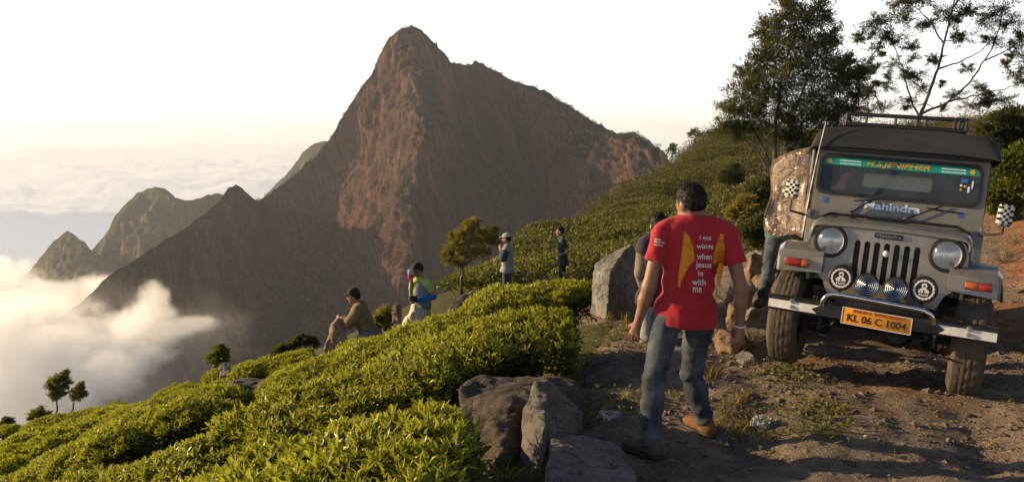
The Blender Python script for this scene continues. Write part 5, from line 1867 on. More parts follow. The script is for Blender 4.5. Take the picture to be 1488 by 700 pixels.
# ---- windscreen frame, glass, banner
wy = lambda z: 1.345 + (z - 1.18) * 0.17
fout = rrect(0, 1.485, 1.40, 0.61, 0.045, 5)
fin = rrect(-.01, 1.563, 1.335, 0.352, 0.075, 7)
frame = B().plate(fout, [fin], lambda x, z: (x, wy(z), z), lambda x, z: (x, wy(z) + .045, z)).build('windscreen_frame', MAT_PAINT, jeep, True, 30)
fin2 = rrect(-.01, 1.563, 1.285, 0.302, 0.06, 7)
B().plate(rrect(-.01, 1.563, 1.345, 0.362, 0.08, 7), [fin2], lambda x, z: (x, wy(z) - .014, z), lambda x, z: (x, wy(z) + .025, z)).build('rubber_surround', MAT_RUBBER, frame, True, 30)
B().plate(rrect(-.01, 1.563, 1.30, 0.318, 0.06, 7), [], lambda x, z: (x, wy(z) + .010, z), lambda x, z: (x, wy(z) + .015, z)).build('windscreen', MAT_GLASS, frame, False)
tb_ = [(x, z) for x, z in rrect(-.01, 1.563, 1.283, 0.300, 0.059, 9) if z > 1.645]
ban = B().plate(tb_ + [(-.6515, 1.645), (.6315, 1.645)], [], lambda x, z: (x, wy(z) + .003, z), lambda x, z: (x, wy(z) + .0055, z)).build('sun_banner', MAT_TEAL, frame, False)
bup = (0, .17, 1)
lettering('banner_letters', 'H.S.JENIPHER', 0.062, (-.02, wy(1.68) + .001, 1.679), (1, 0, 0), bup, MAT_GOLD, ban, width=0.52, shear=0.22, bold=0.0008)
for sx_ in (-1, 1):
    for rw in range(2):
        x = sx_ * .42 - .085
        rb = np.random.default_rng(3 + rw + sx_)
        while x < sx_ * .42 + .085:
            w = rb.uniform(.008, .022)
            B().box((x + w / 2, wy(1.68) + .002 + (.018 * rw - .009) * .17, 1.680 - .018 + .026 * rw), (w, .0025, .011)).build('banner_dash', MAT_LBLUE, ban, False)
            x += w + .005
    pts = []
    for k in range(24):
        a = 2 * math.pi * k / 24
        r = .014 + .010 * abs(math.cos(3 * a))
        pts.append((sx_ * .585 + r * math.cos(a) - .01, 1.678 + r * math.sin(a)))
    B().plate(pts, [], lambda x, z: (x, wy(z) + .0005, z), lambda x, z: (x, wy(z) + .004, z)).build('banner_rosette', MAT_GOLD, ban, False)
lettering('maker_letters', 'Mahindra', 0.088, (-.02, wy(1.318) - .002, 1.318), (1, 0, 0), bup, MAT_LBLUE, frame, width=0.46, bold=0.0025)
for x, z in ((-.585, 1.33), (.525, 1.315)):
    B().box((x, wy(z) - .002, z), (.036, .003, .052), 0, Matrix.Rotation(RAD(-9.6), 3, 'X')).build('blue_sticker', MAT_BLUE, frame, False)
# stickers and a hanging charm on the glass
B().box((.52, wy(1.6) + .004, 1.60), (.055, .003, .035)).build('blue_sticker', MAT_BLUE, frame, False)
for k, (x, z, w, h_) in enumerate([(.50, 1.56, .018, .016), (.53, 1.555, .02, .02), (.56, 1.53, .016, .05), (.585, 1.57, .012, .07), (.50, 1.525, .014, .02)]):
    B().box((x, wy(z) + .004, z), (w, .003, h_), 0.001).build('small_sticker', (MAT_WHITE, MAT_GOLD, MAT_LBLUE)[k % 3], frame, False)
for sx_, x0, x1 in ((-1, -.36, -.17), (1, .10, .40)):
    wp = B().tube([(x0 if sx_ < 0 else x0, wy(1.24) - .03, 1.235), (x1 if sx_ < 0 else x1 - .02, wy(1.37) - .022, 1.375)], 0.006, 6).build('wiper_arm', MAT_BLACK, frame)
    B().tube([(x1 - .16 if sx_ < 0 else x1 - .14, wy(1.36) - .022, 1.345), (x1 + .10 if sx_ < 0 else x1 + .13, wy(1.4) - .020, 1.385 if sx_ < 0 else 1.33)], 0.006, 6).build('wiper_blade', MAT_RUBBER, wp)
    B().lathe([(0, .03), (.018, .028), (.024, .012), (.024, 0)], (x0, wy(1.235), 1.235), (0, -1, 0), 12).build('wiper_pivot', MAT_STEEL, wp)
for x in (-.70, .70):
    B().box((x, 1.36, 1.20), (.03, .05, .07), .005).build('frame_hinge', MAT_STEEL, frame)

# ---- tub behind
for sx_ in (-1, 1):
    B().box((sx_ * .70, 2.05, .80), (0.035, 1.30, 0.50), .01).build('body_side', MAT_PAINT, jeep)
    B().box((sx_ * .735, 2.55, .62), (0.11, 1.30, 0.30), .01).build('rear_side', MAT_PAINT, jeep)
    B().box((sx_ * .60, 1.36, .92), (0.24, 0.05, 0.56), .008).build('scuttle', MAT_PAINT, jeep)
    B().tube([(sx_ * .70, 1.48, 1.76), (sx_ * .70, 1.52, 1.1), (sx_ * .70, 1.55, .95)], .016, 8).build('hood_bow', MAT_BLACK, jeep)
    B().tube([(sx_ * .70, 3.25, 1.05), (sx_ * .70, 3.28, 1.80)], .016, 8).build('hood_bow', MAT_BLACK, jeep)
    for k, (ya, yb) in enumerate(((1.75, 3.28),)):
        B().box((sx_ * .715, (ya + yb) / 2, 1.42), (0.012, yb - ya, 0.78), .004).build('side_curtain', MAT_CANVAS, jeep)
    B().box((sx_ * .32, 2.02, 1.02), (0.44, 0.14, 0.62), .05).build('seat_back', MAT_SEAT, jeep)
    B().box((sx_ * .32, 1.80, .72), (0.44, 0.46, 0.14), .04).build('seat_cushion', MAT_SEAT, jeep)
B().box((0, 2.30, .50), (1.30, 1.90, 0.05)).build('floor_pan', MAT_BLACK, jeep)
B().box((0, 1.42, 1.02), (1.34, 0.10, 0.26), .02).build('dashboard', MAT_BLACK, jeep)
B().box((0, 3.32, .80), (1.40, 0.04, 0.50), .01).build('tailgate', MAT_PAINT, jeep)
st_c = Vector((-.36, 1.62, 1.20))
sa_ = Vector((0, .75, .6)).normalized()
su = Vector((1, 0, 0))
sw = sa_.cross(su)
stw = B().tube([st_c + (su * math.cos(a) + sw * math.sin(a)) * .19 for a in np.linspace(0, 2 * math.pi, 25)], .012, 8).build('steering_wheel', MAT_BLACK, jeep)
B().tube([st_c - su * .19, st_c + su * .19], .010, 6).tube([st_c, st_c - sa_ * .35], .018, 6).build('steering_column', MAT_BLACK, stw)
# rear window of clear sheet and a pink ribbon tied inside
t = NT('rear_sheet')
tl = t.new('ShaderNodeBsdfTranslucent')
tl.inputs['Color'].default_value = (0.5, 0.49, 0.47, 1)
tp = t.new('ShaderNodeBsdfTransparent')
ms = t.new('ShaderNodeMixShader')
ms.inputs[0].default_value = 0.35
t.l.new(tl.outputs[0], ms.inputs[1])
t.l.new(tp.outputs[0], ms.inputs[2])
MAT_SHEET = t.done(ms.outputs[0])
B().plate(rrect(0, 1.42, 1.40, .76, .03, 3), [rrect(-.02, 1.63, .70, .15, .04, 4)], lambda x, z: (x, 3.29, z), lambda x, z: (x, 3.302, z)).build('rear_curtain', MAT_CANVAS, jeep, False)
B().plate(rrect(-.02, 1.63, .72, .17, .05, 4), [], lambda x, z: (x, 3.304, z), lambda x, z: (x, 3.307, z)).build('rear_window', MAT_SHEET, jeep, False)
B().loft([[(-.50 + x, 1.56, z), (-.46 + x + .01 * k, 1.57, z)] for k, (x, z) in enumerate([(.085, 1.60), (.05, 1.59), (.02, 1.565), (.0, 1.53), (-.01, 1.49), (-.03, 1.46), (-.045, 1.43)])], caps=False).build('pink_ribbon', MAT_PINK, jeep, True, solid=.008)
B().tube([(.03, 1.47, 1.70), (.03, 1.47, 1.62)], .002, 5).lathe([(0, -.02), (.012, -.012), (.014, 0), (.006, .014), (0, .02)], (.03, 1.47, 1.60), (0, 0, 1), 10).build('hanging_charm', MAT_STEEL, jeep)

# ---- canvas roof
def roof_sec(y, hw, zt, zb, sag):
    P_ = [(-hw - .02, y, zb), (-hw, y, zt - .10), (-hw + .03, y, zt - .04), (-hw + .10, y, zt - .008)]
    for k in range(11):
        f = -1 + 2 * k / 10
        P_.append((f * (hw - .14), y, zt + .018 * (1 - f * f) - sag * (0.5 + 0.5 * math.cos(6 * f))))
    return P_ + [(-p[0], p[1], p[2]) for p in P_[:4][::-1]]


ys = [1.30, 1.325, 1.37, 1.45, 1.60, 1.85, 2.1, 2.4, 2.7, 3.0, 3.2, 3.34, 3.38]
secs = []
for k, y in enumerate(ys):
    if k == 0:
        secs.append([(x, y, 1.775 + (.012 if abs(x) < .6 else 0)) for (x, _, z) in roof_sec(y, .745, 1.90, 1.77, 0)])
    elif k == 1:
        secs.append([(x, y, min(z, 1.90)) for (x, _, z) in roof_sec(y, .752, 1.92, 1.77, 0)])
    elif k == len(ys) - 1:
        secs.append([(x, y, 1.70) for (x, _, z) in roof_sec(y, .74, 1.9, 1.74, 0)])
    else:
        secs.append(roof_sec(y, .755, (1.965, 1.985, 1.995, 2.0, 2.0, 2.0, 2.0, 2.0, 1.99, 1.96)[min(k - 2, 9)], 1.76, .006 * (k % 2)))
roof = B().loft(secs, caps=False).build('canvas_roof', MAT_CANVAS, jeep, True, 60, solid=.012)
md = roof.modifiers.new('soft', 'SUBSURF')
md.levels = md.render_levels = 1
B().box((0, 1.385, 1.79), (1.42, .03, .05), .01).build('roof_header', MAT_BLACK, roof)

# ---- roof rack
rack = B().tube([(-.54, 1.98, 2.07), (.50, 1.98, 2.07), (.50, 3.05, 2.07), (-.54, 3.05, 2.07), (-.54, 1.98, 2.07)], .022, 8).build('roof_rack', MAT_BLACK, jeep)
B().tube([(-.54, 1.98, 2.165), (.50, 1.98, 2.165), (.50, 3.05, 2.165), (-.54, 3.05, 2.165), (-.54, 1.98, 2.165)], .020, 8).build('rack_rail', MAT_BLACK, rack)
for x in (-.54, -.36, -.10, .16, .40, .44, .50):
    for y in (1.98, 3.05):
        B().tube([(x, y, 2.06), (x, y, 2.17)], .014, 6).build('rack_post', MAT_BLACK, rack)
for y in (2.2, 2.42, 2.64, 2.86):
    B().box((-.02, y, 2.072), (1.04, .035, .012)).build('rack_slat', MAT_BLACK, rack)
for x in (-.42, .36):
    for y in (2.05, 2.98):
        B().tube([(x, y, 1.98), (x, y, 2.07)], .014, 6).build('rack_foot', MAT_BLACK, rack)

# ---- aerial, mirrors, door
B().tube([(-.725, 1.25, 1.03), (-.715, 1.27, 1.4), (-.69, 1.29, 1.75), (-.665, 1.30, 2.0)], [.007, .006, .005, .004], 6).build('aerial', MAT_STEEL, jeep)
for sx_, c in ((-1, Vector((-.86, 1.17, 1.39))), (1, Vector((.835, 1.17, 1.345)))):
    mo = B().box((0, 0, 0), (.118, .05, .172), .022, None, 3).build('mirror_cover', MAT_CHECK, jeep)
    mo.location = c
    mo.rotation_euler = (0, RAD(3), RAD(8 * sx_))
    ar = B().tube([(sx_ * .70, 1.33, 1.17), (sx_ * .78, 1.26, 1.185), (c.x, 1.20, 1.20), (c.x, 1.195, 1.33)], .011, 8).build('mirror_arm', MAT_BLACK, jeep)
    B().box((sx_ * .705, 1.33, 1.18), (.035, .05, .05), .006).build('mirror_bracket', MAT_STEEL, ar)
rd = np.random.default_rng(9)
secs = []
for i in range(15):
    fz = i / 14
    rw = []
    for j in range(11):
        fx = j / 10
        x = -.745 - .37 * fx + .018 * math.sin(fz * 9 + fx * 3)
        y = 1.43 + .16 * fx + .05 * math.sin(math.pi * fx) * math.sin(fz * 5) + .012 * math.sin(fx * 21 + fz * 8)
        z0 = .97 + .02 * math.sin(fx * 7)
        z1 = 1.775 - .14 * fx ** 1.5
        rw.append((x, y, z0 + (z1 - z0) * fz))
    secs.append(rw)
door = B().loft(secs, caps=False).build('canvas_door', MAT_VINYL, jeep, True, 80, solid=.006)
B().tube([secs[i][10] for i in range(15)], .010, 6).build('door_edge_tube', MAT_ROCK_TAN, door)
B().tube([secs[14][j] for j in range(11)], .010, 6).build('door_top_tube', MAT_ROCK_TAN, door)
B().tube([(-.745, 1.43, .97), (-.745, 1.43, 1.78)], .013, 8).build('door_hinge_tube', MAT_STEEL, door)

# ---- wheels, axles, springs
def tyre_mesh():
    nseg, nw = 96, 19
    V, F = [], []
    hw = .108
    for k in range(nseg):
        a = 2 * math.pi * k / nseg
        for j in range(nw):
            w = -1 + 2 * j / (nw - 1)
            r = .385 - .012 * w * w
            if abs(w) > .82:
                r -= .05 * ((abs(w) - .82) / .18) ** 2 + .004
            blk = ((k + (2 if w > 0 else 0) + int(abs(w) * 2)) % 4) < 1
            groove = abs(abs(w) - .36) < .07 or abs(w) < .05
            if (blk or groove) and abs(w) < .88:
                r -= .005
            V.append((w * hw * (1 if abs(w) < .9 else 1.06), r * math.cos(a), r * math.sin(a)))
        for w, r in ((1.10, .31), (1.02, .27), (.9, .225), (.7, .215)):
            V.append((w * hw, r * math.cos(a), r * math.sin(a)))
        for w, r in ((-.7, .215), (-.9, .225), (-1.02, .27), (-1.10, .31)):
            V.append((w * hw, r * math.cos(a), r * math.sin(a)))
    m = nw + 8
    for k in range(nseg):
        for j in range(m):
            F.append((k * m + j, k * m + (j + 1) % m, ((k + 1) % nseg) * m + (j + 1) % m, ((k + 1) % nseg) * m + j))
    b2 = B()
    b2.raw(V, F)
    return b2


for sx_ in (-1, 1):
    for y in (.47, 2.72):
        w = empty('wheel', (sx_ * .655, y, .375))
        w.parent = jeep
        ty = tyre_mesh().build('tyre', MAT_TYRE, w, True, 22)
        o_ = sx_
        B().lathe([(.222, .06 * 1), (.215, .075), (.19, .07), (.17, .04), (.10, .035), (.09, .06), (.05, .065), (.045, .10), (0, .105)], (0, 0, 0), (o_, 0, 0), 30).build('rim', MAT_WHITE, w)
        B().lathe([(.222, -.06), (.20, -.07), (.19, 0), (.0, 0)], (0, 0, 0), (o_, 0, 0), 24).build('brake_drum', MAT_BLACK, w)
        if y < 1:
            w.rotation_euler = (0, 0, RAD(-4))
for y in (.47, 2.72):
    ax_ = B().tube([(-.60, y, .375), (.60, y, .375)], .038, 10).lathe([(0, -.12), (.08, -.10), (.12, 0), (.08, .10), (0, .12)], (.16 if y < 1 else 0, y, .375), (0, 1, 0), 18).build('axle', MAT_BLACK, jeep)
    for sx_ in (-1, 1):
        for k in range(4):
            L_ = .46 - .09 * k
            B().box((sx_ * .36, y, .31 - .012 * k), (.05, 2 * L_ * .9, .010)).build('leaf_spring', MAT_BLACK, ax_)
for sx_ in (-1, 1):
    B().box((sx_ * .36, 1.75, .47), (.06, 3.1, .09), .008).build('chassis_rail', MAT_BLACK, jeep)
    B().tube([(sx_ * .42, .35, .30), (sx_ * .42, .40, .62)], .025, 8).build('shock_absorber', MAT_BLACK, jeep)
B().tube([(-.55, .36, .36), (.55, .36, .36)], .014, 6).build('steering_rod', MAT_BLACK, jeep)
B().box((0, .95, .48), (.42, .70, .22), .05).build('engine_sump', MAT_BLACK, jeep)
B().tube([(.34, .05, .44), (.34, .02, .40), (.36, .0, .44)], .012, 6).build('tow_hook', MAT_BLACK, jeep)
B().tube([(-.30, .05, .44), (-.30, .02, .40), (-.28, .0, .44)], .012, 6).build('tow_hook', MAT_BLACK, jeep)

# ================================================================== PEOPLE
def seg_d(P, a, b, r1, r2):
    a, b = np.asarray(a, float), np.asarray(b, float)
    ab = b - a
    h_ = np.clip(((P - a) @ ab) / (ab @ ab + 1e-12), 0, 1)
    return np.linalg.norm(P - a - h_[:, None] * ab, axis=1) - (r1 + (r2 - r1) * h_)


def ell_d(P, c, r, Rm):
    q = (P - np.asarray(c)) @ Rm.T
    k0 = np.linalg.norm(q / r, axis=1)
    k1 = np.linalg.norm(q / (np.asarray(r) ** 2), axis=1)
    return k0 * (k0 - 1) / (k1 + 1e-9)


def smin(a, b, k):
    h_ = np.clip(0.5 + 0.5 * (b - a) / k, 0, 1)
    return b + (a - b) * h_ - k * h_ * (1 - h_)


def union(ds, k):
    d = ds[0]
    for e in ds[1:]:
        d = smin(d, e, k)
    return d


def nv(v):
    v = np.asarray(v, float)
    return v / (np.linalg.norm(v) + 1e-12)


def cloth_mat(name, a, b_=None, scale=10, bump=0.35, rough=0.85):
    t = NT(name)
    col = a if b_ is None else t.mix(t.ramp(t.noise(scale, 6, 0.6), 0.35, 0.68), a, b_)
    n = t.math('ADD', t.noise(9, 5, 0.6), t.math('MULTIPLY', t.noise(220, 2), 0.12))
    return t.done(t.princ(col, rough, 0, t.bump(n, bump, 0.03), 0.25, **{'Sheen Weight': 0.12}))


t = NT('skin')
MAT_SKIN = t.done(t.princ(t.mix(t.ramp(t.noise(12, 5), 0.3, 0.7), (0.215, 0.105, 0.062), (0.27, 0.14, 0.088)), 0.5, 0, t.bump(t.noise(150, 3), 0.15, 0.003), 0.4, **{'Subsurface Weight': 0.08, 'Subsurface Radius': (0.02, 0.008, 0.004)}))
t = NT('black_hair')
hn_ = t.noise(60, 5, 0.6, stretch=(1, 1, 0.2))
MAT_HAIR = t.done(t.princ(t.mix(t.ramp(hn_, 0.35, 0.65), (0.006, 0.0045, 0.004), (0.016, 0.011, 0.008)), 0.6, 0, t.bump(hn_, 0.4, 0.01), 0.2))


def hand_prims(w, a, lat, nrm, s, curl):
    """palm and five fingers; a = along the hand, lat = towards the thumb, nrm = palm side"""
    w, a, lat, nrm = map(np.asarray, (w, a, lat, nrm))
    pr = []
    base = w + a * 0.018 * s
    pr.append((base, w + a * 0.085 * s + lat * 0.004 * s, 0.024 * s, 0.019 * s))
    for o in (-0.024, 0.022):
        pr.append((base + lat * o * 0.5 * s, w + a * 0.085 * s + lat * o * s, 0.017 * s, 0.014 * s))
    for k, (o, L_) in enumerate(((0.030, 0.072), (0.011, 0.082), (-0.010, 0.076), (-0.029, 0.060))):
        b0 = w + a * (0.088 - 0.004 * abs(k - 1)) * s + lat * o * s
        c1 = curl * (0.45 + 0.12 * k)
        d1 = nv(a * math.cos(c1) + nrm * math.sin(c1) + lat * o * 1.5)
        b1 = b0 + d1 * L_ * 0.45 * s
        c2 = c1 + curl * 0.75
        d2 = nv(a * math.cos(c2) + nrm * math.sin(c2))
        b2 = b1 + d2 * L_ * 0.32 * s
        c3 = c2 + curl * 0.5
        b3 = b2 + nv(a * math.cos(c3) + nrm * math.sin(c3)) * L_ * 0.25 * s
        pr += [(b0, b1, 0.0098 * s, 0.0088 * s), (b1, b2, 0.0088 * s, 0.0080 * s), (b2, b3, 0.0080 * s, 0.0066 * s)]
    t0 = w + a * 0.028 * s + lat * 0.022 * s
    t1 = t0 + nv(a * 0.65 + lat * 0.65 + nrm * 0.35) * 0.042 * s
    t2 = t1 + nv(a * 0.9 + lat * 0.15 + nrm * 0.4) * 0.034 * s
    pr += [(t0, t1, 0.014 * s, 0.0105 * s), (t1, t2, 0.0105 * s, 0.0078 * s)]
    return pr


def person(label, J, face, s=1.0, h=0.012, hh=0.006, top=None, bottom=None, shoe=None, hair='short', cap=None, toes=None, curl=0.55, palm=None, sleeve=0.55, collar=0.0, hem=None, hood=False, seed=0, head_up=(0, 0, 1), headscale=1.02, fold_k=1.0, strands=0, loose=0.0):
    """J: joints in world space: head neck shL shR elL elR wrL wrR pel hipL hipR knL knR anL anR (L = the person's own left)"""
    J = {k: np.asarray(v, float) for k, v in J.items()}
    base = np.array([(J['anL'][0] + J['anR'][0]) / 2, (J['anL'][1] + J['anR'][1]) / 2, min(J['anL'][2], J['anR'][2]) - 0.085 * s])
    root = empty('person', base, label, 'person')
    J = {k: v - base for k, v in J.items()}
    u_ = nv(J['neck'] - J['pel'])
    rgt = nv(J['shR'] - J['shL'])
    fw = nv(np.cross(u_, rgt))
    rgt = nv(np.cross(fw, u_))
    TR = np.stack([rgt, fw, u_])
    hf = nv(face)
    hu = nv(np.asarray(head_up, float) - hf * (np.asarray(head_up, float) @ hf))
    hr = np.cross(hf, hu)
    HR = np.stack([hr, hf, hu])
    hc = J['head']
    lerp = lambda a, b, f: a + (b - a) * f
    spine = lambda f: lerp(J['pel'], J['neck'], f)

    def torso(P, g):
        tl = np.linalg.norm(J['neck'] - J['pel'])
        return union([ell_d(P, spine(.66) + fw * .012 * s, np.array([.158 * s + g, .108 * s + g, .36 * tl + g]), TR), ell_d(P, spine(.30), np.array([.138 * s + g, .100 * s + g, .34 * tl + g]), TR),
                      ell_d(P, spine(.02) - fw * .01 * s, np.array([.162 * s + g, .118 * s + g, .115 * s + g]), TR), seg_d(P, lerp(J['shL'], J['shR'], .06), lerp(J['shL'], J['shR'], .94), .058 * s + g, .058 * s + g),
                      seg_d(P, lerp(J['shL'], J['neck'], .35) + u_ * .005, J['neck'] + u_ * .03 * s, .052 * s + g * .7, .05 * s + g * .5), seg_d(P, lerp(J['shR'], J['neck'], .35) + u_ * .005, J['neck'] + u_ * .03 * s, .052 * s + g * .7, .05 * s + g * .5)], .05 * s)

    hs = s * headscale

    def head(P, s=hs):
        H = lambda x, y, z: hc + (hr * x + hf * y + hu * z) * s
        ds = [ell_d(P, H(0, -.008, .022), np.array([.076, .095, .100]) * s, HR), ell_d(P, H(0, .026, -.045), np.array([.058, .066, .078]) * s, HR), seg_d(P, H(0, .03, -.095), H(0, .062, -.098), .028 * s, .022 * s),
              seg_d(P, J['neck'] - u_ * .02, hc - hu * .055 * s - hf * .012 * s, .060 * s, .054 * s)]
        d = union(ds, .03 * s)
        d = smin(d, seg_d(P, H(0, .084, .008), H(0, .104, -.028), .009 * s, .016 * s), .012 * s)
        d = smin(d, seg_d(P, H(-.03, .078, .024), H(.03, .078, .024), .012 * s, .012 * s), .012 * s)
        d = smin(d, seg_d(P, H(-.018, .080, -.062), H(.018, .080, -.062), .0095 * s, .0095 * s), .008 * s)
        for e in (-1, 1):
            d = np.maximum(d, -seg_d(P, H(e * .031, .094, .004), H(e * .031, .094, .004), .013 * s, .013 * s))
            d = smin(d, ell_d(P, H(e * .030, .079, .003), np.array([.013, .012, .011]) * s, HR), .003 * s)
            d = smin(d, ell_d(P, H(e * .078, -.006, -.008), np.array([.010, .022, .033]) * s, HR), .010 * s)
        return d

    hands = []
    for sd, e in (('L', -1), ('R', 1)):
        a = nv(J['wr' + sd] - J['el' + sd])
        pn = nv(palm[sd]) if palm and sd in palm else nv(-e * rgt)
        pn = nv(pn - a * (pn @ a))
        lat = nv(np.cross(a, pn)) * 1.0
        if lat @ fw < 0:
            lat = -lat
        hands.append((J['wr' + sd] - a * .01, hand_prims(J['wr' + sd], a, lat, pn, s, curl)))

    def limbs(P, g):
        ds = []
        for sd in 'LR':
            ds += [seg_d(P, J['sh' + sd], J['el' + sd], .050 * s + g, .041 * s + g), seg_d(P, J['el' + sd], lerp(J['el' + sd], J['wr' + sd], .35), .042 * s + g, .040 * s + g), seg_d(P, lerp(J['el' + sd], J['wr' + sd], .35), J['wr' + sd], .040 * s + g, .027 * s + g)]
        return ds

    def legs(P, g1, g2, g3):
        ds = []
        for sd in 'LR':
            ds += [seg_d(P, J['hip' + sd], J['kn' + sd], .084 * s + g1, .052 * s + g2), seg_d(P, J['kn' + sd], lerp(J['kn' + sd], J['an' + sd], .35), .051 * s + g2, .051 * s + g2), seg_d(P, lerp(J['kn' + sd], J['an' + sd], .35), J['an' + sd], .051 * s + g2, .038 * s + g3)]
        return ds

    allp = np.array(list(J.values()))
    lo, hi = allp.min(0) - .16 * s, allp.max(0) + .16 * s
    lo[2] = min(lo[2], -0.02)

    def body(P):
        d = union([torso(P, 0.0)] + limbs(P, 0.0) + legs(P, 0, 0, 0), .03 * s)
        d = smin(d, head(P), .02 * s)
        for w, pr in hands:
            d = smin(d, seg_d(P, pr[0][0], pr[0][1], .022 * s, .018 * s), .02 * s)
        return d
    V, Q = sample_field(body, lo, hi, h)
    ac = Acc().add(V, Q)
    # hands again at finer grain, grown from the wrists
    for w, pr in hands:
        pp = np.array([p for q in pr for p in (q[0], q[1])] + [w])

        def fh(P, pr=pr, w=w):
            d = union([seg_d(P, *q) for q in pr[:3]], .014 * s)
            for q in pr[3:]:
                d = smin(d, seg_d(P, *q), .004 * s)
            return smin(d, seg_d(P, w - nv(pr[0][1] - pr[0][0]) * .03, w, .029 * s, .027 * s), .015 * s)
        Vh, Qh = sample_field(fh, pp.min(0) - .035, pp.max(0) + .035, hh)
        ac.add(Vh, Qh)
    # head again at finer grain
    Vh, Qh = sample_field(lambda P: head(P), hc - .18 * s, hc + .18 * s, min(h, .008))
    ac.add(Vh, Qh)
    link('body', ac.mesh('body', MAT_SKIN), root)

    # clothes
    parts = {}
    if top is not None:
        g = .020 + loose
        hemz = hem if hem is not None else -.06
        hem_o = J['pel'] + u_ * hemz

        def ftop(P):
            d = torso(P, g)
            for sd in 'LR':
                if sleeve < 1:
                    q = lerp(J['sh' + sd], J['el' + sd], sleeve)
                    a = nv(J['el' + sd] - J['sh' + sd])
                    e = np.maximum(seg_d(P, J['sh' + sd], q + a * .05, .062 * s + loose, .066 * s + loose), (P - q) @ a)
                    d = smin(d, e, .035 * s)
                else:
                    d = smin(d, seg_d(P, J['sh' + sd], J['el' + sd], .066 * s + loose, .058 * s + loose), .035 * s)
                    a = nv(J['wr' + sd] - J['el' + sd])
                    e = np.maximum(seg_d(P, J['el' + sd], J['wr' + sd], .058 * s + loose, .044 * s + loose * .6), (P - J['wr' + sd] + a * .015) @ a)
                    d = smin(d, e, .02 * s)
            if hemz < 0:
                d = smin(d, ell_d(P, J['pel'] + u_ * hemz * .5, np.array([.178 * s + g * .6 + loose, .132 * s + g * .6 + loose, .16 * s]), TR), .05 * s)
            if hood:
                d = smin(d, ell_d(P, J['neck'] - fw * .05 * s + u_ * .035 * s, np.array([.13, .085, .062]) * s, TR), .03 * s)
            wr_ = fold_k * .0045 * fbm(P * np.array([9, 9, 5.5]), 3, 300 + seed) + fold_k * .0030 * np.sin((P @ u_) * 46 + 3.5 * fbm(P * 5, 2, 310 + seed)) * np.clip(1.2 - np.abs((P - spine(.25)) @ u_) * 5, 0, 1)
            d = d + wr_
            d = np.maximum(d, (hem_o - P) @ u_ + .004 * np.sin(P @ rgt * 30))
            if not hood:
                nk = J['neck'] + u_ * (.035 + collar) * s + fw * .02
                d = np.maximum(d, np.where(np.linalg.norm((P - J['neck']) - np.outer((P - J['neck']) @ u_, u_), axis=1) < .10 * s, (P - nk) @ nv(u_ + fw * .25), -1))
                ncut = seg_d(P, J['neck'] + u_ * .02 * s, hc, .062 * s, .07 * s)
                d = np.maximum(d, -ncut) if collar == 0 else d
            return d
        V, Q = sample_field(ftop, lo, hi, h)
        parts['top'] = link(top[0], mesh_np(top[0], V, Q, [top[1]]), root)
    if bottom is not None:
        def fbot(P):
            d = union([ell_d(P, spine(.02) - fw * .01 * s, np.array([.172, .128, .125]) * s, TR)] + legs(P, .013, .017, .022), .035 * s)
            for sd in 'LR':
                a = nv(J['an' + sd] - J['kn' + sd])
                tl_ = (P - J['kn' + sd]) @ a
                L_ = np.linalg.norm(J['an' + sd] - J['kn' + sd])
                near = np.linalg.norm(P - J['kn' + sd] - np.outer(np.clip(tl_, 0, L_), a), axis=1) < .14 * s
                fold = .0075 * np.sin(tl_ * 70 + 3 * fbm(P * 7, 2, 320 + seed)) * np.clip(np.exp(-((tl_ - L_) / .12) ** 2) + .8 * np.exp(-(tl_ / .09) ** 2), 0, 1)
                d = d + np.where(near, fold, 0)
                d = np.maximum(d, np.where(near & (tl_ > L_ * .6), tl_ - L_ - .035 * s, -1))
            d = d + .0065 * fbm(P * np.array([10, 10, 6]), 3, 330 + seed)
            return np.maximum(d, (P - spine(.22)) @ u_)
        V, Q = sample_field(fbot, lo, hi, h)
        parts['bottom'] = link(bottom[0], mesh_np(bottom[0], V, Q, [bottom[1]]), root)
    # shoes
    if shoe is not None:
        for k, sd in enumerate('LR'):
            td = nv((toes or {}).get(sd, (fw[0], fw[1], 0)))
            an = J['an' + sd]
            gnd = an - np.array([0, 0, .085 * s])
            upz = np.array([0, 0, 1.0])
            upz = nv(upz - td * (upz @ td))
            sd_ = np.cross(td, upz)
            FR = np.stack([sd_, td, upz])

            def fs(P):
                d = union([seg_d(P, an + upz * .01, gnd + upz * .05 * s - td * .015, .050 * s, .050 * s), ell_d(P, gnd + td * .085 * s + upz * .045 * s, np.array([.048, .115, .045]) * s, FR), ell_d(P, gnd - td * .03 * s + upz * .045 * s, np.array([.042, .055, .05]) * s, FR)], .03 * s)
                return np.maximum(np.maximum(d, (gnd - P) @ upz + .018 * s), (P - an) @ upz - .035 * s)

            def fsole(P):
                d = union([ell_d(P, gnd + td * .09 * s + upz * .012, np.array([.053, .118, .04]) * s, FR), ell_d(P, gnd - td * .035 * s + upz * .012, np.array([.045, .060, .04]) * s, FR)], .05 * s)
                return np.maximum(d, np.abs((P - gnd) @ upz - .010 * s) - .012 * s)
            V, Q = sample_field(fs, gnd - .2 * s, gnd + np.array([.24, .24, .17]) * s, min(h, .008))
            so = link('shoe', mesh_np('shoe', V, Q, [shoe if not isinstance(shoe, tuple) else shoe[k]]), root)
            V, Q = sample_field(fsole, gnd - .2 * s, gnd + np.array([.24, .24, .06]) * s, min(h, .008))
            link('sole', mesh_np('sole', V, Q, [MAT_RUBBER]), so)
    # hair or cap
    Hc = lambda P: ((P - hc) @ HR.T) / hs

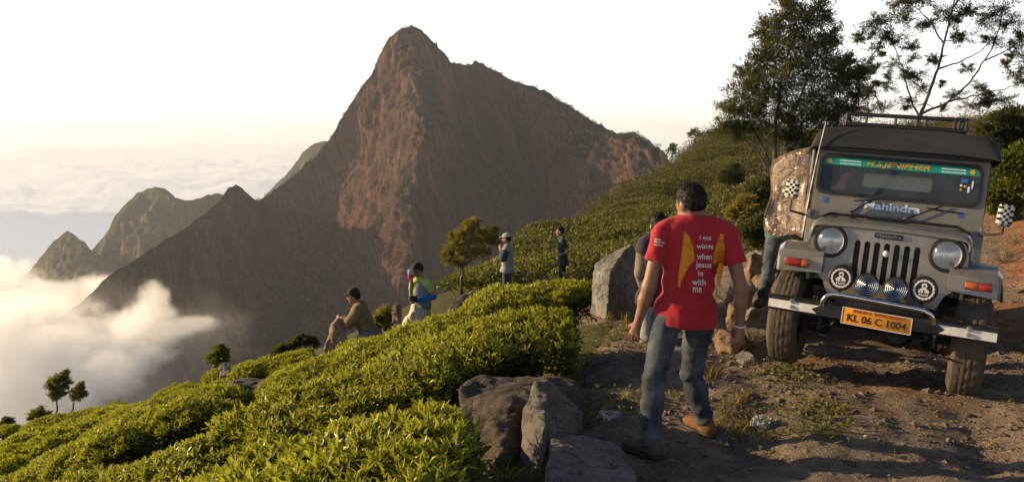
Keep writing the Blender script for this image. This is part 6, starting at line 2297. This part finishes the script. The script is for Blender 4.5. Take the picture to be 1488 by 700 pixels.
    def fhair(P, s=hs):
        q = Hc(P)
        d = ell_d(P, hc + hu * .026 * s - hf * .010 * s, np.array([.087, .105, .113]) * s, HR) + s * (.0035 * fbm(P * 16, 2, 340 + seed) + .004 * np.abs(fbm(P * np.array([60, 60, 25]), 2, 350 + seed)))
        cut = np.maximum(q[:, 1] * .75 - q[:, 2] * .66 - .018, -q[:, 2] - .075)
        side_ = np.where(np.abs(q[:, 0]) > .058, np.maximum(q[:, 1] * .9 - q[:, 2] * .3 - .012, -q[:, 2] - .012 + q[:, 1] * .55), -1)
        return np.maximum(np.maximum(d, cut * s), side_ * s)
    V, Q = sample_field(fhair, hc - .16 * s, hc + .18 * s, min(h, .0065))
    ho = link('hair', mesh_np('hair', V, Q, [MAT_HAIR]), root)
    if strands:
        rs2 = np.random.default_rng(seed)
        nn = unit(V - hc)
        kk = rs2.integers(0, len(V), strands)
        loc_ = (V[kk] - hc) @ HR.T
        kk = kk[(loc_[:, 2] > -.06 * hs)]
        flow = unit(np.cross(np.cross(nn[kk], -hu * 0.6 - hf * 0.2 + rs2.normal(size=(len(kk), 3)) * .28), nn[kk]) + nn[kk] * rs2.uniform(.0, .18, (len(kk), 1)))
        Lh = rs2.uniform(.014, .032, len(kk)) * hs
        Vs, Qs = simple_leaves(V[kk] - nn[kk] * .003, flow, Lh, Lh * .13, rs2, 0.2)
        link('hair_strands', mesh_np('hair_strands', Vs, Qs, [MAT_HAIR], smooth=False), ho)['kind'] = 'stuff'
    if cap is not None:
        def fcap(P, s=hs):
            q = Hc(P)
            d = ell_d(P, hc + hu * .034 * s - hf * .006 * s, np.array([.096, .114, .108]) * s, HR)
            d = np.maximum(d, (-q[:, 2] + .042 + .12 * np.maximum(-q[:, 1], 0)) * s)
            br = np.maximum(ell_d(P, hc + hf * .105 * s + hu * .050 * s, np.array([.082, .088, .05]) * s, HR), (np.abs(q[:, 2] - .052 + .25 * np.maximum(q[:, 1] - .09, 0)) - .007) * s)
            return np.minimum(d, br)
        V, Q = sample_field(fcap, hc - .15 * s, hc + np.array([.22, .22, .2]) * s, min(h, .008))
        link('cap', mesh_np('cap', V, Q, [cap]), root)
    return root, parts, base, dict(u=u_, r=rgt, f=fw, J=J, hr=hr, hf=hf, hu=hu)


MAT_RED = cloth_mat('red_tshirt', (0.36, 0.018, 0.026), (0.30, 0.015, 0.021), 6)
t = NT('blue_jeans')
fade_ = t.ramp(t.noise(5, 6, 0.6), 0.38, 0.68)
MAT_JEANS = t.done(t.princ(t.mix(fade_, (0.030, 0.038, 0.052), (0.105, 0.12, 0.135)), 0.9, 0, t.bump(t.math('ADD', t.noise(11, 6), t.math('MULTIPLY', t.noise(300, 2), .15)), 0.4, 0.02), 0.2))
MAT_TANSHOE = simple('tan_suede', (0.20, 0.088, 0.030), (0.14, 0.062, 0.024), 20, 0.85, bump=0.2, bscale=120)
MAT_DARK_OR_SHADED_SHOE = simple('dark_or_shaded_shoe', (0.05, 0.04, 0.025), (0.075, 0.055, 0.03), 20, 0.7)  # dark shoes of the others; also paints shade onto the walker's left shoe
MAT_DARK = cloth_mat('dark_trousers', (0.022, 0.022, 0.026), (0.04, 0.038, 0.042))
MAT_DGREEN = cloth_mat('dark_green_polo', (0.014, 0.030, 0.026), (0.022, 0.040, 0.034))
MAT_GREYJ = cloth_mat('grey_jacket', (0.20, 0.21, 0.23), (0.27, 0.27, 0.28))
MAT_NAVY = cloth_mat('navy_cloth', (0.025, 0.028, 0.050), (0.035, 0.04, 0.06))
MAT_OLIVEJ = cloth_mat('olive_jacket', (0.17, 0.125, 0.055), (0.22, 0.165, 0.08))
MAT_LIME = cloth_mat('lime_tshirt', (0.30, 0.40, 0.10), (0.24, 0.34, 0.08))
MAT_VEST = cloth_mat('grey_vest', (0.12, 0.15, 0.17), (0.20, 0.23, 0.24), 18)
MAT_CYAN = cloth_mat('blue_sleeve', (0.015, 0.14, 0.42), (0.01, 0.11, 0.34))
MAT_PALE = cloth_mat('pale_cloth', (0.58, 0.55, 0.46), (0.48, 0.46, 0.38))
MAT_PLUM = cloth_mat('plum_jacket', (0.030, 0.018, 0.034), (0.045, 0.026, 0.045))
MAT_KHAKI = cloth_mat('khaki_sleeve', (0.16, 0.125, 0.085), (0.20, 0.16, 0.11))
MAT_TEALSH = cloth_mat('teal_shirt', (0.04, 0.11, 0.11), (0.06, 0.14, 0.13))
MAT_CAPB = cloth_mat('black_cap', (0.015, 0.013, 0.012))
MAT_CAPG = cloth_mat('grey_cap', (0.34, 0.34, 0.33))
MAT_WINGS = simple('orange_print', (0.62, 0.24, 0.012), (0.50, 0.17, 0.008), 30, 0.8)
MAT_PRINT = simple('white_print', (0.62, 0.58, 0.56), None, rough=0.8)

# ---- the walker in the red shirt
D = 4.93
JR = dict(head=at(1003, 297, D), neck=at(1009, 322, D - .01), shL=at(961, 341, D - .02), shR=at(1058, 344, D + .0), elL=at(943, 417, D - .05), elR=at(1077, 420, D - .03), wrL=at(927, 468, D + .02), wrR=at(1075, 476, D - .02),
          pel=at(996, 452, D + .0), hipL=at(968, 462, D - .01), hipR=at(1017, 462, D + .03), knL=at(949, 556, D + .02), knR=at(1005, 542, D + .20), anL=at(945, 643, 4.77), anR=at(1025, 612, 5.13))
walker, wp, wbase, wf = person('man in a red T-shirt and jeans walking away, back to the camera', JR, (-0.52, 0.80, -0.36), 1.0, 0.010, 0.004, ('tshirt', MAT_RED), ('jeans', MAT_JEANS), (MAT_DARK_OR_SHADED_SHOE, MAT_TANSHOE), toes=dict(L=(-.80, .60, 0), R=(-.55, .83, 0)), palm=dict(L=(.55, .75, 0), R=(-.5, .8, 0)), sleeve=.50, hem=-.085, seed=1, loose=.006, fold_k=1.9, strands=1500)  # both shoes are tan; the left one's darker material stands in for shade
for so in walker.children:
    if so.name.startswith('shoe') and abs(so.matrix_world.translation.x) < 1e9:
        pass
# prints on the back of the shirt, laid onto the cloth
from mathutils.bvhtree import BVHTree
tsh = wp['top']
bvh = BVHTree.FromPolygons([v.co.copy() for v in tsh.data.vertices], [tuple(p.vertices) for p in tsh.data.polygons])


def on_shirt(px, py, lift=.003):
    o_ = Vector(-wbase)
    d_ = V3(nv(at(px, py, 5.0)))
    hit = bvh.ray_cast(o_, d_)
    if hit[0] is None:
        return V3(at(px, py, D - .13) - wbase)
    return hit[0] - d_ * lift


def decal(name, outline, mat, hole=None):
    pts = [Vector(p) for p in outline]
    xs_, ys_ = [p[0] for p in outline], [p[1] for p in outline]
    n0 = len(pts)
    for gx_ in np.arange(min(xs_), max(xs_), 3.0):
        for gy2 in np.arange(min(ys_), max(ys_), 4.0):
            pts.append(Vector((gx_, gy2)))
    vo, eo, fo, ov, oe, of_ = delaunay_2d_cdt(pts, [], [list(range(n0))], 1, 1e-4)
    me = bpy.data.meshes.new(name)
    me.from_pydata([tuple(on_shirt(v.x, v.y)) for v in vo], [], [tuple(f) for f in fo])
    me.materials.append(mat)
    return link(name, me, tsh)


decal('wing_print', [(994, 336), (1001, 342), (1007, 357), (1009, 371), (1009, 379), (1003, 384), (996, 396), (990, 408), (988, 419), (985, 414), (986, 398), (989, 378), (992, 358)][::-1], MAT_WINGS)
decal('wing_print', [(1047, 339), (1052, 341), (1053, 360), (1052, 385), (1049, 402), (1046, 418), (1042, 412), (1041, 395), (1036, 380), (1037, 370), (1041, 355)][::-1], MAT_WINGS)


def shirt_text(body, cx_, cy_, hpx, width, slant=0.03):
    me = text_mesh(body, 1.0, extrude=0.0, bold=0.02)
    xs_ = [v.co.x for v in me.vertices]
    if not xs_:
        return
    zs_ = [v.co.y for v in me.vertices]
    kx = width / (max(xs_) - min(xs_))
    kz = hpx / (max(zs_) - min(zs_))
    mz = (max(zs_) + min(zs_)) / 2
    for v in me.vertices:
        v.co = on_shirt(cx_ + v.co.x * kx, cy_ - (v.co.y - mz) * kz + v.co.x * kx * slant, .004)
    me.materials.clear()
    me.materials.append(MAT_PRINT)
    link('print_letters', me, tsh)


for (w_, x, y, hp, wd) in (('i got', 1025, 346.5, 9, 17), ('wings', 1024.5, 359, 9.5, 24), ('when', 1024, 372.5, 9, 22), ('jesus', 1023, 386, 10.5, 23), ('is', 1018, 397, 7.5, 8), ('with', 1016, 409.5, 9, 20), ('me', 1013, 421, 8, 13)):
    shirt_text(w_, x, y, hp, wd)
for k, (x, y, wd) in enumerate(((956, 348, 9), (958, 352, 15), (957, 356, 12))):
    shirt_text('mmmmm', x, y, 2.4, wd, .10)
# wristband and neck cord
wr = JR['wrR'] - wbase
a = nv(JR['wrR'] - JR['elR'])
e1 = nv(np.cross(a, [0, 1, 0.2]))
e2 = np.cross(a, e1)
ring_ = [wr - a * .012 + (e1 * math.cos(q) + e2 * math.sin(q)) * .034 for q in np.linspace(0, 2 * math.pi, 25)]
link('wristband', Acc().tube(ring_, .006, 6).mesh('wristband', MAT_WHITE), walker)
nk, u_ = wf['J']['neck'], wf['u']
ring_ = [nk + u_ * .045 - wf['f'] * .005 + (wf['r'] * math.cos(q) + wf['f'] * math.sin(q)) * .065 for q in np.linspace(0, 2 * math.pi, 25)]
link('neck_cord', Acc().tube(ring_, .004, 5).mesh('neck_cord', MAT_INK), walker)

# ---- the companion ahead of him
D = 7.4
z0 = 0
JP = dict(head=at(957, 328, D), neck=at(954, 347, D), shL=at(936, 357, D), shR=at(972, 359, D + .02), elL=at(931, 396, D - .03), elR=at(980, 398, D), wrL=at(938, 425, D + .15), wrR=at(972, 428, D + .15),
          pel=at(953, 432, D), hipL=at(943, 438, D), hipR=at(962, 438, D), knL=at(941, 492, D - .02), knR=at(964, 490, D + .06), anL=at(941, 545, D - .02), anR=at(966, 540, D + .05))
_, pp_, pb_, pf = person('person in a dark plum jacket with khaki sleeves walking ahead of the red-shirted man', JP, (-.1, .95, -.3), 0.95, .014, .008, ('jacket', MAT_PLUM), ('trousers', MAT_GREYJ), MAT_DARK_OR_SHADED_SHOE, sleeve=.25, collar=.02, seed=2, loose=.012, strands=900)
for sd in 'LR':
    q = pf['J']
    ac = Acc()
    V, Q = sample_field(lambda P: union([seg_d(P, q['sh' + sd], q['el' + sd], .072, .062), seg_d(P, q['el' + sd], q['wr' + sd], .06, .046)], .02) + .004 * fbm(P * 9, 2, 5), np.minimum(np.minimum(q['sh' + sd], q['el' + sd]), q['wr' + sd]) - .1, np.maximum(np.maximum(q['sh' + sd], q['el' + sd]), q['wr' + sd]) + .1, .014)
    link('sleeve', mesh_np('sleeve', V, Q, [MAT_KHAKI]), pp_['top'].parent)

# ---- man in dark green, side on
D = 20.0
JG = dict(head=at(814, 336.5, D), neck=at(817, 346, D), shL=at(818, 351.5, D - .19), shR=at(817, 351.5, D + .19), elL=at(825, 366, D - .22), elR=at(824, 366, D + .22), wrL=at(817, 369, D - .22), wrR=at(817, 371, D + .15),
          pel=at(818, 381, D), hipL=at(818, 383, D - .09), hipR=at(818, 383, D + .09), knL=at(816, 403, D - .1), knR=at(817, 403, D + .1), anL=at(817, 419, D - .1), anR=at(819, 419, D + .1))
person('man in a dark green polo and dark trousers standing side-on at the far crest', JG, (-1, .02, -.05), 1.0, .018, .010, ('polo_shirt', MAT_DGREEN), ('trousers', MAT_DARK), MAT_DARK_OR_SHADED_SHOE, sleeve=.62, hem=-.08, collar=.01, seed=3)

# ---- man with grey cap, hands raised to his face
D = 18.0
JC = dict(head=at(736, 347, D), neck=at(738, 357, D), shL=at(736, 362, D - .19), shR=at(740, 362, D + .18), elL=at(731, 376, D - .24), elR=at(732, 376, D + .18), wrL=at(728, 362, D - .10), wrR=at(728, 363, D + .08),
          pel=at(737, 394, D), hipL=at(736, 396, D - .09), hipR=at(738, 396, D + .09), knL=at(734, 420, D - .1), knR=at(737, 420, D + .1), anL=at(735, 441, D - .1), anR=at(738, 441, D + .1))
_, pc, bc, fc = person('man in a pale grey cap and grey jacket raising his hands to his face', JC, (-.95, .30, -.05), 1.0, .018, .010, ('jacket', MAT_GREYJ), ('trousers', MAT_NAVY), MAT_DARK_OR_SHADED_SHOE, cap=MAT_CAPG, sleeve=1.0, hem=-.01, collar=.02, seed=4, loose=.014)
for sd in 'LR':
    q = fc['J']
    V, Q = sample_field(lambda P: union([seg_d(P, q['sh' + sd] * .75 + q['el' + sd] * .25, q['el' + sd], .086, .076), seg_d(P, q['el' + sd], q['wr' + sd] * .7 + q['el' + sd] * .3, .076, .066)], .02) + .004 * fbm(P * 9, 2, 6), np.minimum(np.minimum(q['sh' + sd], q['el' + sd]), q['wr' + sd]) - .12, np.maximum(np.maximum(q['sh' + sd], q['el' + sd]), q['wr' + sd]) + .12, .016)
    link('sleeve', mesh_np('sleeve', V, Q, [MAT_NAVY]), pc['top'].parent)
link('camera', B().box((0, 0, 0), (.11, .05, .07), .01).lathe([(.03, .02), (.03, .06), (0, .06)], (0, 0, 0), (-1, .3, 0), 14).build('tmp', MAT_INK, None).data, None, at(724.5, 351, D))
cam_o = COL.objects[-1]
tag(cam_o, 'small dark camera held up by the man in the grey cap', 'camera')
for o in list(COL.objects):
    if o.name.startswith('tmp'):
        bpy.data.objects.remove(o)

# ---- man in lime shirt and vest
D = 13.5
JL = dict(head=at(607, 392, D), neck=at(610, 405, D), shL=at(600, 413, D + .12), shR=at(624, 413, D - .10), elL=at(598, 428, D + .05), elR=at(630, 431, D - .13), wrL=at(598, 407, D - .06), wrR=at(606, 436, D - .20),
          pel=at(612, 454, D), hipL=at(606, 457, D + .05), hipR=at(618, 457, D - .05), knL=at(604, 484, D + .06), knR=at(616, 484, D - .06), anL=at(604, 504, D + .06), anR=at(617, 504, D - .06))
# he stands turned towards the left and the camera
lroot, plm, bl, fl = person('man in a lime T-shirt, grey vest and dark cap holding things on the crest', JL, (-.80, -.45, -.35), .98, .014, .008, ('tshirt', MAT_LIME), ('trousers', MAT_PALE), MAT_DARK_OR_SHADED_SHOE, cap=MAT_CAPB, sleeve=.6, hem=-.06, seed=5, curl=1.0)
q = fl['J']
f2 = np.array([-.80, -.55, 0.0])


def fvest(P):
    TRv = np.stack([fl['r'], fl['f'], fl['u']])
    d = union([ell_d(P, q['pel'] + (q['neck'] - q['pel']) * .60, np.array([.21, .165, .24]), TRv), ell_d(P, q['pel'] + (q['neck'] - q['pel']) * .25, np.array([.20, .16, .2]), TRv)], .05) + .005 * fbm(P * 9, 3, 8)
    opn = np.abs((P - q['neck']) @ nv(np.cross(f2, [0, 0, 1]))) - .065
    fr = (P - q['neck']) @ nv(f2)
    d = np.maximum(d, np.where(fr > 0.02, -opn, -1))
    return np.maximum(np.maximum(d, (P - q['neck']) @ fl['u'] - .0), (q['pel'] - P) @ fl['u'] + .02)


V, Q = sample_field(fvest, q['pel'] - .3, q['neck'] + .3, .015)
link('vest', mesh_np('vest', V, Q, [MAT_VEST]), lroot)
V, Q = sample_field(lambda P: seg_d(P, q['elR'], q['wrR'], .058, .045) + .003 * fbm(P * 12, 2, 9), np.minimum(q['elR'], q['wrR']) - .1, np.maximum(q['elR'], q['wrR']) + .1, .012)
link('arm_sleeve', mesh_np('arm_sleeve', V, Q, [MAT_CYAN]), lroot)
V, Q = sample_field(lambda P: union([seg_d(P, q['pel'] + np.array([-.03, -.06, .06]), q['knL'] + np.array([-.10, -.05, .12]), .13, .15), seg_d(P, q['pel'] + np.array([-.02, -.05, .1]), q['knR'] + np.array([-.06, -.05, .1]), .13, .15)], .06) + .010 * np.sin((P @ np.array([1.0, .3, 0])) * 55 + 2 * fbm(P * 4, 2, 3)), q['pel'] - .65, q['pel'] + .35, .015)
link('wrapped_cloth', mesh_np('wrapped_cloth', V, Q, [MAT_PALE]), lroot)
# what he holds: a camera at the waist and a bright flask at his face
co_ = B().box((0, 0, 0), (.13, .08, .09), .015).lathe([(.034, .03), (.036, .10), (.02, .11), (0, .105)], (0, 0, 0), (-.6, -.8, 0), 16).build('camera', MAT_INK, None)
co_.location = V3(at(601, 433.5, D - .28))
tag(co_, 'black camera held at the waist of the man in lime', 'camera')
fo_ = empty('flask', at(596, 399, D - .16), 'pink and blue flask held to the face of the man in lime', 'flask')
B().lathe([(0, -.07), (.035, -.068), (.04, -.05), (.04, .01), (.036, .02)], (0, 0, 0), (0, 0, 1), 20).build('flask_body', MAT_PINK, fo_)
B().lathe([(.038, .018), (.042, .03), (.042, .07), (.03, .085), (0, .088)], (0, 0, 0), (0, 0, 1), 20).build('flask_lid', simple('sky_blue_plastic', (0.22, 0.48, 0.70), None, rough=0.4), fo_)

# ---- stooping man in hooded jacket
D = 12.55
JH = dict(head=at(514, 430, D), neck=at(523, 446, D), shL=at(520, 452, D - .18), shR=at(523, 452, D + .18), elL=at(507, 470, D - .22), elR=at(509, 469, D + .2), wrL=at(496, 463, D - .12), wrR=at(497, 463, D + .08),
          pel=at(537, 488, D + .02), hipL=at(535, 491, D - .09), hipR=at(535, 491, D + .1), knL=at(521, 516, D - .1), knR=at(523, 516, D + .1), anL=at(530, 545, D - .1), anR=at(531, 545, D + .1))
person('stooping man in a black cap and hooded olive jacket leaning on the brown rock', JH, (-1, -.02, -.18), 1.0, .014, .008, ('hooded_jacket', MAT_OLIVEJ), ('trousers', MAT_GREYJ), MAT_DARK_OR_SHADED_SHOE, cap=MAT_CAPB, sleeve=1.0, hem=-.06, hood=True, seed=6, loose=.030, curl=.9)

# ---- someone standing behind the open canvas door
D = 8.55
JD = dict(head=at(1146, 232, D), neck=at(1146, 249, D), shL=at(1164, 262, D + .05), shR=at(1136, 262, D - .02), elL=at(1170, 298, D), elR=at(1137, 300, D - .04), wrL=at(1158, 325, D - .1), wrR=at(1142, 328, D - .1),
          pel=at(1138, 338, D), hipL=at(1147, 343, D), hipR=at(1126, 343, D), knL=at(1140, 395, D - .05), knR=at(1118, 392, D - .06), anL=at(1132, 436, D + .02), anR=at(1108, 432, D - .02))
person('person in jeans standing behind the open canvas door of the vehicle', JD, (-.2, -.95, -.1), 1.0, .014, .008, ('shirt', MAT_TEALSH), ('jeans', MAT_JEANS), MAT_DARK_OR_SHADED_SHOE, sleeve=.6, seed=7, toes=dict(L=(-.3, -.95, 0), R=(-.6, -.8, 0)))

# ================================================================== SMALL THINGS
MAT_PLASTIC = simple('crumpled_plastic', (0.36, 0.36, 0.35), (0.22, 0.21, 0.20), 20, 0.4)
for k, (px, py, w, hgt, lab) in enumerate([(1110, 612, .10, .06, 'crumpled grey plastic bag lying on the track verge'), (886, 599, .10, .03, 'flat white scrap of paper on the footpath behind the rocks')]):
    c, d = ray_ground(px, py + 6)
    V, Q = sample_field(lambda P: ell_d(P, np.zeros(3), np.array([w, w * .7, hgt]), np.eye(3)) + .025 * fbm(P * 18, 3, 400 + k) + .02 * np.abs(fbm(P * 30, 2, 410 + k)), (-w, -w, -hgt), (w, w, hgt), .006)
    o = link('litter', mesh_np('litter', V, Q, [MAT_PLASTIC], smooth=False), None, c)
    tag(o, lab, 'litter')
